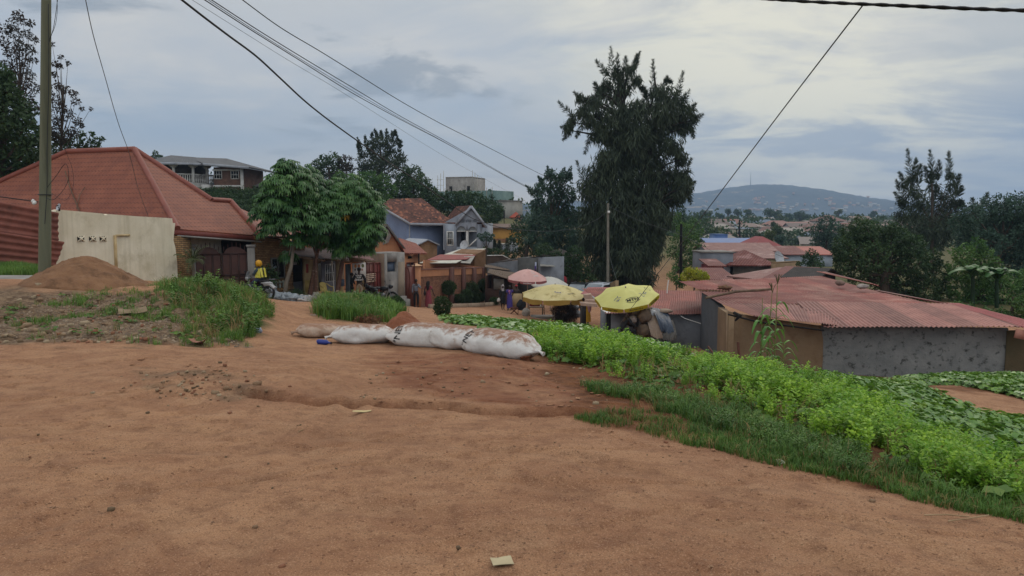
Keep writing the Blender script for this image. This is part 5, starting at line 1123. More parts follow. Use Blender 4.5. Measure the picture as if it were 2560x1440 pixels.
for a,b in (((905,385),(893,343)),((918,370),(912,338)),((930,360),(930,330)),((945,350),(936,322)),((955,350),(952,326)),((968,350),(966,322)),((980,355),(980,328)),((992,362),(990,328)),((905,400),(892,362)),((1000,380),(994,340)),((1000,370),(1002,350)),((985,340),(988,325)),((898,372),(897,350))): plume(mb,a,b,115,5,150,.6,rng,asp=.3)
mb.build('branch_tips',G_CON,o)
tree('broad_tree','broad mid green tree in front of the spiky crown',(920,104),[(890,460,28),(920,450,26),(950,460,28),(975,475,20),(870,480,26),(905,490,32),(940,490,30),(965,500,22),(860,510,26),(845,460,20),(850,440,14)],G_MID,104,dens=.85,leaf=.36,tr=.3,seed=9)
tree('broad_tree','large rounded tree between the spiky crown and the concrete tower',(1035,108),[(1035,440,26),(1010,455,24),(1055,460,24),(1075,480,20),(1000,480,26),(1035,480,32),(1065,500,26),(1020,510,28),(985,505,24),(1085,500,14),(1015,432,14)],G_DARK,108,dens=.85,leaf=.36,tr=.35,seed=10)
tree('broad_tree','wide dark tree directly behind the blue house gable',(1160,112),[(1105,505,22),(1130,495,22),(1160,495,24),(1190,500,24),(1215,515,22),(1120,525,24),(1160,525,30),(1200,535,26),(1235,540,20),(1222,560,22),(1095,490,12),(1245,525,14)],G_DARK,112,dens=.85,leaf=.36,tr=.3,seed=11)
tree('broad_tree','grey green tree with thin top twigs left of the orange-red roof',(1240,118),[(1235,505,9),(1248,518,12),(1228,490,6),(1240,540,16),(1225,475,4)],G_BLUE,118,dens=.6,leaf=.34,tr=.15,seed=12,lump=.6)
tree('hill_trees_edge','small pale green tree right of the orange-red roof',(1305,125),[(1300,550,14),(1312,565,16),(1290,570,14),(1320,585,18)],G_BLUE,125,dens=.7,leaf=.4,tr=.15,seed=13)
tree('flat_top_tree','small flat topped tree before the blue house porch',(1215,76),[(1200,590,8),(1215,587,9),(1230,591,8),(1208,597,8),(1224,598,8)],G_BLUE,76,dens=.7,leaf=.2,tr=.10,seed=14,spread=.4)
for i,(px,py,h) in enumerate(((1190,600,30),(1236,602,20),(1248,604,22),(1268,598,34))):
 m = MB(); rng = np.random.default_rng(60 + i); o = thing('column_cypress',gp(px,640,90,-.2),('%s narrow dark cypress on the terrace by the grey garden wall' % ('tallest','shortest','second shortest','broadest reddish topped')[[0,1,2,3][i]]),'cypress','cypresses on the terrace')
 if i == 0: o['label'] = 'narrow pointed cypress beside the stair rail of the blue house'
 for k in range(7): clump_cards(m,at(px,py + h * k / 6,90),.18 + .06 * k,160,.14,.4,-.4,.5,.3,rng)
 m.build('crown',G_CON,o); MB().tube([o.location,at(px,py + h * .6,90)],.06,6).build('trunk',BARK,o)
tree('terrace_shrub','low dark shrub bank beneath the grey garden wall',(1240,82),[(1215,630,14),(1235,632,14),(1255,635,14),(1275,640,14),(1225,645,12),(1250,650,12),(1205,645,12)],G_DARK,82,dens=.8,leaf=.2,tr=.08,cat='shrub',seed=15)
# --- umbrella leaved trees in front of the shops
def palmate(mb,P,N,size,rng,tb=.5):
 """clusters of drooping leaflets around points P with axis N"""
 n = len(P); k = 9
 a0 = rng.random(n) * 6.28; X = unit(np.cross(N,rdir(n,rng))); Y = np.cross(N,X); tin = np.clip(tb + (rng.random(n) - .5) * .5,0,1)
 for j in range(k):
  a = a0 + 2 * pi * j / k; R_ = X * np.cos(a)[:,None] + Y * np.sin(a)[:,None]; L_ = size * rng.uniform(.75,1.1,n)[:,None]
  W_ = np.cross(N,R_) * L_ * .17; dn = np.array([0,0,-1.]); b = P; m1 = P + R_ * L_ * .55 + N * L_ * .02 + dn * L_ * .12; e = P + R_ * L_ * .85 + dn * L_ * .62
  V = np.stack([b,m1 - W_,e,m1 + W_,m1 - N * L_ * .05],1)
  V = V.reshape(-1,3); i = np.arange(n)[:,None] * 5
  mb.bulk(V,np.concatenate([i + np.array([[0,1,4,4]])[:,:3],i + np.array([[1,2,4]]),i + np.array([[2,3,4]]),i + np.array([[3,0,4]])],0),np.tile(tin,4))
G_PALM = mat('palmate_leaf','35552a','446a30',.8,.5,tint=.42,trans=.3,spec=.4)
def umbrella_tree(label,D,clumps,stems,seed,trunkmat):
 rng = np.random.default_rng(seed); b = stems[0][0]; bp = gp(b[0],700,stems[0][2] if len(stems[0]) > 2 else D,-.2); o = thing('umbrella_leaf_tree',bp,label,'tree','broad leaved trees before the shops')
 mb = MB()
 for px,py,r in clumps:
  c = np.array(at(px,py,D + (rng.random() - .5) * 1.6)); R_ = r / F * D; R_ *= 1.28; n = int(95 * R_ * R_) + 14
  d = rdir(n,rng); d[:,2] = np.abs(d[:,2]) * 1.0 - .35; d = unit(d); P = c + d * R_ * rng.uniform(.55,1.05,n)[:,None] * np.array([1,1,.9]); Nn = unit(d * .7 + np.array([0,0,.9]) + rdir(n,rng) * .25)
  palmate(mb,P,Nn,.29,rng,.5 + (rng.random() - .5) * .3)
 mb.build('crown',G_PALM,o)
 for pts in stems:
  q = [gp(pts[0][0],700,D,-.2)] + [at(x,y,D + (i * .1)) for i,(x,y) in enumerate(pts[1])]
  m = MB(); k = len(q); m.tube(q,[pts[2] * (1 - .6 * i / (k - 1)) for i in range(k)],8); m.build('trunk',trunkmat,o,smooth=True)
 if seed == 43:
  mb = MB(); palmate(mb,np.array([tuple(at(860,538,D - 1.4))]),np.array([[0,-.3,1.]]),.42,rng); mb.build('yellow_leaf',mat('yellow_leaf','9a7426','8a6a24',5,trans=.3),o,label='yellowed drooping leaf cluster')
 m = MB(); top = at(*stems[0][1][-1],D)
 for px,py,r in clumps: c = at(px,py,D); m.tube([top,top.lerp(c,.5) + Vector((0,0,-.15)),c],[.06,.045,.02],6,cap=False)
 m.build('limb',trunkmat,o); return o
BANDED = mat('banded_bark','5b4033','4b352b',3,bump=.02,c3='9a8a78',s3=4.,t3=(.60,.64),stretch=(.6,.6,3))
umbrella_tree('leafy tree with a pale curved trunk left of the doorway, leftmost of three',37.0,[(722,432,34),(700,465,36),(745,455,34),(690,505,38),(735,500,40),(660,535,28),(705,555,42),(745,545,40),(680,575,28),(735,600,22),(715,415,18),(722,640,16),(760,480,25)],[((712,0),[(712,735),(716,705),(727,670),(732,630),(735,600),(738,560)],.13)],41,BARKL)
umbrella_tree('leafy tree with banded trunk and forking stems in the middle of three',38.6,[(760,520,36),(770,600,24),(820,610,24),(765,475,28),(800,480,34),(790,520,38),(830,510,40),(770,560,34),(812,560,42),(845,545,36),(795,590,24),(770,440,26),(840,470,24)],[((773,0),[(776,735),(782,700),(788,660),(792,635),(790,600),(800,560)],.16),((790,0),[(790,640),(812,600),(845,555)],.07),((786,0),[(790,640),(778,600),(760,560)],.06)],42,BANDED)
umbrella_tree('leafy tree with leaning red-brown trunk and yellowing leaves, rightmost of three',39.5,[(845,560,30),(880,610,30),(915,625,18),(855,630,18),(925,590,26),(880,470,34),(905,495,36),(870,515,40),(930,525,30),(900,545,42),(925,570,32),(870,575,44),(905,600,28),(850,600,30),(872,625,20),(940,545,18),(862,490,30)],[((842,0),[(843,735),(848,700),(855,660),(862,635),(868,600),(880,560)],.15)],43,BANDED)
# --- the big weeping conifer
rng = np.random.default_rng(77); D = 70
bp = gp(1575,700,D,-.4); o = thing('giant_cypress',bp,'huge dark weeping conifer with two ragged tops towering over the market','tree')
mb = MB()
BODY = [(1515,215,18),(1490,255,20),(1465,285,20),(1500,340,24),(1475,310,16),(1545,190,20),(1575,178,13),(1560,220,26),(1535,245,26),(1505,235,18),(1478,262,18),(1452,285,16),(1430,305,14),(1418,325,10),(1450,250,12),(1590,205,14),(1500,290,24),(1540,300,34),(1580,290,38),(1610,270,24),(1640,235,20),(1668,240,24),(1655,280,34),(1695,262,26),(1718,285,20),(1735,300,12),(1690,310,30),(1640,330,40),(1590,345,44),(1540,350,34),(1715,320,18),(1500,320,16),(1560,400,50),(1620,400,50),(1680,370,26),(1700,400,20),(1520,400,30),(1500,440,36),(1545,460,52),(1610,470,55),(1670,450,38),(1705,450,26),(1718,470,16),(1480,480,34),(1530,520,55),(1600,530,60),(1660,500,42),(1700,490,20),(1480,540,36),(1500,580,48),(1560,590,60),(1620,580,50),(1655,550,30),(1480,610,34),(1520,640,50),(1580,650,58),(1625,640,34),(1500,680,36),(1560,700,40),(1605,700,36),(1640,610,22)]
for px,py,r in BODY:
 c = at(px,py,D + (rng.random() - .5) * 4); rr = r / F * D; n = int((330 if r < 27 and py < 340 else 560) * rr * rr) + 70
 clump_cards(mb,c,(rr * 1.08,rr,rr),n,.75,.12,1.0,.35,.25,rng,lump=.5)
for a,b,w_ in (((1530,200),(1527,116),9),((1520,190),(1490,150),9),((1540,190),(1545,135),8),((1560,190),(1565,140),8),((1575,190),(1600,130),8),((1585,180),(1593,135),7),((1600,212),(1592,198),5),((1500,240),(1486,205),8),((1475,265),(1435,230),8),((1450,280),(1470,240),8),((1440,300),(1394,252),8),((1435,315),(1402,318),8),((1430,320),(1407,350),9),((1460,300),(1440,345),8),((1480,330),(1462,385),9),((1632,240),(1632,148),8),((1650,235),(1668,190),7),((1690,250),(1708,177),8),((1700,270),(1724,225),9),((1720,290),(1740,258),7),((1725,300),(1758,287),7),((1725,310),(1735,345),7),((1700,320),(1712,345),8),((1690,370),(1705,400),8),((1705,445),(1730,395),6),((1715,460),(1738,455),7),((1720,470),(1727,510),8),((1600,215),(1618,235),6),((1470,480),(1440,400),7),((1620,250),(1606,215),7),((1660,200),(1680,205),5)):
 plume(mb,a,b,D,w_ * .95,230,.62,rng,asp=.12)
mb.build('crown',G_CON,o)
m = MB(); tp = at(1545,170,D); m.tube([bp,at(1565,500,D),at(1555,300,D),tp],[.75,.5,.3,.06],10)
m.tube([at(1570,560,D),at(1620,400,D),at(1645,280,D),at(1634,170,D)],[.4,.3,.18,.04],8)
for px,py,r in BODY[::1]:
 c = at(px,py,D); s = at(1560 if px < 1600 else 1622,min(py + 45,640),D); m.tube([s,s.lerp(c,.6) + Vector((0,0,.3)),c],[.14,.09,.03],5,cap=False)
m.build('trunk',mat('dark_bark','26211b','1d1915',3),o)
# companion trees
def drooptree(name,label,base,clumps,plumes,D,lm,seed,leaf=.5,asp=.2,dens=90,droop=.6,tr=.25,w=7,npl=160):
 rng = np.random.default_rng(seed); bp = gp(base,700,D,-.3); o = thing(name,bp,label,'tree'); mb = MB()
 for px,py,r in clumps:
  c = at(px,py,D + (rng.random() - .5) * 3); rr = r / F * D; clump_cards(mb,c,rr,int(dens * 2.1 * rr * rr) + 40,leaf,asp,droop,.4,.3,rng,lump=.5)
 for a,b in plumes: plume(mb,a,b,D,w,npl,leaf,rng,asp=asp)
 mb.build('crown',lm,o); m = MB(); zt_ = at(*min(clumps,key=lambda c: c[1])[:2],D); m.tube([bp,bp.lerp(zt_,.5),zt_],[tr,tr * .7,tr * .2],8)
 for px,py,r in clumps: c = at(px,py,D); s = bp.lerp(zt_,.5); m.tube([s,c],[tr * .3,tr * .08],5,cap=False)
 m.build('trunk',BARK,o); return o
drooptree('bamboo_like_tree','feathery dark green tree with arching tips left of the giant conifer',1385,[(1375,440,18),(1400,450,18),(1420,440,14),(1350,475,20),(1385,480,28),(1420,490,28),(1330,480,10),(1350,515,26),(1395,525,34),(1430,540,28),(1340,560,26),(1380,570,36),(1420,590,34),(1330,600,24),(1370,620,34),(1410,640,32),(1440,600,26),(1435,680,30),(1440,640,30)],[((1380,450),(1368,415)),((1400,450),(1412,418)),((1345,490),(1313,462)),((1350,500),(1322,510)),((1360,460),(1345,440)),((1420,450),(1428,415))],78,G_BLUE,91,leaf=.42,asp=.3,dens=230)
tree('lower_thicket','black green undergrowth between the grey shop and the giant conifer',(1430,66),[(1390,650,26),(1420,670,28),(1450,680,26),(1400,690,22),(1360,625,20),(1435,640,24),(1470,700,20)],G_DARK,66,dens=.85,leaf=.22,tr=.1,seed=34)
drooptree('dark_thicket_tree','low dark broadleaf tree behind the grey shop roof',1310,[(1300,575,22),(1325,590,26),(1290,600,20),(1320,625,24),(1350,640,28),(1300,630,18),(1285,570,12),(1330,560,16),(1390,680,30),(1360,610,26)],[],84,G_DARK,92,leaf=.35,asp=.45,dens=110,droop=.2)
tree('young_trees','loose mid green tree left of the dark utility pole on the far lane',(1695,88),[(1690,560,16),(1715,575,22),(1735,560,16),(1700,600,22),(1730,605,24),(1685,630,18),(1715,640,24),(1745,640,18),(1700,665,18),(1730,670,20),(1695,540,10),(1750,580,10)],G_MID,88,dens=.6,leaf=.28,tr=.15,seed=21,lump=.5)
tree('pointed_tree','slender tree beyond the lane right of the giant conifer',(1700,100),[(1698,510,8),(1702,525,12),(1696,545,14),(1712,550,12)],G_BLUE,100,dens=.6,leaf=.3,tr=.12,seed=22)
tree('golden_shrub','yellow green clipped shrub left of the long red roof',(1735,55),[(1722,682,14),(1742,684,14),(1758,690,13),(1712,692,12),(1735,694,14),(1765,695,9),(1722,676,7)],G_YEL,55,dens=.9,leaf=.13,tr=.08,cat='shrub',seed=23)
tree('lane_bush','green weedy bush along the dirt lane',(1690,56),[(1680,690,12),(1692,700,12),(1705,706,12),(1688,672,8),(1700,712,10)],G_MID,56,dens=.7,leaf=.16,tr=.05,cat='bush',seed=24)
# --- right hand trees
tree('mango_tree','large dark dome shaped tree behind the right of the long red roof',(2230,48),[(2130,590,30),(2165,575,30),(2110,620,28),(2150,620,36),(2200,600,36),(2240,600,34),(2280,620,34),(2185,645,42),(2235,650,46),(2285,660,42),(2325,650,30),(2345,690,36),(2110,660,26),(2145,680,34),(2210,700,36),(2270,715,36),(2320,730,36),(2360,740,26),(2100,640,20),(2230,575,18)],G_DARK,48,dens=.85,leaf=.2,asp=.45,tr=.4,seed=25,lump=.45)
tree('leafy_tree','fresh green tree with palm like fronds right of the dark dome tree',(2440,47),[(2410,640,28),(2440,620,24),(2460,650,30),(2400,680,30),(2440,690,34),(2480,690,34),(2400,725,32),(2450,740,36),(2510,730,36),(2540,700,30),(2420,770,26),(2480,775,30),(2540,770,30),(2580,740,40)],G_MID,47,dens=.8,leaf=.2,asp=.45,tr=.3,seed=26,lump=.5)
tree('edge_thicket','low tangled green thicket behind the right end of the long roof',(2540,40),[(2420,775,18),(2460,785,18),(2500,790,20),(2540,790,22),(2580,795,24),(2620,790,26),(2640,740,40),(2600,700,40),(2560,760,26),(2390,765,14)],G_MID,40,dens=.8,leaf=.16,asp=.45,tr=.1,seed=33,lump=.5)
tree('shadow_tree','hazy dark tree mass at the far right edge',(2500,62),[(2430,540,30),(2470,530,34),(2510,520,34),(2550,515,36),(2450,580,40),(2500,570,44),(2550,570,44),(2590,540,40),(2420,600,30),(2470,610,40),(2530,620,44),(2400,560,24),(2580,620,50),(2590,680,50),(2545,660,36),(2560,590,30)],G_BLUE,62,dens=.8,leaf=.24,asp=.45,tr=.4,seed=27,lump=.5)
C3 = [(2275,455,16),(2285,480,18),(2300,500,22),(2330,440,14),(2335,470,18),(2345,500,24),(2375,440,12),(2380,470,16),(2375,500,22),(2260,510,18),(2290,530,28),(2335,540,34),(2380,530,28),(2400,510,12),(2270,560,26),(2320,575,34),(2370,570,30),(2250,540,16),(2410,560,20),(2300,600,26),(2350,600,28),(2430,545,16),(2450,525,10)]
drooptree('casuarina_tree','tall feathery tree with three ragged spires on the right',2330,C3,[((2280,460),(2268,372)),((2285,450),(2290,395)),((2295,460),(2302,410)),((2270,480),(2248,430)),((2265,500),(2240,450)),((2262,520),(2236,480)),((2332,450),(2325,375)),((2345,450),(2348,400)),((2325,460),(2312,415)),((2375,450),(2372,378)),((2385,470),(2400,435)),((2395,490),(2405,465)),((2450,535),(2470,480)),((2440,540),(2430,495)),((2520,540),(2520,495)),((2400,520),(2402,500))],84,G_CON,93,leaf=.7,asp=.14,dens=130,w=9,npl=260)
tree('garden_tree','mid distance olive tree before the pale three storey blocks',(2150,120),[(2140,560,16),(2165,565,16),(2150,585,20),(2175,590,16),(2125,590,14),(2195,570,8),(2145,545,8)],G_OLIVE,120,dens=.6,leaf=.36,tr=.2,seed=28,lump=.5)
tree('garden_tree','rounded grey green tree in the middle of the village',(2065,130),[(2065,560,22),(2050,580,22),(2085,580,22),(2065,600,24),(2095,610,18),(2045,605,18),(2070,622,18)],G_BLUE,130,dens=.7,leaf=.4,tr=.25,seed=29)
tree('yard_tree','dark round yard tree right of the satellite dish',(2028,74),[(2028,636,14),(2040,650,16),(2018,652,14),(2035,668,16),(2050,660,10)],G_DARK,74,dens=.7,leaf=.26,tr=.12,seed=30,lump=.5)
tree('yard_shrub','narrow dark shrub beside the mud yard wall',(1998,66),[(1998,660,8),(2000,672,8)],G_DARK,66,dens=.8,leaf=.16,tr=.05,cat='shrub',seed=31)
FARS = [(1758,530,9,520,'round dark tree on the ridge left of the hill'),(1775,535,8,520,''),(1800,540,10,480,''),(1820,528,8,560,''),(1845,530,9,560,''),(1868,530,9,540,''),(1830,545,14,420,''),(1795,560,8,400,''),(1865,556,10,420,''),(1925,530,12,520,''),(1938,535,12,500,''),(1955,545,12,460,''),(1975,540,12,500,''),(2000,538,14,520,''),(2020,545,12,480,''),(2025,572,14,300,''),(1795,578,16,200,''),(1788,590,12,180,''),(1840,590,9,220,''),(1938,562,10,250,''),(1945,575,14,180,''),(1928,590,16,170,''),(1950,600,14,165,''),(1900,590,12,190,''),(2110,545,10,480,''),(2120,560,10,350,''),(2095,530,8,600,''),(2180,535,8,600,''),(2210,545,9,450,''),(2000,600,9,200,''),(1742,575,9,260,''),(1770,605,8,170,''),(1745,545,12,300,''),(1975,555,9,420,'')]
descr = ['round dark','pale olive','bluish green','broad low','tall ragged']
for i,(px,py,r,D,lab) in enumerate(FARS):
 rn_ = random.Random(i); cl = [(px + rn_.uniform(-.7,.7) * r,py + rn_.uniform(-.4,.6) * r,r * rn_.uniform(.45,.7),rn_.uniform(-1,1) * r / F * D * .4) for _ in range(6)]
 near = {0: 'on the town skyline',1: 'among the distant roofs',2: 'between the town houses'}[0 if py < 545 else 1 if py < 570 else 2]
 tree('town_tree','distant %s tree standing %s' % (descr[i % 5],near),(px,D),cl,(G_FAR,G_OLIVE,G_BLUE,G_FAR,G_DARK)[i % 5],D,dens=.8,leaf=.0035 * D * .6,tr=.0012 * D,seed=200 + i,group='trees of the distant town',lump=.5)
# woods beyond: one mass nobody could count
rng = np.random.default_rng(5); n = 9000; mb = MB()
cand = []
for _ in range(800):
 px = rng.uniform(1650,2750) if rng.random() < .7 else rng.uniform(-100,1650); D = 150 * 9. ** rng.random()
 if 1730 < px < 2100 and (D < 200 or rng.random() < .3): continue
 p = at(px,545,D); cand.append((p.x,D,gz(p.x,D)))
for x,y,z in cand: 
 for k in range(2): q_ = rng.uniform(.6,1.3) * (.6 + y / 700); clump_cards(mb,(x + rng.normal() * 3,y,z + 2.4 * q_),(3.4 * q_,3.4 * q_,3.6 * q_),90,.0035 * y + .25,.7,0,.5,.4,rng)
wo = mb.build('distant_woods',G_FAR); tag(wo,'far woods scattered over the plain','woods',kind='stuff')
# --- trimmed bushes by the brick wall
def bush(label,px,py,rpx,D,lm=G_DARK,seed=0,h=1.,leaf=.09,name='trimmed_bush',stem=True,cat='bush',group='bushes along the roadside terrace'):
 rng = np.random.default_rng(seed + 500); base = gp(px,700,D,-.05); c = at(px,py,D); o = thing(name,base,label,cat,group); m = MB(); r = rpx / F * D * 1.12
 clump_cards(m,c,(r,r * .9,r * h),int(30 * r * r / (leaf * leaf * .55)),leaf,.55,0,.6,.72,rng,lump=.22); clump_cards(m,c + Vector((0,0,-.2 * r)),(r * .95,r * .8,r * h * .95),int(12 * r * r / (leaf * leaf * .55)),leaf * 1.5,.6,0,.4,.4,rng)
 m.build('foliage',lm,o); MB().tube([base,c],.05,6).build('stem',BARK,o); return o
MG2 = LM('bush_leaf','2c3d22','38492a')
for i,(lab,px,py,r,D,h) in enumerate((('round topiary ball bush on a stem by the brick wall, leftmost of the terrace',1121,718,18,57,.85),('low trimmed bush between the two ball topped bushes',1148,745,13,56,.8),('dark clipped bush just right of the low trimmed bush',1165,738,15,56.5,1.0),('large round dark bush in the middle of the brick wall',1178,722,17,58.5,1.0),('high round bush under the right end of the brick wall',1209,712,14,60.5,1.0),('lower bush touching the high round bush on its right',1222,728,14,60,.9),('low wide bush left of the kerb stones',1200,742,13,58.5,.7),('bushy dark clump under the large round bush',1184,748,15,57,.8))):
 bush(lab,px,py,r,49.5 + (px - 1050) / 162 * 12.5 - 1.7,MG2,i,h)
bush('dark leafy bush in the middle of the dirt lot right of the walking woman',1106,766,21,24.5,MG2,20,1.15,.05,'roadside_bush',cat='bush',group=None)
bush('low dark bush right of the second grass mound',990,756,20,34,MG2,21,.75,.07,'roadside_bush',group=None)
bush('round green bush by the wooden kiosk',1236,752,12,57,MG2,22,.7,.08,group='bushes along the roadside terrace')
# potted palm by the gate
pp = thing('young_palm',gp(483,700,31.5,-.1),'young palm with spreading fronds in front of the brown gate','palm'); q = gp(483,700,31.5); crn = at(482,655,31.5)
MB().tube([q - Vector((0,0,.2)),q.lerp(crn,.5) + Vector((.03,0,0)),crn],[.09,.07,.06],8).build('trunk',BARKL,pp)
mb = MB(); rng = np.random.default_rng(9)
for k in range(17):
 a = rng.uniform(0,6.28); el = rng.uniform(.3,1.3); Ln = rng.uniform(.9,1.35); d = np.array([cos(a) * cos(el) * 1.1,sin(a) * cos(el),sin(el)]); pts = [np.array(crn) + d * Ln * t + np.array([0,0,-.55 * Ln * t * t * (1.3 - el * .5)]) for t in np.linspace(0,1,16)]
 mb.tube([Vector(p) for p in pts],.012,4,cap=False)
 for i in range(2,16):
  ax = unit((pts[i] - pts[i - 1])[None])[0]; sdv = unit(np.cross(ax,[0,0,1])[None])[0]
  for s in (-1,1): 
   U = unit((ax * .6 + sdv * s + np.array([0,0,-.35]))[None]); cards(mb,pts[i][None],U,unit(np.cross(U,[[0,0,1.]])),.34 * (1.1 - i / 20),.035,.5)
mb.build('fronds',mat('frond_green','3f4c26','50592c',3,.6,tint=.01,trans=.2),pp)
# ================================================================ GROUND COVER (nobody could count it)
def scatter(mb,tmpl,P,yaw,sc,tilt=None,tj=.3,rng=RNG):
 V,Fc,T = tmpl; n = len(P); c,s = np.cos(yaw),np.sin(yaw)
 VV = V[None] * sc[:,None,None]; X = VV[...,0] * c[:,None] - VV[...,1] * s[:,None]; Y = VV[...,0] * s[:,None] + VV[...,1] * c[:,None]
 W_ = np.stack([X,Y,VV[...,2]],-1) + P[:,None]; mb.bulk(W_.reshape(-1,3),(Fc[None] + (np.arange(n) * len(V))[:,None,None]).reshape(-1,Fc.shape[1]),np.clip((T[None] + (rng.random(n)[:,None] - .5) * tj),0,1).ravel())
def sample(poly,bx,by,n,rng,extra=None):
 x = rng.uniform(*bx,n); y = rng.uniform(*by,n); z = H(x,y); px,py = proj(x,y,z); k = inpoly(px + (fbm(x * 2 + 5,y * 2,4,.65) - .5) * 90,py + (fbm(x * 2,y * 2 + 9,4,.65) - .5) * 34,poly)
 if extra is not None: k &= extra(x,y,px,py)
 return np.stack([x,y,z],-1)[k]
def t_grass(h,n,seed,lean=.5,w=.008,rad=.05):
 r = np.random.default_rng(seed); V = []; Fc = []; T = []
 for i in range(n):
  a = r.uniform(0,6.28); b = r.uniform(0,6.28); p = np.array([cos(a),sin(a),0]) * r.uniform(0,rad); d = np.array([cos(b),sin(b),0]) * lean * r.uniform(.2,1); hh = h * r.uniform(.5,1.1); sd_ = np.array([-sin(b),cos(b),0]) * w
  V += [p - sd_,p + sd_,p + d * hh * .35 + [0,0,hh * .6] + sd_ * .7,p + d * hh * .35 + [0,0,hh * .6] - sd_ * .7,p + d * hh + [0,0,hh * (1 - .25 * lean)] - sd_ * .1,p + d * hh + [0,0,hh * (1 - .25 * lean)] + sd_ * .1]; k = i * 6
  Fc += [(k,k + 1,k + 2,k + 3),(k + 3,k + 2,k + 5,k + 4)]; tt = r.uniform(.25,.75); T += [tt,tt]
 return np.array(V),np.array(Fc),np.array(T)
def t_leafy(kind,seed):
 """pea: upright stems with small round leaves; bean: low with broad triple leaflets"""
 r = np.random.default_rng(seed); mb = MB()
 if kind == 'pea':
  for s in range(4):
   a = r.uniform(0,6.28); ln = r.uniform(.0,.12); h = r.uniform(.14,.30); b = np.array([cos(a),sin(a),0]) * .03
   for k in range(9):
    t = (k + 1) / 9; p = b + np.array([cos(a) * ln * t,sin(a) * ln * t,h * t])
    for q in range(4):
     aa = r.uniform(0,6.28); U = unit(np.array([[cos(aa),sin(aa),r.uniform(-.1,.8)]])); Wv = unit(np.cross(U,r.normal(size=(1,3)) * .4 + [[0,0,1]])); cards(mb,(p + U[0] * .012)[None],U,Wv,r.uniform(.024,.046),r.uniform(.018,.034),np.array([r.uniform(.3,.8) * (.75 + .25 * t)]))
   U = unit(np.array([[cos(a) * ln,sin(a) * ln,h]])); cards(mb,b[None],U,np.array([[1.,0,0]]),h,.006,.4)
 else:
  for s in range(9):
   a = r.uniform(0,6.28); ln = r.uniform(.05,.2); h = r.uniform(.04,.16); p = np.array([cos(a) * ln,sin(a) * ln,h]); nn_ = unit(np.array([[cos(a) * .5,sin(a) * .5,1.]]) + r.normal(size=(1,3)) * .25)
   for q in (-1.2,0,1.2):
    aa = a + q; U = np.array([[cos(aa),sin(aa),-.15]]); U = unit(U - (U @ nn_[0])[:,None] * nn_ * .8); L_ = r.uniform(.06,.1); cards(mb,p[None],U,unit(np.cross(nn_,U)),L_,L_ * .8,np.array([r.uniform(.25,.8)]))
   U = unit(p[None]); cards(mb,np.zeros((1,3)),U,np.array([[0,1.,0]]),np.linalg.norm(p),.007,.3)
 return np.concatenate(mb.V),np.concatenate(mb.F),np.concatenate(mb.T)
G_PEA = mat('pea_leaf','557f26','86ab36',2.2,.6,tint=.4,trans=.35,spec=.25); G_BEAN = mat('bean_leaf','51732c','6d9038',1.8,.42,tint=.42,trans=.25,spec=.5); G_GR = mat('grass_blade','486729','5f7d31',1.2,.6,tint=.4,trans=.25,c3='6f6a3a',s3=1.6,t3=(.6,.75)); G_GR2 = mat('grass_dark','3c5a20','52722b',1.5,.6,tint=.4,trans=.2,c3='5d5630',s3=2.4,t3=(.64,.76))
rng = np.random.default_rng(3)
notpath = lambda x,y,px,py: ~inpoly(px,py + 6,PATH2)
PEA = [(1330,865),(1350,845),(1500,862),(1640,893),(1720,908),(1850,930),(2050,962),(2150,1010),(2300,1095),(2600,1215),(2600,1290),(2300,1195),(2020,1085),(1900,1050),(1760,1000),(1620,965),(1500,935),(1400,905),(1335,885)]
BEANT = [(1115,800),(1300,811),(1450,828),(1620,868),(1720,900),(1640,898),(1500,868),(1340,848),(1220,818),(1130,806)]
BEANR = [(2040,945),(2180,942),(2290,972),(2330,1008),(2450,1050),(2640,1085),(2640,1230),(2300,1105),(2150,1015)]
BEANF = [(2240,948),(2400,938),(2640,938),(2640,1040),(2480,985),(2400,965),(2310,965)]
WEED = [(1440,960),(1640,985),(1780,1015),(1900,1060),(2050,1100),(2320,1205),(2640,1300),(2640,1345),(2560,1305),(2350,1250),(2150,1195),(1950,1140),(1800,1085),(1620,1030),(1560,1020)]
GSTRIP = [(1455,1040),(1560,1028),(1700,1062),(1850,1095),(2000,1140),(2150,1180),(2350,1235),(2640,1300),(2640,1345),(2560,1318),(2350,1272),(2150,1215),(1950,1168),(1700,1103),(1540,1075)]
CLOD = [(1360,890),(1500,925),(1700,955),(1900,1005),(2120,1060),(2020,1090),(1760,1005),(1620,985),(1440,965)]
cropd = lambda x,y,px,py: (~inpoly(px,py + 6,PATH2)) & (fbm(x * 1.1,y * 1.1,3) + rng.random(len(x)) * .35 > .56) & (~inpoly(px,py,CLOD) | ((rng.random(len(x)) > .7) & (fbm(x * 1.7,y * 1.7,2) > .45)))
P = sample(PEA,(-.5,8.5),(5,19),15000,rng,cropd); mb = MB(); tm = [t_leafy('pea',i) for i in range(5)]
for i,t in enumerate(tm): Q = P[i::5]; scatter(mb,t,Q,rng.random(len(Q)) * 6.28,rng.uniform(.4,1.0,len(Q)) * np.clip(.35 + 1.4 * fbm(Q[:,0] * 1.4,Q[:,1] * 1.4,3),.4,1.5),rng=rng)
o = mb.build('pea_plants',G_PEA); tag(o,'bright green pea plants filling the middle of the plot','pea plants',kind='stuff')
mb = MB(); tb_ = [t_leafy('bean',10 + i) for i in range(5)]
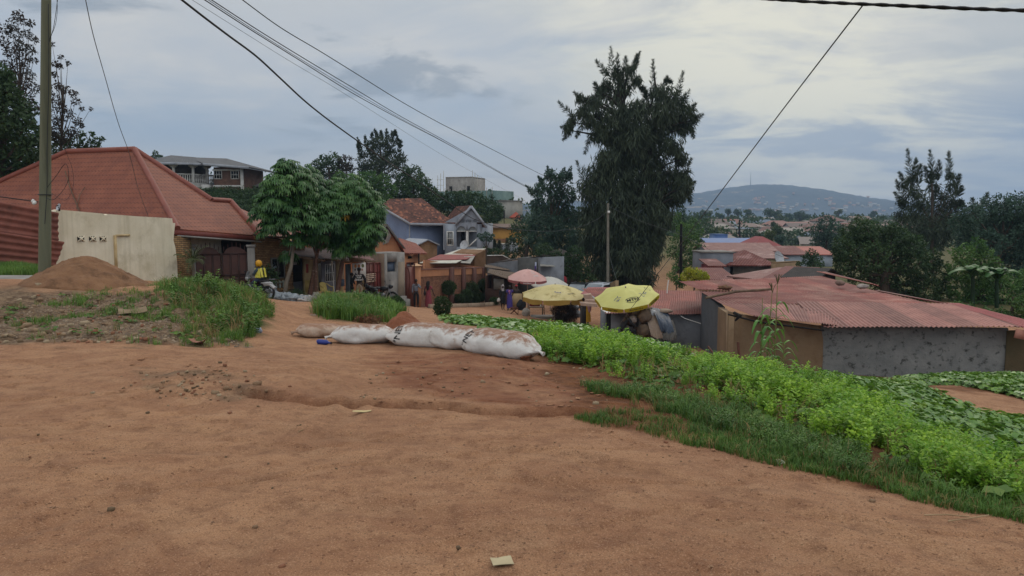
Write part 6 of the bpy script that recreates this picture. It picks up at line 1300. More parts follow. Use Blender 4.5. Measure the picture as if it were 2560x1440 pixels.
for poly,bx,by,n in ((BEANT,(-2.5,5.5),(14,25),9000),(BEANR,(3,9.5),(6,15.5),9000),(BEANF,(6,15),(12,20),8000)):
 P = sample(poly,bx,by,n,rng,lambda x,y,px,py: (~inpoly(px,py + 6,PATH2)) & (fbm(x * 1.3 + 9,y * 1.3,3) + rng.random(len(x)) * .3 > .42))
 for i,t in enumerate(tb_): Q = P[i::5]; scatter(mb,t,Q,rng.random(len(Q)) * 6.28,rng.uniform(.7,1.2,len(Q)) * (1.0 if poly is not BEANT else .9),rng=rng)
o = mb.build('bean_plants',G_BEAN); tag(o,'broad leaved bean plants around the edges of the plot','bean plants',kind='stuff')
mb = MB()
P = sample(WEED,(.3,6),(3.8,10),12000,rng,lambda x,y,px,py: fbm(x * 1.6 + 30,y * 1.6,3) > .42)
for i,t in enumerate(tm[:3]): Q = P[i::14]; Q = Q[fbm(Q[:,0] * 2,Q[:,1] * 2,3) > .5]; scatter(mb,t,Q,rng.random(len(Q)) * 6.28,rng.uniform(.25,.6,len(Q)),rng=rng)
for i in range(3): Q = P[i::3][:2600]; scatter(mb,t_grass(.11,12,70 + i,.9,.0025,.05),Q,rng.random(len(Q)) * 6.28,rng.uniform(.6,1.5,len(Q)),rng=rng)
P = sample(GSTRIP,(.3,5.2),(3.6,7.4),24000,rng,lambda x,y,px,py: fbm(x * 2.1,y * 2.1,3) + rng.random(len(x)) * .2 > .43)
for i in range(4): Q = P[i::4]; scatter(mb,t_grass(.055,10,80 + i,.8,.0018,.03),Q,rng.random(len(Q)) * 6.28,rng.uniform(.6,1.5,len(Q)),rng=rng)
o = mb.build('verge_grass',G_GR2); tag(o,'short dark grass along the road edge','grass',kind='stuff')
mb = MB()
GRA2 = [(395,728),(420,712),(520,708),(600,722),(640,748),(668,780),(668,806),(640,838),(590,856),(450,862),(440,840),(500,818),(470,790),(430,765)]
P = sample(GRA2,(-8.5,-2.5),(10,30),30000,rng,lambda x,y,px,py: fbm(x * .8,y * .8,3) + rng.random(len(x)) * .4 > .46)
for i in range(5): Q = P[i::5]; scatter(mb,t_grass(.30,16,90 + i,.75,.005,.12),Q,rng.random(len(Q)) * 6.28,rng.uniform(.25,.9,len(Q)) * np.clip(.1 + 1.7 * fbm(Q[:,0] * 1.1,Q[:,1] * 1.1,3),.25,1.4) * np.clip(Q[:,1] / 17,.6,1.3),rng=rng)
GRB2 = [(790,792),(830,752),(880,745),(935,750),(990,782),(980,800),(900,802),(840,802)]
P = sample(GRB2,(-7.5,-2),(15,33),22000,rng,lambda x,y,px,py: fbm(x * .9 + 7,y * .9,3) + rng.random(len(x)) * .35 > .42)
for i in range(5): Q = P[i::5]; scatter(mb,t_grass(.30,14,96 + i,.75,.006,.14),Q,rng.random(len(Q)) * 6.28,rng.uniform(.3,1.15,len(Q)) * np.clip(.2 + 1.7 * fbm(Q[:,0] * 1.1,Q[:,1] * 1.1,3),.3,1.5),rng=rng)
GL = [(-300,652),(0,655),(145,672),(150,690),(-300,688)]
P = sample(GL,(-20,-13),(19,28),14000,rng)
for i in range(3): Q = P[i::3]; scatter(mb,t_grass(.25,10,99 + i,.6,.007,.12),Q,rng.random(len(Q)) * 6.28,rng.uniform(.6,1.2,len(Q)),rng=rng)
dg_ = MB(); wd_ = MB()
for poly,bx,by,nn__,hh_ in ((GRA2,(-8.5,-2.5),(10,30),2600,.36),(GRB2,(-7.5,-2),(15,33),2200,.36),(WEED,(.3,6),(3.8,10),2600,.14),(GSTRIP,(.3,5.2),(3.6,7.4),5000,.08),(PEA,(-.5,8.5),(5,19),4200,.26),(RUB,(-9,-3),(9,19),900,.14)):
 P = sample(poly,bx,by,nn__,rng)
 for i in range(2): Q = P[i::2]; scatter(dg_,t_grass(hh_,5,150 + i,1.0,.0022 if hh_ < .2 else .004,.06),Q,rng.random(len(Q)) * 6.28,rng.uniform(.5,1.3,len(Q)),rng=rng)
 if hh_ < .3:
  for i in range(3 if poly is PEA or poly is RUB else 0): Q = P[i::9]; scatter(wd_,tb_[i],Q,rng.random(len(Q)) * 6.28,rng.uniform(.4,1.1,len(Q)) * (1. if poly is PEA else .55),rng=rng)
  Q = P[4::5]; scatter(wd_,t_grass(hh_ * 1.1,12,160,.8,.003,.07),Q,rng.random(len(Q)) * 6.28,rng.uniform(.5,1.2,len(Q)),rng=rng)
o = dg_.build('dry_grass',mat('dry_blade','8a7448','6d5a38',2,.8,tint=.3,trans=.2)); tag(o,'thin dry straw coloured blades among the green growth','dry grass',kind='stuff')
o = wd_.build('mixed_weeds',LM('weed_leaf','3c5a26','55702c',.4,.25,1.5)); tag(o,'mixed darker weeds growing between the crop plants','weeds',kind='stuff')
# tufts in the rubble and along the far lane
P = sample(RUB,(-9,-3),(9,19),4000,rng,lambda x,y,px,py: fbm(x * 1.2 + 4,y * 1.2,3) > .62)
Q = P; scatter(mb,t_grass(.16,14,105,.8,.004,.08),Q,rng.random(len(Q)) * 6.28,rng.uniform(.5,1.2,len(Q)),rng=rng)
for poly,bx,by,nn__ in ((GRA2,(-8.5,-2.5),(10,30),500),(GRB2,(-7.5,-2),(15,33),450)):
 P = sample(poly,bx,by,nn__,rng)
 for i,t in enumerate(tm): Q = P[i::5]; scatter(mb,t,Q,rng.random(len(Q)) * 6.28,rng.uniform(.6,1.5,len(Q)),rng=rng)
o = mb.build('tall_grass',G_GR); tag(o,'rank green grass growing over the earth mounds','grass',kind='stuff')
# ================================================================ OBJECTS
def text_mesh(s,size,bold=.0,sx=1.):
 cu = bpy.data.curves.new('t','FONT'); cu.body = s; cu.size = size; cu.align_x = 'CENTER'; cu.align_y = 'CENTER'; cu.offset = bold; cu.resolution_u = 3
 ob = bpy.data.objects.new('t',cu); COL.objects.link(ob); dg = bpy.context.evaluated_depsgraph_get(); me = bpy.data.meshes.new_from_object(ob.evaluated_get(dg))
 V = np.array([tuple(v.co) for v in me.vertices]) * np.array([sx,1,1]); Fc = [tuple(p.vertices) for p in me.polygons]
 bpy.data.objects.remove(ob); bpy.data.meshes.remove(me); return V,Fc
def add_faces(mb,V,Fc,tint=None):
 base = mb.n; by = {}
 for f in Fc: by.setdefault(len(f),[]).append(f)
 first = True
 for k,fs in by.items():
  if first: mb.bulk(V,fs,tint); first = False
  else:
   mb.F.append(np.asarray(fs,np.int64) + base); mb.T.append(np.full(len(fs),.5))
def place_text(s,org,ux,uy,size,m,par,bold=.0,off=.01,sx=1.,name='lettering',fn=None):
 V,Fc = text_mesh(s,size,bold,sx); org = np.array(org,float); ux = np.array(Vector(ux).normalized()); uy = np.array(Vector(uy).normalized()); n = np.cross(ux,uy)
 W_ = org + V[:,:1] * ux + V[:,1:2] * uy + n * off if fn is None else fn(V)
 mb = MB(); add_faces(mb,W_,Fc); return mb.build(name,m,par)
INK = mat('ink_black','1c1b1c',None,3,.7); INKB = mat('ink_blue','2e3a74',None,3,.7); INKW = mat('ink_white','c2c0bc',None,3,.7)
def ringband(fn,r0,r1,w_,m,par,name='logo_ring',n=40):
 P = []
 for k in range(n + 1):
  a = 2 * pi * k / n; P.append([fn(np.array([[(r0 + s) * cos(a),(r1 + s) * sin(a),0]]))[0] for s in (-w_ / 2,w_ / 2)])
 mb = MB(); mb.grid(np.array(P)); return mb.build(name,m,par)
def skinmesh(verts,edges,radii,root=0,sub=1):
 me = bpy.data.meshes.new('sk'); me.from_pydata([tuple(v) for v in verts],edges,[]); ob = bpy.data.objects.new('sk',me); COL.objects.link(ob)
 ob.modifiers.new('s','SKIN').branch_smoothing = .6
 if not me.skin_vertices: me.attributes
 sl = me.skin_vertices[0].data if me.skin_vertices else None
 if sl is None:
  return None
 for i,r in enumerate(radii): sl[i].radius = (r,r) if not hasattr(r,'__len__') else r; sl[i].use_root = (i == root)
 sb = ob.modifiers.new('b','SUBSURF'); sb.levels = sub; sb.render_levels = sub
 dg = bpy.context.evaluated_depsgraph_get(); dg.update(); m2 = bpy.data.meshes.new_from_object(ob.evaluated_get(dg))
 V = np.array([tuple(v.co) for v in m2.vertices]).reshape(-1,3); Fc = [tuple(p.vertices) for p in m2.polygons]
 bpy.data.objects.remove(ob); bpy.data.meshes.remove(m2); bpy.data.meshes.remove(me); return V,Fc
SKIN = mat('dark_skin','3e2a20','34231b',6,.55)
HAIR = mat('black_hair','14110f','1b1714',9,.8,bump=.004,bscale=60)
def head(mb,c,yaw=0.,r=.10,pitch=0.):
 """head with nose, jaw, brow, ears and eyes; faces -y at yaw 0"""
 th = np.linspace(0,pi,13)[:,None]; ph = np.linspace(0,2 * pi,20,endpoint=False)[None,:]
 x = np.sin(th) * np.cos(ph) * .76; y = np.sin(th) * np.sin(ph) * .95; z = np.cos(th) * 1.18 + 0 * ph
 jaw = np.clip(-z - .2,0,1); x = x * (1 - .30 * jaw); y = y * (1 - .18 * jaw) - .06 * jaw
 nose = np.exp(-((x / .16) ** 2) - ((z + .12) / .24) ** 2) * (y < 0); y = y - nose * .20
 brow = np.exp(-((z - .18) / .12) ** 2) * (y < 0); y = y - brow * .05; eye = np.exp(-((np.abs(x) - .3) / .14) ** 2 - ((z - .03) / .12) ** 2) * (y < 0); y = y + eye * .10
 mouth = np.exp(-((x / .25) ** 2) - ((z + .58) / .07) ** 2) * (y < 0); y = y - mouth * .06
 P = np.stack([x,y,z],-1) * r; M = np.array(Matrix.Rotation(yaw,3,'Z') @ Matrix.Rotation(pitch,3,'X')); mb.grid(P @ M.T + np.array(c),close=True)
 for s in (-1,1): mb.blob(np.array(c) + M @ np.array([s * .76 * r,.05 * r,0]),(.10 * r,.2 * r,.28 * r),0,seg=8,ring=6)
def hand(mb,w_,d,side,curl=.4,s=1.):
 """palm, four unequal bent fingers and a thumb from the wrist along d"""
 w_ = Vector(w_); d = Vector(d).normalized(); u = Vector(side).normalized(); u = (u - d * u.dot(d)).normalized(); n = d.cross(u)
 m = w_ + d * .05 * s; mb.blob(m,(.042 * s,.022 * s,.052 * s),.02,seg=8,ring=6)
 for k,L_ in enumerate((.068,.078,.072,.055)):
  b = w_ + d * .085 * s + u * (k - 1.5) * .020 * s; m1 = b + (d + n * curl * .3) * L_ * .5 * s; e = m1 + (d * (1 - curl) + n * curl) * L_ * .5 * s; mb.tube([b - d * .02 * s,b,m1,e],[.010 * s,.0095 * s,.009 * s,.007 * s],6)
 b = w_ + d * .025 * s + u * .035 * s; mb.tube([b,b + (u * .8 + d) * .028 * s,b + (u * .4 + d) * .06 * s],[.012 * s,.011 * s,.008 * s],6)
E_ARM = [(0,1),(1,2),(2,3)]
def person(label,loc,yaw,J,cloth,scale=1.,headyaw=0.,hair='short',hpitch=0.,hands=True):
 """J: joints (x, y, z); the figure faces -y before yaw. cloth: list of (name, spec, material)"""
 o = thing('person',loc,label,'person'); M = Matrix.Translation(loc) @ Matrix.Rotation(yaw,4,'Z') @ Matrix.Diagonal((scale,scale,scale,1))
 D0_ = dict(pelvis=(0,0,.94),waist=(0,0,1.08),chest=(0,0,1.28),neck=(0,0,1.46),head=(0,-.02,1.60),shl=(-.17,0,1.40),shr=(.17,0,1.40),ell=(-.22,.02,1.13),elr=(.22,.02,1.13),wrl=(-.22,-.06,.88),wrr=(.22,-.06,.88),hil=(-.09,0,.90),hir=(.09,0,.90),knl=(-.10,-.02,.49),knr=(.10,-.02,.49),anl=(-.10,.03,.08),anr=(.10,.03,.08),tol=(-.11,-.12,.035),tor=(.11,-.12,.035))
 D0_.update(J); K = {k: Vector(v) for k,v in D0_.items()}
 nm = list(K); ix = {k: i for i,k in enumerate(nm)}
 ed = [('pelvis','waist'),('waist','chest'),('chest','neck'),('neck','head'),('chest','shl'),('chest','shr'),('shl','ell'),('ell','wrl'),('shr','elr'),('elr','wrr'),('pelvis','hil'),('pelvis','hir'),('hil','knl'),('knl','anl'),('anl','tol'),('hir','knr'),('knr','anr'),('anr','tor')]
 rad = dict(pelvis=(.13,.10),waist=(.12,.09),chest=(.14,.10),neck=.05,head=.055,shl=.06,shr=.06,ell=.04,elr=.04,wrl=.028,wrr=.028,hil=.085,hir=.085,knl=.058,knr=.058,anl=.038,anr=.038,tol=.035,tor=.035)
 r_ = skinmesh([K[k] for k in nm],[(ix[a],ix[b]) for a,b in ed],[rad[k] for k in nm],ix['pelvis'])
 mb = MB(M); add_faces(mb,*r_); head(mb,K['head'] + Vector((0,0,.02)),headyaw,.105,hpitch)
 if hands:
  for s,a,b in ((-1,'ell','wrl'),(1,'elr','wrr')): hand(mb,K[b],K[b] - K[a],(0,-1,0))
 body = mb.build('body',SKIN,o,smooth=True)
 hc = K['head'] + Vector((0,.012,.045))
 if hair in ('short','long'):
  mb = MB(M); th = np.linspace(0,pi * .56,8)[:,None]; ph = np.linspace(0,2 * pi,20,endpoint=False)[None,:]; q = np.stack([np.sin(th) * np.cos(ph) * .88,np.sin(th) * np.sin(ph) * 1.05 + .10,np.cos(th) * 1.22 + 0 * ph],-1) * .105
  mb.grid(q @ np.array(Matrix.Rotation(headyaw,3,'Z')).T + np.array(K['head'] + Vector((0,0,.02))),close=True)
  if hair == 'long': mb.tube([hc + Vector((0,.05,.06)),hc + Vector((0,.09,-.05)),hc + Vector((0,.13,-.28)),hc + Vector((0,.12,-.48))],[.10,.12,.11,.05],12)
  mb.build('hair',HAIR,o,smooth=True)
 for name,spec,m in cloth:
  mb = MB(M)
  if spec == 'shirt' or spec == 'tee':
   ks = ['pelvis','waist','chest','neckl','shl','shr','ell','elr'] + (['wrl','wrr'] if spec == 'shirt' else []); KK = dict(K); KK['neckl'] = K['chest'].lerp(K['neck'],.72)
   if spec == 'tee': KK['ell'] = K['shl'].lerp(K['ell'],.7); KK['elr'] = K['shr'].lerp(K['elr'],.7)
   else: KK['wrl'] = K['ell'].lerp(K['wrl'],.92); KK['wrr'] = K['elr'].lerp(K['wrr'],.92)
   e2 = [('pelvis','waist'),('waist','chest'),('chest','neckl'),('chest','shl'),('chest','shr'),('shl','ell'),('shr','elr')] + ([('ell','wrl'),('elr','wrr')] if spec == 'shirt' else [])
   rr = dict(pelvis=(.165,.13),waist=(.15,.12),chest=(.165,.125),neckl=.075,shl=.085,shr=.085,ell=.062,elr=.062,wrl=.046,wrr=.046)
   add_faces(mb,*skinmesh([KK[k] for k in ks],[(ks.index(a),ks.index(b)) for a,b in e2],[rr[k] for k in ks],0))
  elif spec == 'trousers':
   ks = ['waist','pelvis','hil','hir','knl','knr','anl','anr']; KK = dict(K); KK['waist'] = K['pelvis'].lerp(K['waist'],.6); KK['anl'] = K['knl'].lerp(K['anl'],.92); KK['anr'] = K['knr'].lerp(K['anr'],.92)
   e2 = [('waist','pelvis'),('pelvis','hil'),('pelvis','hir'),('hil','knl'),('hir','knr'),('knl','anl'),('knr','anr')]; rr = dict(waist=(.14,.11),pelvis=(.15,.12),hil=.105,hir=.105,knl=.078,knr=.078,anl=.058,anr=.058)
   add_faces(mb,*skinmesh([KK[k] for k in ks],[(ks.index(a),ks.index(b)) for a,b in e2],[rr[k] for k in ks],1))
  elif spec[0] == 'skirt':      # ('skirt', z_bottom, half width)
   zb,hw = spec[1],spec[2]; kz = np.linspace(0,1,9); z0_ = K['waist'].z; P = []
   for t in kz:
    z = z0_ + (zb - z0_) * t; w_ = .145 + (hw - .145) * min(1,t * 1.6) ** .8; cx_ = K['waist'].x * (1 - t) + (K['anl'].x + K['anr'].x) / 2 * t; cy_ = K['waist'].y * (1 - t) + (K['anl'].y + K['anr'].y) / 2 * t
    P.append([(cx_ + w_ * cos(a) * (1 + .05 * sin(7 * a) * t),cy_ + w_ * .78 * sin(a) * (1 + .06 * sin(9 * a) * t),z) for a in np.linspace(0,2 * pi,28,endpoint=False)])
   mb.grid(np.array(P),close=True)
  elif spec == 'shoes':
   for a,b in (('anl','tol'),('anr','tor')): c = (K[a] + K[b]) / 2; mb.blob((c.x,c.y,.045),(.05,.13,.045),.05,seg=10,ring=7)
  elif spec == 'scarf':
   mb.blob(K['head'] + Vector((0,.03,.05)),(.105,.12,.135),.05,seg=16,ring=10); mb.tube([K['head'] + Vector((0,.04,.0)),K['neck'] + Vector((0,.02,-.02)),K['neck'] + Vector((0,.03,-.12))],[.10,.10,.14],12)
  elif spec == 'cap':
   mb.blob(K['head'] + Vector((0,.0,.075)),(.098,.115,.085),.02,seg=16,ring=9); c = K['head'] + Vector((0,-.12,.07)); mb.box(c,(.14,.12,.015),rz=0)
  elif spec == 'helmet':
   th = np.linspace(0,pi * .78,10)[:,None]; ph = np.linspace(0,2 * pi,24,endpoint=False)[None,:]; q = np.stack([np.sin(th) * np.cos(ph) * .145,np.sin(th) * np.sin(ph) * .165,np.cos(th) * .165 + 0 * ph],-1)
   cut = (q[...,1] < -.06) & (q[...,2] < .04); q[...,1] = np.where(cut,-.06,q[...,1]); mb.grid(q @ np.array(Matrix.Rotation(headyaw,3,'Z')).T + np.array(K['head'] + Vector((0,.01,.04))),close=True)
  elif spec == 'visor':
   c = K['head'] + Vector((0,0,.04)); P = [[tuple(Vector((.142 * sin(a),-.165 * cos(a),z))) for a in np.linspace(-1.1,1.1,12)] for z in (.05,-.01,-.07)]; P = np.array(P) @ np.array(Matrix.Rotation(headyaw,3,'Z')).T + np.array(c); mb.grid(P)
  elif spec == 'bag':
   mb.blob(K['pelvis'] + Vector((.24,.04,.02)),(.07,.14,.16),.15,3,seg=12,ring=8); mb.tube([K['pelvis'] + Vector((.24,0,.12)),K['shr'] + Vector((.03,.06,.05)),K['pelvis'] + Vector((.24,.1,.12))],.012,5)
  elif spec[0] == 'blobs':
   for c,r in spec[1]: mb.blob(c,r,.15,int(c[2] * 10),seg=12,ring=8)
  mb.build(name,m,o,smooth=True)
 return o,M,K
def cl(name,c1,c2=None,**k): return mat(name,c1,c2 or c1,8,.85,bump=.004,bscale=14,**k)
loc = gp(1040,700,47.0); person('man in grey shirt and black trousers holding a hand to his chin',loc,.15,dict(elr=(.27,-.10,1.16),wrr=(.08,-.17,1.40),anl=(-.09,.06,.08),tol=(-.10,-.08,.035)),[('shirt','shirt',cl('grey_shirt','6d6f76','5f6168')),('trousers','trousers',cl('black_trousers','1d1d20')),('shoes','shoes',cl('brown_shoes','2c2019'))])
loc = gp(1071,700,47.5); person('woman in a long dusty red dress with long black hair and shoulder bag',loc,pi - .3,dict(elr=(.28,.0,1.14),ell=(-.30,.05,1.12),wrl=(-.36,-.02,.90)),[('dress_top','tee',cl('red_dress','7e3a41','6c3038')),('skirt',('skirt',.12,.22),cl('red_dress','7e3a41')),('handbag','bag',cl('dark_bag','2a2528'))],hair='long',scale=.97)
loc = gp(1257,700,54.0); person('woman in a black dress and pale headscarf carrying a plastic bag',loc,.1,dict(anl=(-.05,.08,.08),tol=(-.05,-.06,.035),anr=(.06,-.06,.08)),[('dress_top','shirt',cl('black_dress','191a1c')),('skirt',('skirt',.48,.19),cl('black_dress','191a1c')),('headscarf','scarf',cl('pale_scarf','8d8583')),('plastic_bag',('blobs',[((-.30,-.08,.68),(.13,.10,.15)),((-.28,-.08,.80),(.05,.05,.06))]),cl('white_plastic','a39c94'))],hair='none')
loc = gp(1274,700,53.6); person('woman in a purple dress with a pink patterned neckline beside the woman in black',loc,-.1,dict(elr=(.24,.10,1.16),wrr=(.14,.16,.98)),[('dress_top','tee',cl('purple_dress','3b3272','463a7c')),('skirt',('skirt',.16,.20),cl('purple_dress','3b3272','463a7c')),('neckline',('blobs',[((0,-.125,1.32),(.07,.02,.10)),((0,-.11,1.20),(.03,.02,.08))]),cl('pink_pattern','9d6489')),('shoes','shoes',cl('black_shoes','191717'))],scale=1.02)
loc = gp(898,700,40.5); hb2 = cl('black_hoodie','151517','1c1c1f')
o,M,K = person('man in a black top with white lettering on his back',loc,pi + .1,dict(ell=(-.30,.02,1.12),elr=(.30,.02,1.12),wrl=(-.26,-.18,.98),wrr=(.26,-.18,.98)),[('black_top','shirt',hb2),('trousers','trousers',cl('khaki_trousers','8b7b66','7b6c58')),('cap','cap',hb2)],scale=1.07)
ux = (M.to_3x3() @ Vector((-1,0,0))).normalized()
for s,z in (('LOUD',1.36),('TOP',1.26),('UNION',1.15)):
 c = M @ Vector((0,.158,z)); place_text(s,c,ux,(0,0,1),.105,INKW,o,bold=.004,off=.012,sx=1.1)
loc = gp(879,700,42.0); person('figure in black half hidden left of the man with white lettering',loc,pi * .6,dict(),[('black_coat','shirt',hb2),('trousers','trousers',cl('black_trousers','1d1d20'))],scale=.88)
loc = gp(1291,700,55.5,-.1); person('person with a red cap behind the counter under the pink umbrella',loc,0,dict(),[('shirt','shirt',cl('dark_shirt','2a2624')),('trousers','trousers',cl('black_trousers','1d1d20')),('cap','cap',cl('red_cap','8d2b30'))])
loc = gp(1466,700,43.5); person('person bending over in a yellow top with a pink cloth over one shoulder',loc,pi + .2,dict(chest=(0,-.22,1.18),neck=(0,-.34,1.28),head=(0,-.44,1.34),waist=(0,-.06,1.05),shl=(-.19,-.26,1.24),shr=(.19,-.26,1.24),ell=(-.24,-.40,1.02),elr=(.24,-.40,1.02),wrl=(-.16,-.52,.86),wrr=(.16,-.52,.86)),[('yellow_top','tee',cl('yellow_cloth','b58a22','a57c1c')),('wrap_skirt',('skirt',.25,.24),cl('yellow_cloth','b58a22','a57c1c',c3='5c4a1e',s3=5.,t3=(.6,.64))),('pink_cloth',('blobs',[((-.13,-.02,1.18),(.13,.13,.22)),((-.15,.06,.95),(.11,.08,.26))]),cl('pink_cloth','a07a7c','8f6a6e'))],scale=1.08)
loc = gp(1562,700,32.6); person('person dressed in black sitting with bent back beside the goods pile',loc,1.9,dict(pelvis=(0,.1,.50),waist=(0,.06,.66),chest=(0,-.06,.90),neck=(0,-.16,1.06),head=(0,-.22,1.20),shl=(-.18,-.08,1.0),shr=(.18,-.08,1.0),ell=(-.24,-.22,.78),elr=(.24,-.22,.78),wrl=(-.12,-.40,.64),wrr=(.12,-.40,.64),hil=(-.1,.06,.48),hir=(.1,.06,.48),knl=(-.14,-.36,.52),knr=(.14,-.36,.52),anl=(-.14,-.34,.08),anr=(.14,-.34,.08),tol=(-.14,-.48,.035),tor=(.14,-.48,.035)),[('black_top','shirt',hb2),('trousers','trousers',hb2)],scale=1.12)
# ---------------------------------------------------------------- motorcycles
MRUB = mat('rubber','1a1a1a',None,5,.8); MMET = mat('bike_metal','77777a','5a5a5e',4,.35,metal=.6); MBW = mat('bike_white','a9a7a6','94918f',3,.4); MBR_ = mat('bike_maroon','3c1a20','2e1519',3,.4); MBK = mat('bike_black','1b1a1c','232224',5,.6)
def motorcycle(label,loc,yaw,main=MBW,dark=MBR_,screen=True):
 o = thing('motorcycle',loc,label,'motorcycle'); M = Matrix.Translation(loc) @ Matrix.Rotation(yaw,4,'Z')   # forward = +x
 for x in (.66,-.62):
  mb = MB(M); n = 22; P = []
  for k in range(n):
   a = 2 * pi * k / n; P.append([(x + (.285 + .055 * cos(b)) * cos(a),.05 * sin(b),.31 + (.285 + .055 * cos(b)) * sin(a)) for b in np.linspace(0,2 * pi,8,endpoint=False)])
  P.append(P[0]); mb.grid(np.array(P),close=True); wv = mb.build('wheel',MRUB,o,smooth=True)
  mb = MB(M); mb.tube([(x,-.06,.31),(x,.06,.31)],.06,10)
  for k in range(8): a = pi * k / 8; mb.tube([(x - .24 * cos(a),0,.31 - .24 * sin(a)),(x + .24 * cos(a),0,.31 + .24 * sin(a))],.008,4,cap=False)
  mb.build('rim',MMET,wv)
 mb = MB(M); mb.tube([(.66,.07,.31),(.50,.07,.72),(.42,.07,.98)],.022,6); mb.tube([(.66,-.07,.31),(.50,-.07,.72),(.42,-.07,.98)],.022,6); mb.build('fork',MMET,o)
 mb = MB(M); mb.tube([(.40,-.34,1.04),(.44,-.16,1.02),(.44,.16,1.02),(.40,.34,1.04)],.015,6); mb.build('handlebar',MBK,o)
 mb = MB(M); mb.tube([(.44,0,.9),(.10,0,.62),(-.2,0,.55),(-.62,.0,.50)],[.03,.04,.04,.03],8); mb.tube([(.40,0,.8),(.22,0,.34),(-.2,0,.32),(-.25,0,.55)],.022,6); mb.tube([(-.62,.08,.31),(-.2,.08,.36)],.02,6); mb.tube([(-.62,-.08,.31),(-.2,-.08,.36)],.02,6); mb.build('frame',MBK,o)
 mb = MB(M); mb.blob((.05,0,.42),(.19,.14,.16),.12,2); mb.tube([(.1,-.14,.38),(-.1,-.17,.30),(-.75,-.17,.34)],[.025,.03,.045],8); mb.build('engine',MMET,o,smooth=True)
 mb = MB(M); mb.blob((.16,0,.80),(.26,.15,.14),.03,1,seg=16,ring=10); mb.build('fuel_tank',dark,o,smooth=True)
 mb = MB(M); mb.blob((-.28,0,.82),(.40,.14,.07),.05,4,seg=18,ring=10); mb.build('seat',MBK,o,smooth=True)
 mb = MB(M); mb.blob((-.52,0,.74),(.34,.13,.08),.04,6,seg=16,ring=9); mb.tube([(-.4,0,.68),(-.72,0,.70),(-.96,0,.52)],[.09,.10,.07],8); mb.build('rear_fairing',main,o,smooth=True)
 mb = MB(M); mb.box((-.86,0,.40),(.03,.2,.22),ry=.3); mb.bar((-.55,.12,.92),(-.95,.12,.92),.02); mb.bar((-.55,-.12,.92),(-.95,-.12,.92),.02); mb.bar((-.95,-.14,.92),(-.95,.14,.92),.02)
 for k in range(5): mb.bar((-.45 - k * .06,-.18,.40 + k * .03),(-.5 - k * .06,-.18,.62),.014)
 mb.build('rear_rack',MMET,o)
 P = [(.66 + .36 * cos(a),.31 + .36 * sin(a)) for a in np.linspace(.2,2.6,9)]; mb = MB(M)
 mb.grid(np.array([[(x,y,z) for y in (-.06,.06)] for x,z in P])); mb.build('front_fender',main,o)
 mb = MB(M); mb.blob((.56,0,.92),(.12,.12,.12),.05,7); f = mb.build('headlight_fairing',main,o,smooth=True)
 mb = MB(M); mb.tube([(.66,0,.92),(.685,0,.92)],.075,12); mb.build('headlight',M_GLASS,f)
 if screen: mb = MB(M); mb.slab([(.60,-.12,1.0),(.60,.12,1.0),(.50,.09,1.24),(.50,-.09,1.24)],(.008,0,0)); mb.build('windscreen',mat('smoky_screen','85888a',None,3,.2),f)
 for s in (-1,1): mb = MB(M); mb.tube([(.42,s * .26,1.05),(.38,s * .34,1.22)],.008,5); mb.blob((.38,s * .36,1.25),(.02,.06,.04),0,seg=8,ring=6); mb.build('mirror',MBK,o)
 return o,M
bl = gp(644,700,34.6); byaw = pi - .42
motorcycle('parked white and maroon motorcycle with a rider beside the gate post',bl,byaw)
o,M,K = person('motorcycle rider in a yellow helmet and yellow vest looking down at his hands',bl,byaw + pi / 2,dict(pelvis=(0,.22,.93),waist=(0,.20,1.06),chest=(0,.15,1.26),neck=(0,.12,1.44),head=(0,.08,1.56),shl=(-.19,.15,1.38),shr=(.19,.15,1.38),ell=(-.25,.04,1.14),elr=(.25,.04,1.14),wrl=(-.08,-.18,1.12),wrr=(.08,-.18,1.12),hil=(-.1,.18,.90),hir=(.1,.18,.90),knl=(-.24,-.14,.72),knr=(.24,-.14,.72),anl=(-.22,.04,.30),anr=(.22,.04,.30),tol=(-.22,-.10,.27),tor=(.22,-.10,.27)),[('jacket','shirt',cl('grey_jacket','3c464c','323a40')),('jeans','trousers',cl('dark_jeans','222b3b')),('helmet','helmet',mat('helmet_yellow','c08a16','b07d12',3,.35)),('visor','visor',M_GLASS)],hair='none',hpitch=.25,headyaw=-.2)
mb = MB(M)
for s in (-1,1): mb.slab([(s * .05,.0,1.42),(s * .17,.02,1.40),(s * .16,.03,1.0),(s * .05,.01,1.0)],(0,-.012,0)); mb.slab([(s * .05,.30,1.42),(s * .17,.29,1.40),(s * .165,.37,1.0),(s * .05,.38,1.0)],(0,.012,0))
for s in (-1,1): mb.slab([(s * .175,.05,1.38),(s * .175,.28,1.38),(s * .182,.36,.98),(s * .182,.03,.98)],(s * .012,0,0))
mb.build('safety_vest',mat('vest_yellow','b9ab2c','c9c060',6,.6),o)
motorcycle('dark motorcycle parked on its stand beside the grey booth',gp(953,700,43.4),2.9 - pi,MBK,MBK,False)
motorcycle('dark motorcycle partly hidden by grass before the brown panel gate',gp(925,700,41.6),2.2,MBK,MBK,False)
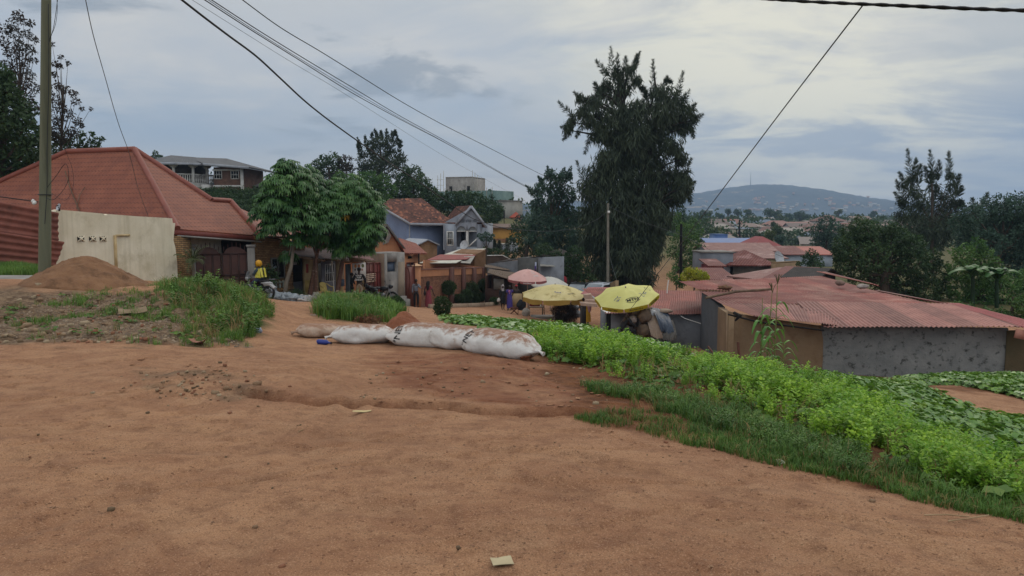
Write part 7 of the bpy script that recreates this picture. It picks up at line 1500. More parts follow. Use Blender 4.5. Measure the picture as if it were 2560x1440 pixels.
# ---------------------------------------------------------------- plastic chair
ch = thing('plastic_chair',gp(815,700,39.6),'pale yellow plastic armchair outside the grey shop door','chair'); M = Matrix.Translation(ch.location) @ Matrix.Rotation(.9,4,'Z') @ Matrix.Diagonal((1.08,1.08,1.08,1)); YC = mat('yellow_plastic','b7a25c','ab9550',3,.45)
mb = MB(M); P = np.array([[(x,y + .0,.43 + .02 * (abs(x) * 4) ** 2 - .02 * (y < 0)) for x in np.linspace(-.22,.22,7)] for y in np.linspace(-.22,.2,6)]); mb.grid(P); mb.grid(P[:,::-1] - np.array([0,0,.025])); mb.build('seat',YC,ch)
mb = MB(M); P = np.array([[(.23 * sin(a) * (1 - .1 * t),.20 + .10 * t - .10 * (1 - cos(a)) + .02,.45 + .42 * t - .05 * t * a * a) for a in np.linspace(-1.1,1.1,9)] for t in np.linspace(0,1,6)]); mb.grid(P); mb.grid(P[:,::-1] + np.array([0,.02,0])); mb.build('backrest',YC,ch)
for s in (-1,1):
 mb = MB(M); mb.tube([(s * .20,.24,.80),(s * .26,.05,.68),(s * .27,-.18,.65),(s * .26,-.22,.45)],[.022,.025,.025,.02],8); mb.build('armrest',YC,ch)
 for y in (-.22,.22): mb = MB(M); mb.tube([(s * .22,y * .9,.44),(s * .26,y * 1.15,0)],[.03,.022],6); mb.build('leg',YC,ch)
# ---------------------------------------------------------------- umbrellas
def umbrella(label,top,R_,rise,n,mc,tilt=(0,0),yaw=0.,val=.2,foot=None,mval=None,wav=0.,name='market_umbrella'):
 """top: apex point; returns object, panel mapper"""
 o = thing(name,foot,label,'umbrella'); T = Matrix.Translation(top) @ Matrix.Rotation(tilt[1],4,'Y') @ Matrix.Rotation(tilt[0],4,'X') @ Matrix.Rotation(yaw,4,'Z')
 def S(a,t):      # a in panels, t 0..1 from apex to rim
  k = math.floor(a + 1e-9); f = a - k; A0 = 2 * pi * k / n; A1 = 2 * pi * (k + 1) / n; sg = 1 - .035 * sin(pi * f) * t
  p = Vector((cos(A0),sin(A0),0)).lerp(Vector((cos(A1),sin(A1),0)),f) * R_ * t * sg
  p.z = -rise * (t ** 1.6) - .03 * sin(pi * f) * t + wav * (vnoise(np.array([a * 3.1]),np.array([t * 5.])).item() - .5) * t; return T @ p
 P = np.array([[tuple(S(a,t)) for a in np.linspace(0,n,n * 6,endpoint=False)] for t in np.linspace(0.001,1,9)]); mb = MB(); mb.grid(P,close=True); mb.grid(P[:,::-1] - np.array([0,0,.012]),close=True); can = mb.build('canopy',mc,o)
 for k in range(n):
  top_ = [S(k + f,1) for f in np.linspace(.03,.97,7)]; low = [p + (T.to_3x3() @ Vector((0,0,-val * (1 - .25 * abs(2 * i / 6 - 1) ** 3)))) for i,p in enumerate(top_)]; mb = MB(); mb.grid(np.array([top_,low])); q = np.array([low,top_]) - np.array([0,0,.0]) ; c0 = np.array(T.translation); d = (q - c0) * np.array([1,1,0]); q = q - d / np.linalg.norm(d,axis=-1,keepdims=True) * .008; mb.grid(q); mb.build('valance',mval or mc,can)
 mb = MB(); hub = T @ Vector((0,0,-rise * .55 - .1)); ax = (T.to_3x3() @ Vector((0,0,1)))
 mb.tube([Vector(foot) - Vector((0,0,.1)),hub,top + ax * .06],.03,8); mb.build('pole',M_WOOD if name == 'x' else mat('pole_pale','9a8d80','84786c',3),o)
 mb = MB()
 for k in range(n): mb.tube([S(k,.02) - ax * .03,S(k,.5) - ax * .03,S(k,.97) - ax * .03],.01,4,cap=False)
 mb.build('rib',M_DARK,can); return o,S,T,can
CY = mat('umbrella_yellow','dcd88e','d3ce80',1.2,.7,trans=.4); CYV = mat('umbrella_yellow_deep','b09d22','a8941c',1.2,.7,trans=.35)
CF = mat('umbrella_faded','dccf9c','d0c28a',1.0,.8,trans=.4,bump=.02,bscale=2.2,c3='a08c50',s3=1.5); CP = mat('umbrella_pink','dcb6ae','d2a89f',1.2,.8,trans=.4,c3='bd9690',s3=1.); CPV = mat('umbrella_pink_deep','9e625f','95595a',1.2,.8,trans=.3); CWH = mat('umbrella_white','cfccc2','c2bfb5',1.2,.8,trans=.35,bump=.02,bscale=2.)
def panel_fn(S,a0,t0,T,R_,n):
 c = np.array(S(a0,t0)); u = np.array(S(a0 + .05,t0)) - np.array(S(a0 - .05,t0)); u /= np.linalg.norm(u); v = np.array(S(a0,t0 - .05)) - np.array(S(a0,t0 + .05)); v /= np.linalg.norm(v); nn_ = np.cross(u,v); 
 return (c,u,v,nn_) 
def decal(s,S,a0,t0,size,m,par,off=.02,sx=1.,bold=0.):
 c,u,v,nn_ = panel_fn(S,a0,t0,None,1,8); V,Fc = text_mesh(s,size,bold,sx); W_ = c + V[:,:1] * u + V[:,1:2] * v + nn_ * off; mb = MB(); add_faces(mb,W_,Fc); mb.build('lettering',m,par)
D = 33.4; ap = at(1564,719,D); ft = gp(1575,800,D)
o,S,T,can = umbrella('bright yellow market umbrella tilted over the goods pile',ap,1.42,.40,8,CY,tilt=(R(16),R(-9)),yaw=R(-90 + 30),val=.19,foot=ft,mval=CYV)
def face_panel(S,n=8):
 """panel whose centre points most towards the camera"""
 return min(range(n),key=lambda k: S(k + .5,.8).y)
kf = face_panel(S)
c,u,v,nn_ = panel_fn(S,kf + .5,.70,None,1,8); decal('MTN',S,kf + .5,.70,.20,INK,can,sx=1.25,bold=.006)
ringband(lambda V: c + V[:,:1] * u + V[:,1:2] * v + nn_ * .02,.33,.14,.022,INK,can)
def valtext(s,S,a0,size,par,T,val=.19,m=INK):
 A = np.array(S(a0 + .25,1)); B = np.array(S(a0 - .25,1)); u = A - B; u /= np.linalg.norm(u); v = np.array(T.to_3x3() @ Vector((0,0,1))); c = np.array(S(a0,1)) - v * val * .5; nn_ = np.cross(u,v); V,Fc = text_mesh(s,size,.002); W_ = c + V[:,:1] * u + V[:,1:2] * v + nn_ * .018; mb = MB(); add_faces(mb,W_,Fc); mb.build('lettering',m,par)
valtext('everywhere you go',S,kf + .5,.088,can,T); valtext('Kanda *182#',S,(kf + 1.5) % 8,.11,can,T); valtext('Dial *182#',S,(kf + 7.5) % 8,.10,can,T)
for da in (1.5,7.5):
 c2_,u2_,v2_,n2_ = panel_fn(S,(kf + da) % 8,.66,None,1,8); mb = MB(); rr_ = random.Random(int(da))
 for k in range(7):
  a = rr_.uniform(0,3.1); x,y = rr_.uniform(-.12,.12),rr_.uniform(-.10,.10); p = c2_ + u2_ * x + v2_ * y + n2_ * .022; q = p + (u2_ * cos(a) + v2_ * sin(a)) * .12; s_ = np.cross(q - p,n2_); s_ = s_ / np.linalg.norm(s_) * .012; mb.bulk([p - s_,p + s_,q + s_,q - s_],[(0,1,2,3)])
 mb.build('printed_emblem',INKB,can)
c3_,u3_,v3_,n3_ = panel_fn(S,(kf + 2.4) % 8,.72,None,1,8); ringband(lambda V: c3_ + V[:,:1] * u3_ + V[:,1:2] * v3_ + n3_ * .02,.20,.12,.018,INK,can)
D = 46; ap = at(1388,711,D); ft = gp(1386,800,D); ft.z = min(ft.z,zat(806,D))
o,S,T,can = umbrella('large faded yellow market umbrella with orange trim over the wooden table',ap,2.12,.66,8,CF,tilt=(R(3),R(0)),yaw=R(-90 + 22),val=.30,foot=ft,wav=.10,mval=mat('umbrella_ochre','a88a45','9a7c3a',1,.8,trans=.3))
kf = face_panel(S); decal('YOU GO',S,(kf + 1.35) % 8,.72,.15,INK,can,bold=.004); decal('fund',S,kf + .6,.62,.20,INKB,can,sx=1.1,bold=.003)
D = 50; ap = at(1319,673,D); ft = gp(1320,760,D)
o,S,T,can = umbrella('faded pink market umbrella beside the grey shop',ap,1.36,.62,8,CP,tilt=(R(4),R(2)),yaw=R(-90 + 22),val=.17,foot=ft,mval=CPV)
kf = face_panel(S); decal('airtel',S,(kf + 1.4) % 8,.66,.20,INKW,can,bold=.003); valtext('Airtel Money',S,(kf + .5) % 8,.10,can,T,.17,INKW)
c4_,u4_,v4_,n4_ = panel_fn(S,(kf + 1.4) % 8,.42,None,1,8); ringband(lambda V: c4_ + V[:,:1] * u4_ + V[:,1:2] * v4_ + n4_ * .02,.09,.11,.03,INKW,can)
D = 53; ap = at(1376,692,D); ft = gp(1376,760,D)
umbrella('plain off-white market umbrella between the pink and faded yellow ones',ap,1.36,.55,6,CWH,tilt=(R(6),R(4)),yaw=.3,val=.10,foot=ft,wav=.12)
# ---------------------------------------------------------------- market furniture and goods
def gpl(px,D,dz=0): return gp(px,700,D,dz)
tb = thing('wooden_table',gpl(1340,49.0),'rough wooden table carrying a red box under the faded yellow umbrella','table'); L0 = tb.location; WD = mat('stall_wood','8a7464','6f5c4e',4,bump=.004)
MB().box(L0 + Vector((0,0,.62)),(.95,.6,.10)).build('table_top',WD,tb)
for sx in (-.42,.42):
 for sy in (-.25,.25): MB().bar(L0 + Vector((sx,sy,0)),L0 + Vector((sx * 1.02,sy,.58)),.05).build('leg',M_WOOD,tb)
for sx in (-.52,.55): MB().bar(L0 + Vector((sx,.3,.0)),L0 + Vector((sx * .9,.3,1.25)),.05).build('upright',M_WOOD,tb)
rbx = MB(); rbx.box(L0 + Vector((0,.05,.86)),(.82,.4,.36)); o = rbx.build('red_box',mat('red_paint','7c1e28','6b1922',2,.6,bump=.006)); tag(o,'deep red storage box standing on the wooden table','box')
MB().box(L0 + Vector((0,-.152,.86)),(.80,.012,.02)).build('lid_seam',M_DARK,o)
tag(MB().tube([L0 + Vector((.30,-.22,.67)),L0 + Vector((.30,-.22,.82)),L0 + Vector((.30,-.22,.90))],[.045,.045,.015],8).build('white_bottle',M_WHITE,None,smooth=True),'small white bottle before the red box','bottle')
st = thing('folding_stool',gpl(1285,48.6),'reddish folding stool with crossed legs left of the table','stool'); L1 = st.location; RW = mat('reddish_wood','5a2f28','48251f',4)
MB().box(L1 + Vector((0,0,.42)),(.50,.32,.035)).build('seat',RW,st)
for s in (-1,1):
 for y in (-.14,.14): MB().bar(L1 + Vector((s * .24,y + s * .01,0)),L1 + Vector((-s * .2,y + s * .01,.40)),.035).build('leg',RW,st)
bc = thing('draped_chair',gpl(1303,48.9),'chair draped with a black cloth beside the folding stool','chair'); L2 = bc.location
mb = MB(); mb.blob(L2 + Vector((0,0,.62)),(.30,.24,.36),.25,5,seg=18,ring=12,freq=2.2); mb.build('black_cloth',mat('black_cloth','17181a','202224',6),bc,smooth=True)
for sx in (-.2,.2):
 for sy in (-.15,.15): MB().bar(L2 + Vector((sx,sy,0)),L2 + Vector((sx * .9,sy,.5)),.035).build('leg',RW,bc)
def sackobj(name,label,loc,r,m,seed,cat='sack',group=None,nz=.25,rz=0.,knot=True):
 o = thing(name,loc,label,cat,group); mb = MB(Matrix.Translation(loc) @ Matrix.Rotation(rz,4,'Z')); mb.blob((0,0,r[2] * .85),r,nz,seed,seg=18,ring=12,freq=2.0,flat=r[2] * .85); mb.build('sack_body',m,o,smooth=True)
 if knot: mb = MB(Matrix.Translation(loc)); mb.tube([(0,0,r[2] * 1.6),(.02,0,r[2] * 1.85),(.06,0,r[2] * 2.05)],[.05,.03,.08],8); mb.build('tied_neck',m,o)
 return o
SKW = mat('sack_white','9d968c','888178',4,.8,bump=.02,bscale=9,c3='6f675c',s3=3); SKG = mat('sack_grey','737577','5d5f62',4,.7,bump=.02,bscale=9,c3='494b4e',s3=3); SKB = mat('sack_brown','5d4d3e','483b30',5,.9,bump=.02,bscale=12); SKK = mat('bag_black','1b1d20','24272b',5,.5,bump=.02,bscale=8)
sackobj('white_sack','pale tied sack on the ground under the edge of the wooden table',gpl(1315,47.8),(.26,.22,.26),SKW,1)
sl_ = MB(); c = gpl(1372,47.5); sl_.box(c + Vector((0,.4,.06)),(2.2,1.2,.24)); tag(sl_.build('concrete_platform',M_CONC),'low concrete platform between the table and the brush heap','platform')
c = gpl(1413,46.2); o = thing('brush_heap',c,'big dark brown heap of dry brush below the faded yellow umbrella','brush'); mb = MB(); rng = np.random.default_rng(4)
clump_cards(mb,c + Vector((0,0,.55)),(.80,.6,.75),5200,.30,.06,.2,.5,.3,rng,lump=.3); mb.build('twigs',mat('brown_twigs','3a2c22','2b211a',5,tint=.5),o)
tag(MB().bar(gpl(1388,46.8) + Vector((-.4,0,.95)),gpl(1402,46.8) + Vector((.35,0,1.15)),.05).build('plank',WD),'pale plank propped across the brush heap','plank')
for i,(px,D,dz,r,lab) in enumerate(((1430,49,.0,(.36,.3,.24),'grey full sack at the bottom of the pile right of the brush heap'),(1441,49.2,.0,(.36,.3,.26),'grey sack at the bottom right of the pile by the market stall'),(1435,49.2,.44,(.36,.28,.22),'grey sack lying on top of the two bottom sacks'),(1424,49.3,.42,(.22,.2,.2),'small pale sack on top beside the umbrella edge'))): sackobj('grey_sack',lab,gpl(px,D,dz),r,SKG if i < 3 else SKW,10 + i,knot=False)
tag(MB().box(gpl(1292,54.6) + Vector((0,0,.55)),(.75,.06,1.1)).build('board_counter',mat('tan_board','9a8563','8a7656',3)),'tan board counter in front of the person with the red cap','counter')
# goods pile by the grey store
D = 36.0
def gq(px,py,D=36.0): return at(px,py,D)
gb_ = gpl(1640,36)
for i,(px,py,r,m,lab) in enumerate(((1612,790,(.32,.30,.34),SKB,'large round brown basket bundle on the upper left of the goods pile'),(1612,826,(.34,.32,.36),SKB,'dark brown bundle at the lower left of the goods pile'),(1580,800,(.22,.2,.2),mat('mixed_rags','6b5d55','8a7d74',9,bump=.02),'bundle of mixed rags left of the brown baskets'),(1585,775,(.30,.26,.22),SKW,'pale sack at the top of the goods pile behind the umbrella rim'),(1617,842,(.3,.26,.26),SKK,'black sack at the foot of the goods pile'))):
 c = gq(px,py,32.7 if i < 3 else 33.3); r = tuple(v * .92 for v in r); mb = MB(); mb.blob(c,r,.28,20 + i,seg=20,ring=14,freq=2.6); tag(mb.build('goods_bundle',m,None,smooth=True,origin=tuple(c)),lab,'bundle','bundles of the goods pile')
for i,(px,py,lab) in enumerate(((1622,784,'shiny white sack at the top of the goods pile'),(1628,808,'white sack in the middle of the goods pile'),(1631,832,'white sack at the bottom of the goods pile'))):
 c = gq(px,py,33.2); mb = MB(); mb.blob(c,(.40,.3,.22),.16,30 + i,seg=18,ring=12); tag(mb.build('white_sack',mat('sack_shiny','9fa1a4','8b8d91',4,.5,bump=.02,bscale=8),None,smooth=True,origin=tuple(c)),lab,'sack','white sacks of the goods pile')
def drape(label,top,bot,D0_,D1_,m,seed,name='tarpaulin',fold=.10):
 """cloth hanging between an upper and a lower edge (pixel lists), folded"""
 n = 26; a = np.array([tuple(at(x,y,D0_)) for x,y in top]); b = np.array([tuple(at(x,y,D1_)) for x,y in bot]); ta = np.linspace(0,1,n)
 A = np.stack([np.interp(ta,np.linspace(0,1,len(a)),a[:,k]) for k in range(3)],-1); B = np.stack([np.interp(ta,np.linspace(0,1,len(b)),b[:,k]) for k in range(3)],-1); P = []
 for s in np.linspace(0,1,12):
  q = A * (1 - s) + B * s; f = (fbm(ta * 5 + seed,np.full(n,s * 1.2 + seed),3) - .5) * fold * 4 * (.3 + s) ; q = q + np.stack([f * .25,-np.abs(f) - .25 * sin(pi * s),f * .12],-1); P.append(q)
 P = np.array(P); mb = MB(); mb.grid(P); mb.grid(P[:,::-1] + np.array([0,.012,0])); o = mb.build(name,m,None,smooth=True,origin=tuple(P[-1].mean(0))); return tag(o,label,'tarpaulin')
drape('beige sheet hanging down the middle of the goods pile',[(1606,772),(1618,768),(1632,769)],[(1628,838),(1642,846),(1656,845)],33.4,32.3,mat('beige_tarp','8a7866','75655a',3,.8,bump=.02,bscale=6),3)
drape('dark blue tarpaulin draped over the right side of the goods pile',[(1628,768),(1645,771),(1668,780)],[(1652,826),(1668,836),(1684,830)],33.3,32.2,mat('blue_tarp','36404e','2b333f',3,.5,bump=.02,bscale=6,c3='24282e',s3=2),7)
drape('worn grey brown sheet trailing at the right foot of the goods pile',[(1650,800),(1670,800),(1682,800)],[(1655,848),(1675,852),(1692,846)],33.1,32.0,mat('grey_tarp','4f4a44','3e3a36',3,.7,bump=.02,bscale=6),11)
c = gq(1662,778,33.3); mb = MB(); mb.blob(c,(.32,.25,.12),.3,44); tag(mb.build('folded_cloth',mat('beige_tarp','8a7866'),None,smooth=True,origin=tuple(c)),'folded beige cloth on top of the blue tarpaulin','cloth')
mb = MB(); c = gpl(1527,34.5); mb.box(c + Vector((0,0,.45)),(.5,.35,.06)); o = mb.build('small_table',WD,None); tag(o,'small wooden table before the grey kiosk','table')
for s in (-.2,.2): MB().bar(c + Vector((s,0,0)),c + Vector((s,0,.42)),.05).build('leg',WD,o)
# rubbish and bags outside the shops
rub = [(686,742,.34,SKG),(700,745,.38,SKG),(715,746,.36,SKG),(728,748,.34,SKG),(693,738,.28,SKG),(742,741,.30,SKW),(752,747,.30,SKG),(762,740,.28,SKW),(758,750,.24,SKW),(675,722,.26,SKG)]
labs = ['crumpled grey plastic sack nearest the motorcycle wheel','large crumpled grey sack second from the motorcycle','large crumpled grey sack in the middle of the rubbish row','grey sack right of the middle of the rubbish row','grey bag behind the first two sacks','pale sack standing behind the right of the rubbish row','grey sack with dark folds near the right end of the row','pale printed bag at the right end behind the others','whitish bag at the front right end of the rubbish row','tall grey sack propped behind the rider']
for i,(px,py,r,m) in enumerate(rub):
 D = 35.3 + (752 - py) * .05; c = gpl(px,D); 
 if i == 9: c = gpl(px,36.2,.35)
 mb = MB(); mb.blob(c + Vector((0,0,r * .45)),(r * 1.15,r,r * .62),.55,50 + i,seg=22,ring=14,freq=3.2); tag(mb.build('rubbish_bag',mat('crumpled_grey','9a9fa2','74797d',6,.6,bump=.03,bscale=12,c3='3f4145',s3=5.) if m is SKG else mat('crumpled_pale','aba39d','8b8580',6,.6,bump=.03,bscale=12,c3='4b4340',s3=5.),None,origin=tuple(c)),labs[i],'rubbish bag','rubbish bags by the tree trunks')
for i,(px,r,m,lab) in enumerate(((784,.26,SKW,'white bag left of the black bag by the yellow chair'),(795,.24,SKW,'low white bag between its neighbour and the black bag'),(804,.22,SKK,'shiny black bag behind the leg of the yellow chair'),(788,.18,SKW,'small whitish bag on top of the white bags'))): c = gpl(px,38.6 if i != 2 else 39.1,.22 if i == 3 else 0); mb = MB(); mb.blob(c + Vector((0,0,r * .5)),(r * 1.1,r,r * .7),.4,70 + i,seg=18,ring=12,freq=2.8); tag(mb.build('rubbish_bag',m,None,origin=tuple(c)),lab,'rubbish bag','bags by the yellow chair')
sackobj('white_sack','white sack in the grass at the feet of the man with white lettering',gpl(884,39.8),(.16,.15,.30),SKW,77)
mb = MB(); mb.tube([gpl(735,36.5),gpl(735,36.5) + Vector((.15,0,.3)),gpl(735,36.5) + Vector((.35,0,.1))],.03,6); rng = np.random.default_rng(14); clump_cards(mb,gpl(738,36.6) + Vector((0,0,.25)),(.5,.4,.35),260,.3,.1,-.2,.5,.3,rng); tag(mb.build('cut_branches',G_DARK,None),'dark cut branches lying at the foot of the pale trunk','branches')
mb = MB(); q = gpl(666,37.1); clump_cards(mb,q + Vector((0,0,1.0)),(.6,.4,.55),900,.16,.35,0,.5,.3,rng); o = thing('leafy_shrub',q,'dark leafy shrub behind the rider against the brick shop wall','shrub'); mb.build('leaves',G_DARK,o); MB().tube([q,q + Vector((0,0,.9))],.03,5).build('stem',BARK,o)
# ---------------------------------------------------------------- cars
def car(label,loc,yaw,paint,L_=4.6,Wd=1.85,Ht=1.72):
 o = thing('parked_car',loc,label,'car',None); M = Matrix.Translation(loc) @ Matrix.Rotation(yaw,4,'Z')
 sec = [(-L_ / 2,.45,.85,.86),(-L_ / 2 + .08,.30,1.0,.95),(-L_ * .36,.25,1.05,1.),(-L_ * .1,.25,1.08,1.),(L_ * .18,.25,1.04,1.),(L_ * .38,.28,.92,.97),(L_ / 2 - .06,.35,.78,.88),(L_ / 2,.45,.65,.8)]
 P = [[(x,-Wd / 2 * w_,a),(x,-Wd / 2 * w_,(a + b) / 2 + .05),(x,-Wd / 2 * w_ * .93,b),(x,0,b + .03),(x,Wd / 2 * w_ * .93,b),(x,Wd / 2 * w_,(a + b) / 2 + .05),(x,Wd / 2 * w_,a),(x,0,a)] for x,a,b,w_ in sec]
 mb = MB(M); mb.grid(np.array(P),close=True); mb.bulk(P[0],[list(range(8))]); mb.bulk(P[-1],[list(range(8))[::-1]]); mb.build('body',paint,o,smooth=False)
 cab = [(-L_ * .46,1.02,.80),(-L_ * .40,Ht - .06,.68),(-L_ * .25,Ht,.70),(L_ * .04,Ht - .02,.68),(L_ * .22,1.06,.80)]
 P = [[(x,-Wd / 2 * w_ * 1.04,1.0),(x,-Wd / 2 * w_,z),(x,Wd / 2 * w_,z),(x,Wd / 2 * w_ * 1.04,1.0)] for x,z,w_ in cab]; mb = MB(M); mb.grid(np.array(P)); mb.build('cabin',paint,o)
 for s in (-1,1): mb = MB(M); y = s * Wd / 2; mb.slab([(-L_ * .37,y * .83,1.1),(L_ * .13,y * .83,1.1),(L_ * .02,y * .715,Ht - .12),(-L_ * .36,y * .715,Ht - .12)],(0,s * .02,0)); mb.build('side_window',M_GLASS,o)
 mb = MB(M); mb.slab([(L_ * .225,-Wd * .38,1.1),(L_ * .225,Wd * .38,1.1),(L_ * .055,Wd * .32,Ht - .08),(L_ * .055,-Wd * .32,Ht - .08)],(.03,0,.03)); mb.build('windscreen',mat('windscreen_glass','6d7377','4f5559',1,.15,spec=.7),o)
 for s in (-1,1): mb = MB(M); mb.bar((-L_ * .36,s * Wd * .31,Ht + .03),(L_ * .0,s * Wd * .31,Ht + .03),.04); mb.build('roof_rail',MMET,o); mb = MB(M); mb.blob((L_ / 2 - .1,s * Wd * .32,.72),(.10,.2,.10),0); mb.build('headlight',M_WHITE,o)
 for x in (-L_ * .31,L_ * .31):
  for s in (-1,1): mb = MB(M); mb.tube([(x,s * (Wd / 2 - .2),.34),(x,s * (Wd / 2 + .01),.34)],.34,16); wv = mb.build('wheel',MRUB,o); mb = MB(M); mb.tube([(x,s * (Wd / 2 - .0),.34),(x,s * (Wd / 2 + .03),.34)],.2,12); mb.build('hubcap',MMET,wv)
 return o
cz = lambda px,pyroof,D,Ht: Vector((at(px,700,D).x,D,zat(pyroof,D) - Ht))
car('silver white off-roader parked under the giant conifer',cz(1493,707,58.5,1.75),-2.2,mat('silver_white','9fa3a8','8d9196',2,.35))
car('dark car with a bright windscreen parked left of the silver white off-roader',cz(1446,709,61,1.6),-1.9,mat('dark_car_paint','24262b','1d1f24',2,.35),Ht=1.6)
fr,L_ = frame(at(1512,600,60),at(1540,600,57.5)); g = gz(*at(1525,600,59)[:2]) - .8; mb = MB(fr); mb.slab([(0,0,g),(L_,0,g),(L_,0,zat(701,57.5)),(0,0,zat(714,60))],(0,.25,0)); tag(mb.build('low_wall',MMU),'short tan wall stub at the foot of the thin utility pole','wall')
c = at(1409,702,64); mb = MB(); mb.blob(c,(.32,.3,.4),.15,4); tag(mb.build('red_bundle',mat('red_bundle','7d2228',None,4)),'red bundle showing above the white umbrella','bundle')
# ---------------------------------------------------------------- poles and wires
WPOLE = mat('old_pole_wood','646450','545442',1.6,bump=.01,bscale=10,stretch=(2.5,2.5,.22),c3='454636',s3=1.3)
b = at(110,700,18.0); b.z = gz(b.x,b.y) - .2; t_ = at(117,-260,18.0)
up_ = thing('utility_pole',b,'thick greenish wooden utility pole in front of the tiled house','utility pole'); MB().tube([b.lerp(t_,k / 8) for k in range(9)],[.138 - .006 * k for k in range(9)],14).build('pole',WPOLE,up_,smooth=True)
def wire(pts,Da,Db,r,m,name='wire',par=None,label=None,sub=8,wob=0.):
 """smooth wire through pixels; depth runs from Da to Db"""
 pts = np.array(pts,float); s = np.concatenate([[0],np.cumsum(np.hypot(*np.diff(pts,axis=0).T))]); s /= s[-1]; t = np.linspace(0,1,sub * (len(pts) - 1) + 1)
 def cr_(v):
  m_ = np.gradient(v,s); out = []
  for q in t:
   i = min(np.searchsorted(s,q,'right') - 1,len(s) - 2); h = s[i + 1] - s[i]; u = (q - s[i]) / h; out.append((2 * u ** 3 - 3 * u ** 2 + 1) * v[i] + (u ** 3 - 2 * u ** 2 + u) * h * m_[i] + (-2 * u ** 3 + 3 * u ** 2) * v[i + 1] + (u ** 3 - u ** 2) * h * m_[i + 1])
  return np.array(out)
 X_,Y_ = cr_(pts[:,0]),cr_(pts[:,1]); Ds = 1 / (1 / Da + (1 / Db - 1 / Da) * t); P = [at(x,y,d) for x,y,d in zip(X_,Y_,Ds)]
 if wob: P = [p + Vector((0,0,wob * sin(i * 1.3))) for i,p in enumerate(P)]
 mb = MB(); mb.tube(P,r,6,cap=False); o = mb.build(name,m,par)
 if par is None: tag(o,label,'wire')
 return o
WB = mat('wire_black','17181a',None,3,.6); WG = mat('wire_grey','4b4d50',None,3,.6)
wire([(96,505),(60,500),(0,492),(-200,478)],17.9,17,.012,WB,'service_cable',up_)
wire([(117,470),(140,440),(165,410),(172,440),(150,485),(130,500),(117,495)],17.85,17.8,.006,WB,'cable_loop',up_)
wire([(124,480),(165,500),(182,470),(180,420),(165,380),(160,365)],17.85,17.8,.004,WB,'cable_loop',up_)
wire([(121,10),(122,200),(118,360),(117,480),(112,560)],17.84,17.84,.008,WB,'riser_cable',up_)
wire([(121,110),(131,80),(140,30),(146,-20)],17.85,17.4,.006,WB,'drop_wire',up_); wire([(122,100),(136,70),(143,30),(141,-20)],17.85,17.6,.005,WB,'drop_wire',up_)
mb = MB(); c = at(86,507,17.8); mb.blob(c,(.05,.04,.05),.3,3); mb.blob(c + Vector((-.03,0,.04)),(.04,.03,.04),.3,5); mb.build('insulator',M_WHITE,up_)
mb = MB(); mb.tube([at(99,487,18) + Vector((.12,0,0)) + Vector((.145 * cos(a),.145 * sin(a) ,0)) for a in np.linspace(0,2 * pi,17)],.01,5); mb.build('strap',WB,up_)
wire([(212,-10),(230,75),(262,190),(300,320),(322,380),(345,470),(372,545)],15,33,.009,WG,label='thin twisted wire dropping from the sky to the tiled roof',name='overhead_wire')
wire([(440,-12),(500,35),(570,88),(640,140),(700,195),(765,255),(815,295),(860,328),(905,360),(960,398),(1040,450),(1120,505),(1180,545),(1250,568),(1300,580)],16,78,.024,WB,label='thick black cable sagging in front of the spiky crowned tree',name='overhead_cable')
wire([(500,-8),(620,70),(740,145),(880,232),(1000,298),(1100,350),(1200,405),(1312,466),(1380,500)],15,66,.011,WB,label='lowest of the three parallel wires crossing the sky',name='overhead_wire')
wire([(517,-8),(640,72),(750,140),(880,218),(1000,290),(1100,345),(1200,402),(1312,463),(1380,495)],15.2,66,.011,WB,label='topmost of the three parallel wires crossing the sky',name='overhead_wire')
wire([(509,-8),(630,72),(745,144),(880,226),(1000,295),(1100,349),(1200,405),(1312,465)],15.1,66,.007,WB,label='middle of the three parallel wires crossing the sky',name='overhead_wire')
wire([(596,-8),(700,68),(800,128),(900,190),(1000,252),(1100,308),(1200,358),(1345,432),(1420,468),(1518,512)],16,62,.011,WB,label='upper single wire running down to the thin utility pole',name='overhead_wire')
wire([(465,-10),(600,75),(720,150),(830,215),(950,290),(1060,360),(1180,430),(1320,505)],20,80,.006,WG,label='faintest thin wire between the thick cable and the three wires',name='overhead_wire')
wire([(1890,-4),(2020,3),(2150,9),(2280,14),(2420,20),(2620,27)],8.5,8.0,.014,WB,label='thick twisted cable along the upper right edge of the sky',name='overhead_cable',sub=14,wob=.004)
wire([(1895,-4),(2020,5),(2150,11),(2280,17),(2420,23),(2620,30)],8.52,8.02,.012,WB,label='second strand of the twisted cable at the upper right',name='overhead_cable',sub=14,wob=-.004)
wire([(2158,12),(1960,270),(1756,540),(1620,716),(1592,752),(1543,819)],8.3,30,.0085,WG,label='straight guy wire slanting down across the bright yellow umbrella',name='guy_wire',sub=4)
q0 = at(1543,819,30); q1 = at(1592,752,24.5)
sp2 = thing('utility_pole',gp(1520,700,62,-.3),'thin pale utility pole in front of the giant conifer','utility pole'); c = sp2.location; tp = at(1520,508,62); MB().tube([c,c.lerp(tp,.5),tp],[.13,.11,.09],10).build('pole',mat('pale_pole_wood','6f6b60','5d594f',2),sp2,smooth=True)
wire([(1520,528),(1490,550),(1440,570),(1380,578),(1300,574),(1215,562)],61.9,84,.016,WG,'drop_wire',sp2,wob=.02)
wire([(1521,516),(1600,552),(1680,580),(1740,605),(1800,640)],61.9,60,.010,WG,'drop_wire',sp2); wire([(1522,526),(1570,565),(1620,600),(1660,625)],61.9,75,.010,WG,'drop_wire',sp2); wire([(1522,630),(1532,670),(1542,702)],61.9,57.6,.010,WG,'stay_wire',sp2)
mb = MB(); mb.box(at(1522,530,61.8),(.18,.12,.2)); mb.build('insulator',M_WHITE,sp2)
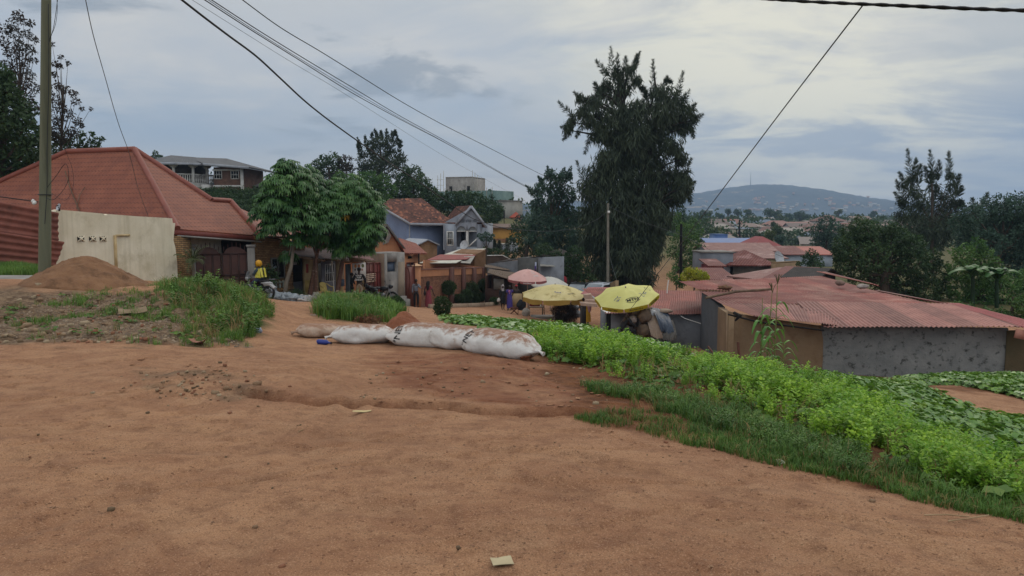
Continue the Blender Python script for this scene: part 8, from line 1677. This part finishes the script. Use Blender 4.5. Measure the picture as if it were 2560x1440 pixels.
dp = thing('utility_pole',gp(1702,700,80,-.3),'dark slim utility pole among the young trees by the lane','utility pole'); MB().tube([dp.location,at(1703,560,80)],[.17,.13],8).build('pole',M_DARK,dp); wire([(1703,590),(1650,560),(1640,600)],79.9,75,.012,WB,'drop_wire',dp)
dp = thing('utility_pole',gp(1849,620,190,-.3),'distant utility pole standing among the town roofs','utility pole'); MB().tube([dp.location,at(1849,550,190)],[.3,.2],8).build('pole',M_DARK,dp)
# ---------------------------------------------------------------- banana plants
def banana(label,px,pyb,pyt,D,seed,n=9):
 rng = np.random.default_rng(seed); b = at(px,pyb,D); t_ = at(px,pyt,D); o = thing('banana_plant',b,label,'banana plant','banana plants'); MB().tube([b,t_],[.12,.09],8).build('stem',G_DARK,o,smooth=True); mb = MB()
 for k in range(n):
  a = rng.uniform(0,6.28); L_ = rng.uniform(1.5,2.3); el = rng.uniform(.75,1.4); d = np.array([cos(a) * cos(el),sin(a) * cos(el),sin(el)]); sdv = np.array([-sin(a),cos(a),0]); P = []
  for t in np.linspace(0,1,10):
   c_ = np.array(t_) + d * L_ * t + np.array([0,0,-.7 * L_ * t * t]); w_ = .26 * sin(pi * min(1,t * .9 + .08)) ** .6; P.append([c_ - sdv * w_ - [0,0,w_ * .35],c_,c_ + sdv * w_ - [0,0,w_ * .35]])
  mb.grid(np.array(P),np.full(18,rng.uniform(.3,.7)))
 mb.build('leaves',mat('banana_leaf','36562a','436430',2,.5,tint=.35,trans=.3),o,smooth=True)
banana('banana plant with wide split fronds between the dark dome tree and the leafy tree',2432,770,690,44.2,1,14); banana('banana plant right of the other one among the leafy trees',2492,770,696,44.,2,14)
# ---------------------------------------------------------------- maize, stakes
def maize(label,px,D,ztop,seed,tassel=True,dry=False):
 rng = np.random.default_rng(seed); b = gp(px,700,D,-.05); t_ = at(px + rng.uniform(-6,10),ztop,D); o = thing('maize_plant',b,label,'maize plant','maize plants'); MB().tube([b,b.lerp(t_,.5),t_],[.018,.014,.006],6).build('stalk',mat('maize_stalk','5d6b35','6d6a3c',3),o); mb = MB()
 for k in range(9):
  t = .18 + .62 * k / 9; p = np.array(b.lerp(t_,t)); a = (k % 2) * pi + rng.uniform(-.9,.9); L_ = rng.uniform(.35,.6); sdv = np.array([-sin(a),cos(a),0]); P = []
  for s in np.linspace(0,1,9):
   c_ = p + np.array([cos(a),sin(a),0]) * L_ * s * .8 + np.array([0,0,L_ * (1.1 * s - 1.5 * s * s)]); w_ = .05 * sin(pi * min(1,s * .85 + .12)) ** .7; P.append([c_ - sdv * w_,c_ - [0,0,.012],c_ + sdv * w_])
  mb.grid(np.array(P),np.full(16,rng.uniform(.3,.7)))
 mb.build('leaves',mat('maize_leaf','4f7a32','63903f',2,.5,tint=.35,trans=.3),o,smooth=True)
 if tassel:
  mb = MB()
  for k in range(7): a = rng.uniform(0,6.28); mb.tube([t_ - Vector((0,0,.12)),t_ + Vector((cos(a) * .05,sin(a) * .05,.05)),t_ + Vector((cos(a) * .10,sin(a) * .10,.12))],.008,4)
  mb.build('tassel',mat('tassel_brown','5a4a34','4a4a2c',6),o)
maize('tall slender maize plant with a dark tassel before the mud wall',1942,19.0,698,1); maize('leafy maize plant left of the tallest one',1908,19.2,745,2,False); maize('short maize plant with drooping leaves on the right',1965,18.6,830,3,False); maize('thin maize stalk whose tassel overlaps the red roof',1922,19.5,720,4)
for a,b_,r,lab in (((1845,855,18.5),(1853,912,18.4),.035,'upright brown wooden stake in the pea plants'),((1770,866,20),(1800,886,19.5),.025,'stick leaning low beside the dark grey wall')): tag(MB().tube([at(*b_) - Vector((0,0,.2)),at(*a)],r,7).build('wooden_stake',mat('stake_brown','5a3a2e','4a2f26',4)),lab,'stake')
# ---------------------------------------------------------------- soil heaps
def heap(name,label,px,D,apex_py,r,m,seed,skew=0.,dz=0.):
 x,y,_ = at(px,600,D); base = gz(x,y); zt_ = zat(apex_py,D); rs = np.linspace(0,1,30)[:,None]; an = np.linspace(0,2 * pi,72,endpoint=False)[None,:]
 rr = r * rs * (1 + .12 * (fbm(np.cos(an) * 1.5 + seed,np.sin(an) * 1.5,3) - .5) * 2); X_ = x + rr * np.cos(an) * (1 + skew * (np.cos(an) > 0)); Y_ = y + rr * np.sin(an); hz_ = (zt_ - base) * np.clip(1.04 - rs,0,1) ** .92; hz_ = np.where(rs < .12,(zt_ - base) * (1 - .9 * rs ** 1.5 - .03),hz_)
 Z_ = H(X_,Y_) - .05 * (rs ** 4) + hz_ + (fbm(X_ * 6,Y_ * 6,5,.62) - .5) * .13 * np.clip(rs * 5,0,1) * np.clip((1.03 - rs) * 6,0,1) - (rs > .97) * .06
 mb = MB(); mb.grid(np.stack([X_,Y_,Z_],-1)[:,::-1],close=True); o = mb.build(name,m,None,smooth=True,origin=(x,y,base)); return tag(o,label,'heap')
SOIL = mat('heap_soil','6d4d35','7d5b40',3,.95,bump=.03,bscale=20,c3='513722',s3=2.2,t3=(.5,.68)); SOIL2 = mat('heap_soil_red','6f432e','7f4f37',4,.95,bump=.02,bscale=24,c3='56331f',s3=3.)
heap('soil_heap','large brown heap of sandy soil beside the thick wooden pole',218,18.2,637,1.42,SOIL,1,.18)
heap('soil_heap','small red-brown pile of soil behind the white sandbags',1010,15.0,777,.43,SOIL2,2)
c = gp(918,700,16.3); mb = MB(); rng = np.random.default_rng(2); clump_cards(mb,c + Vector((0,0,.06)),(.36,.2,.13),900,.10,.12,.1,.4,.2,rng); tag(mb.build('dry_grass_clump',mat('dry_grass','6b4a33','573a28',6,tint=.4)),'brown uprooted grass clump at the edge of the second green mound','grass clump')
# ---------------------------------------------------------------- sandbags
BAGW = mat('bag_white','c4c0ba','b3aea7',3,.75,bump=.012,bscale=13,topdirt='7d5c48',c3='8d7a68',s3=3.4,t3=(.60,.70)); BAGD = mat('bag_dirty','9c8370','b09c8a',3,.85,bump=.004,bscale=40,topdirt='7d5c48',c3='75573f',s3=2.2,t3=(.45,.65))
def sandbag(label,a,b,hh,hw,m,seed,seam=(.55,.55),lift=.82,sag=.0):
 hh *= .9; hw *= 1.05
 A = at(*a); B = at(*b); A.z = gz(A.x,A.y) + hh * lift; B.z = gz(B.x,B.y) + hh * lift; ax = B - A; L_ = ax.length; ax.normalize(); sd_ = Vector((-ax.y,ax.x,0)).normalized(); upv = sd_.cross(ax); upv = upv if upv.z > 0 else -upv; sd_ = ax.cross(upv) * -1
 def S(u,th,off=0.):
  e = 1 - abs(2 * u - 1); k = min(1,e / .46); h_ = hh * (sin(k * pi / 2) ** .85) * (1 + .10 * sin(pi * u)) + .012; sw = seam[0] if u < .5 else seam[1]; w_ = hw * (sw + (1 - sw) * sin(k * pi / 2) ** .8)
  cx = math.copysign(abs(cos(th)) ** .8,cos(th)); sx_ = math.copysign(abs(sin(th)) ** .8,sin(th)); wr = 1 + .13 * (vnoise3(np.array([u * 5 + seed * 3.1,cx * 1.3,sx_ * 1.3 + seed])).item() - .5) * 2 + .05 * sin(u * 40 + seed + cx * 3) * (1 - k) + .035 * (vnoise3(np.array([u * 30 + seed,cx * 6,sx_ * 6])).item() - .5) * 2
  p = A + ax * (L_ * u) + sd_ * (w_ * cx * wr + off * cx) + upv * (h_ * sx_ * wr * (1. if sx_ > 0 else .8) + off * sx_); p.z += sag * sin(pi * u); return p
 P = np.array([[tuple(S(u,th)) for th in np.linspace(0,2 * pi,36,endpoint=False)] for u in np.linspace(0,1,44)])
 o = thing('sandbag',(A + B) / 2 - Vector((0,0,hh)),label,'sandbag','row of filled white sandbags'); mb = MB(); mb.grid(P,close=True); mb.bulk(P[0],[list(range(36))]); mb.bulk(P[-1],[list(range(36))[::-1]]); mb.build('bag',m,o,smooth=True)
 for u_,s_ in ((0.,-1),(1.,1)):
  c_ = (S(u_,pi / 2) + S(u_,-pi / 2)) / 2 + sd_ * hw * .2 * s_; mb = MB(); mb.tube([c_ - ax * s_ * .03,c_ + ax * s_ * .03 - Vector((0,0,.01)),c_ + ax * s_ * .085 - Vector((0,0,.03))],[.035,.014,.034],8); mb.build('tied_corner',m,o)
 return o,S,L_,hw,hh
sandbag('brown dirt covered sandbag, leftmost of the row',(740,850,12.5),(866,838,12.9),.115,.20,BAGD,1,(.15,.5))
sandbag('white sandbag with a tied left corner, second from the left',(826,855,11.9),(992,840,12.2),.155,.23,BAGW,2,(.22,.5))
o3,S3,L3,w3,h3 = sandbag('long white sandbag with upright black lettering in the middle of the row',(978,840,12.0),(1150,852,11.6),.19,.26,BAGW,3,(.7,.6))
sandbag('white sandbag with a pointed lower corner, partly under its neighbours',(1085,845,11.7),(1196,872,11.15),.185,.24,BAGW,4,(.6,.3))
o5,S5,L5,w5,h5 = sandbag('white sandbag with torn open end spilling soil, rightmost of the row',(1168,846,11.4),(1340,882,10.5),.19,.30,BAGW,5,(.6,.35))
def th_front(S): return min(np.linspace(0,2 * pi,60),key=lambda t: S(.5,t).y - S(.5,t).z * .5)
for (o_,S_,L_,w_,h_,u0,sgn) in ((o3,S3,L3,w3,h3,.22,1),(o5,S5,L5,w5,h5,.20,1)):
 t0 = th_front(S_); d = S_(.5,t0 + .1).z - S_(.5,t0).z; s_ = -1 if d > 0 else 1
 V,Fc = text_mesh('"NET',.15,.0014); ang = pi / 2 - (.25 if o_ is o5 else .05); W_ = []
 for x,y,z in V:
  X_ = x * cos(ang) - y * sin(ang); Y_ = x * sin(ang) + y * cos(ang); W_.append(tuple(S_(u0 + X_ / L_,t0 - s_ * Y_ / ((h_ + w_) / 2) * 1.0,.007)))
 mb = MB(); add_faces(mb,np.array(W_),Fc); mb.build('lettering',INK,o_)
c = gp(1306,700,10.55); mb = MB(); mb.blob(c + Vector((0,0,.06)),(.13,.12,.09),.5,6,seg=20,ring=12,freq=3.); tag(mb.build('spilled_soil',SOIL2,None,smooth=True),'lump of soil spilling from the torn sandbag','soil')
# ---------------------------------------------------------------- litter
BL = mat('bottle_blue','26347a','1f2b66',3,.35); c = gp(806,700,11.6); dx = Vector((1,-.15,0)).normalized()
o = thing('blue_bottle',c,'crushed blue plastic bottle lying in front of the sandbags','bottle'); MB().tube([c + dx * -.10 + Vector((0,0,.035)),c + dx * -.09 + Vector((0,0,.04)),c + dx * .05 + Vector((0,0,.035)),c + dx * .08 + Vector((0,0,.03)),c + dx * .11 + Vector((0,0,.025))],[.03,.042,.038,.016,.014],10).build('bottle_body',BL,o,smooth=True); MB().tube([c + dx * .11 + Vector((0,0,.025)),c + dx * .13 + Vector((0,0,.025))],.018,8).build('cap',M_DARK,o)
def paper(name,label,px,py,D,sx,sy,m,rz,tilt=.0,seed=0,curl=.02):
 p = gp(px,py,D,.012); M = Matrix.Translation(p) @ Matrix.Rotation(rz,4,'Z') @ Matrix.Rotation(tilt,4,'X'); P = np.array([[(sx * (i / 5 - .5),sy * (j / 4 - .5),curl * 2 * (vnoise(np.array([i * .6 + seed]),np.array([j * .6]))[0] - .3) + curl * ((i / 5 - .5) ** 2) * 3) for i in range(6)] for j in range(5)]); mb = MB(M); mb.grid(P); mb.grid(P[:,::-1] - np.array([0,0,.003])); o = mb.build(name,m,None,origin=tuple(p)); return tag(o,label,'litter')
PW = mat('paper_white','b3afa2','9c978a',9,.8); PY_ = mat('card_cream','a89a7a','96886a',9,.8)
def rayY(px,py,lo=3.2,hi=30):     # distance at which the pixel ray meets the ground
 ys = np.linspace(lo,hi,500); P = np.array([tuple(at(px,py,y)) for y in ys]); d = P[:,2] - H(P[:,0],P[:,1]); i = np.argmax(d < 0); return float(ys[i]) if (d < 0).any() else hi
for nm,lab,px,py,sx,sy,m,rz,ti,sd_ in (('paper_card','cream card lying on the road at the bottom edge',1255,1422,.105,.09,PY_,.2,0,1),('paper_scrap','dotted white packet lying at the edge of the dark verge grass',1945,1160,.085,.05,PW,.35,.3,2),('paper_scrap','crumpled white wrapper lying in the weeds',1937,1078,.10,.05,PW,.2,.5,3),('plastic_tub','white plastic tub lying on the clods beside the peas',1663,950,.13,.10,PW,.7,1.0,4),('cardboard_piece','folded brown cardboard sheet on the rubble bank',331,783,.42,.34,mat('cardboard','7a6850','6b5a44',5),.5,.3,5),('cardboard_piece','pinkish brown flat board piece at the edge of the lane grass',495,866,.22,.12,mat('pink_board','8d6552','7d5645',5),-.3,.1,6),('paper_scrap','white scrap on the grass edge of the second mound',783,789,.12,.06,PW,.1,0,7),('paper_scrap','yellowish chalky patch of torn paper on the road beyond the rut',905,1033,.16,.06,mat('chalk','b5a275','a8946a',20),.1,0,8),('cardboard_piece','brown cardboard strip lying in the verge grass',2365,1172,.12,.04,mat('cardboard','7a6850'),.1,.3,9)):
 D = rayY(px,py); paper(nm,lab,px,py,D,sx,sy,m,rz,ti,sd_,.004 if sx < .2 else .05)
c = gp(645,826,rayY(645,832)); mb = MB(); mb.blob(c + Vector((0,0,.03)),(.055,.04,.05),.5,3,freq=3); tag(mb.build('plastic_bag',mat('blue_white_plastic','7f8a9c','9a9da6',12,.5)),'small bluish plastic bag at the foot of the grass mound','litter')
for i,(px,py,L_,lab) in enumerate(((1165,843,.32,''),(2310,1295,.25,'pale dry stalk lying along the lower right road edge'),(2370,1310,.30,'thin brown stick lying on the road at the lower right'),(2360,1285,.2,''),(745,1083,.07,'small brown twig lying alone on the open road'))):
 if not lab: continue
 D = rayY(px,py); c = gp(px,py,D,.008); a = -.5 + i * .4; tag(MB().tube([c,c + Vector((cos(a),sin(a) * .6,.0)) * L_ * .5 + Vector((0,0,.006)),c + Vector((cos(a),sin(a),0)) * L_],.004,5).build('dry_stalk',mat('dry_stalk','9c8566','7d6548',5)),lab,'stalk')
# stones: each one its own object
def stone(px,py,r,m,seed,name,label,group,flat=.55,D=None):
 D = D or rayY(px,py); p = gp(px,py,D); rr = r / F * D; mb = MB(); rn_ = random.Random(seed); 
 Mx = Matrix.Rotation(rn_.uniform(0,6.28),3,'Z') @ Matrix.Rotation(rn_.uniform(-.35,.35),3,'X'); dy_ = rn_.uniform(.5,.9); pts = []
 for sx in (-1,1):
  for sy in (-1,1):
   for sz_ in (-1,1): k_ = rn_.uniform(.55,1.); pts.append(p + Vector((0,0,rr * flat * .35)) + Mx @ Vector((sx * rr * .85 * rn_.uniform(.5,1.),sy * rr * dy_ * rn_.uniform(.5,1.),sz_ * rr * flat * k_)))
 for ax_ in range(3):
  for s__ in (-1,1): v_ = [0,0,0]; v_[ax_] = s__; pts.append(p + Vector((0,0,rr * flat * .35)) + Mx @ Vector((v_[0] * rr * rn_.uniform(.7,1.05),v_[1] * rr * dy_ * rn_.uniform(.7,1.05),v_[2] * rr * flat * rn_.uniform(.8,1.15))))
 bmh = bmesh.new()
 for q_ in pts: bmh.verts.new(q_)
 bmesh.ops.convex_hull(bmh,input=bmh.verts); bmh.verts.index_update(); lv = [v for v in bmh.verts if v.link_faces]; ixm = {v: i for i,v in enumerate(lv)}
 add_faces(mb,np.array([tuple(v.co) for v in lv]),[tuple(ixm[v] for v in f.verts) for f in bmh.faces]); bmh.free(); o = mb.build(name,m,None,origin=tuple(p)); return tag(o,label,'stone',group)
ST = [mat('stone_' + a,a,b,7,.9,bump=.004,bscale=30) for a,b in (('8a7258','74604a'),('7a6048','664f3a'),('97846a','807058'),('80563f','6b4632'),('64503a','50402e'))]
rn = random.Random(12)
BIG = [(785,0)]
for i,(px,py,r,k,lab) in enumerate(((213,812,13,2,'pale grey flat stone standing out in the lower rubble bank'),(101,718,15,2,'white rounded stone at the foot of the wooden pole'),(176,815,9,2,'grey stone left of the pale flat stone'),(157,818,10,0,'second grey stone left of the pale flat stone'),(68,817,12,0,'broad grey stone in the left rubble'),(240,835,12,3,'tan flat stone below the pale flat stone'),(85,830,12,0,'long slab stone lying low in the left rubble'),(340,852,8,2,'pale stone at the lower edge of the rubble bank'),(325,857,7,1,'brown stone touching the pale stone at the bank foot'),(475,785,9,0,'grey stone near the tall grass edge'),(118,835,13,4,'dark brown slab in the left rubble'),(355,818,8,3,'reddish stone in the middle of the rubble bank'),(643,963,14,1,'long brown stone lying on the spoil beside the rut'),(540,985,12,0,'upright grey stone by the near spoil heap'),(565,978,12,1,'brown stone right of the upright grey stone'),(466,979,9,4,'dark stone on the near spoil heap'),(1207,957,8,0,'round grey stone in front of the sandbags'),(1490,1012,10,2,'pale angular stone by the crop edge'),(1367,938,8,2,'small pale stone below the torn sandbag'),(1314,965,7,3,'reddish stone in the damp soil'),(278,1277,12,4,'black angular stone alone on the open road'),(1146,1374,8,4,'dark round stone near the bottom centre of the road'),(369,1036,7,4,'small dark stone near the left of the rut'),(681,1225,5,4,'tiny dark stone in the middle of the road'),(565,1147,4,4,'lone dark pebble left of the middle of the road'),(638,1320,9,1,'half buried brown stone low on the road'),(2180,1255,9,1,'light stone half buried near the lower right verge'),(1665,1110,7,3,'small reddish stone at the tip of the verge grass'),(705,1428,10,3,'reddish stone cut by the bottom edge'))): stone(px,py,r,ST[k],300 + i,'stone',lab,None)
for i in range(230):
 px,py = rn.uniform(-60,640),858 - 120 * rn.random() ** 1.6
 if not (inpoly(np.array([px]),np.array([py]),RUB)[0]): continue
 stone(px,py,rn.uniform(2.5,8) * (1.2 if py > 800 else 1),ST[rn.randrange(5)],400 + i,'rubble_stone','small broken stone scattered on the rubble bank','stones of the rubble bank')
for i in range(130): stone(rn.gauss(500,90),rn.gauss(965,24),rn.uniform(1.5,6.5),ST[rn.randrange(5)],600 + i,'spoil_stone','small stone in the spoil left of the rut','stones of the near spoil')
for i in range(90): stone(rn.uniform(880,1560),rn.uniform(905,1010),rn.uniform(1.5,5),ST[rn.randrange(5)],700 + i,'field_stone','small stone on the damp soil before the sandbags','stones on the damp soil')
for i in range(60): stone(rn.uniform(0,2100) ,rn.uniform(1060,1430),rn.uniform(1.5,4),ST[rn.choice((1,3,4,4))],800 + i,'road_pebble','dark pebble lying on the open dirt road','pebbles on the dirt road') if True else None
# dry leaves, each an object
lfm = mat('dead_leaf','7a5238','8f6a4c',9,.8)
def dleaf(px,py,r,i,group,lab):
 D = rayY(px,py); p = gp(px,py,D,.004); a = rn.uniform(0,6.28); s_ = r / F * D; M = Matrix.Translation(p) @ Matrix.Rotation(a,4,'Z'); P = np.array([[(s_ * (t * 2 - 1),s_ * .55 * q * sin(pi * min(1,t * .95 + .03)),s_ * (.05 + .22 * q * q + .10 * (t - .5) ** 2 * 4 * rn.uniform(.3,1))) for q in (-1,0,1)] for t in np.linspace(0,1,6)]); mb = MB(M); mb.grid(P); tag(mb.build('dead_leaf',lfm,None,origin=tuple(p)),lab,'leaf',group)
for i in range(34): dleaf(rn.uniform(900,1560),rn.uniform(900,1030),rn.uniform(5,11),i,'dead leaves before the sandbags','curled brown leaf on the damp soil before the sandbags')
for i in range(16): dleaf(rn.uniform(280,700),rn.uniform(900,1000),rn.uniform(5,10),i,'dead leaves on the near spoil','curled brown leaf on the spoil left of the rut')
for i in range(26):
 t = rn.random(); px = 1500 + t * 1050; dleaf(px,1075 + t * 235 + rn.uniform(-10,25),rn.uniform(5,10),i,'dead leaves along the verge','dry leaf caught along the edge of the verge grass')
# fine gravel and crumbs: nobody could count them
rng = np.random.default_rng(21); n = 42000; yy = 3.0 + 9 * rng.random(n) ** 1.5; xx = (rng.random(n) * 2 - 1) * (yy * .75 + .8); zz = H(xx,yy); px_,py_ = proj(xx,yy,zz); k = (~inpoly(px_,py_,FIELD)) & (fbm(xx * .9,yy * .9,3) + rng.random(n) * .35 > .58); xx,yy,zz = xx[k],yy[k],zz[k]; n = len(xx)
s_ = rng.uniform(.002,.007,n) * np.where(rng.random(n) > .95,1.8,1); d8 = np.array([[1,0,0],[0,1,0],[-1,0,0],[0,-1,0],[0,0,.8]]); V = (d8[None] * s_[:,None,None] * rng.uniform(.6,1.3,(n,5,1)) + np.stack([xx,yy,zz],-1)[:,None]).reshape(-1,3)
mb = MB(); mb.bulk(V,(np.array([[0,1,4],[1,2,4],[2,3,4],[3,0,4]])[None] + (np.arange(n) * 5)[:,None,None]).reshape(-1,3),np.repeat(rng.random(n),4)); o = mb.build('road_gravel',mat('gravel_bits','6a4a36','8a6a50',9,.9,tint=.4)); tag(o,'fine crumbs of earth and grit on the dirt road','gravel',kind='stuff')
n = 12000; xx = rng.uniform(-9,-3.2,n); yy = rng.uniform(10.6,17.5,n); zz = H(xx,yy); px_,py_ = proj(xx,yy,zz); k = inpoly(px_,py_,RUB); xx,yy,zz = xx[k],yy[k],zz[k]; n = len(xx); s_ = rng.uniform(.008,.028,n)
V = (d8[None] * s_[:,None,None] * rng.uniform(.6,1.3,(n,5,1)) + np.stack([xx,yy,zz],-1)[:,None]).reshape(-1,3); mb = MB(); mb.bulk(V,(np.array([[0,1,4],[1,2,4],[2,3,4],[3,0,4]])[None] + (np.arange(n) * 5)[:,None,None]).reshape(-1,3),np.repeat(rng.random(n),4)); o = mb.build('rubble_grit',mat('rubble_bits','7a6a58','5d4d3e',9,.9,tint=.4)); tag(o,'grit and fine rubble on the bank','gravel',kind='stuff')
HAZE=0.00023
# ================================================================ HAZE
hb = MB(); hb.box((0,1900,118),(6400,4400,286))
hm = bpy.data.materials.new('haze_air'); hm.use_nodes = True; hn = hm.node_tree.nodes; hn.clear()
ho = hn.new('ShaderNodeOutputMaterial'); hv = hn.new('ShaderNodeVolumePrincipled')
hv.inputs['Color'].default_value = (.44,.62,.86,1); hv.inputs['Density'].default_value = HAZE; hv.inputs['Anisotropy'].default_value = .2
hm.node_tree.links.new(hv.outputs[0],ho.inputs['Volume'])
hz = hb.build('haze',hm); tag(hz,kind='stuff'); hz['label'] = 'thin blue haze filling the valley air'; hz['category'] = 'haze'
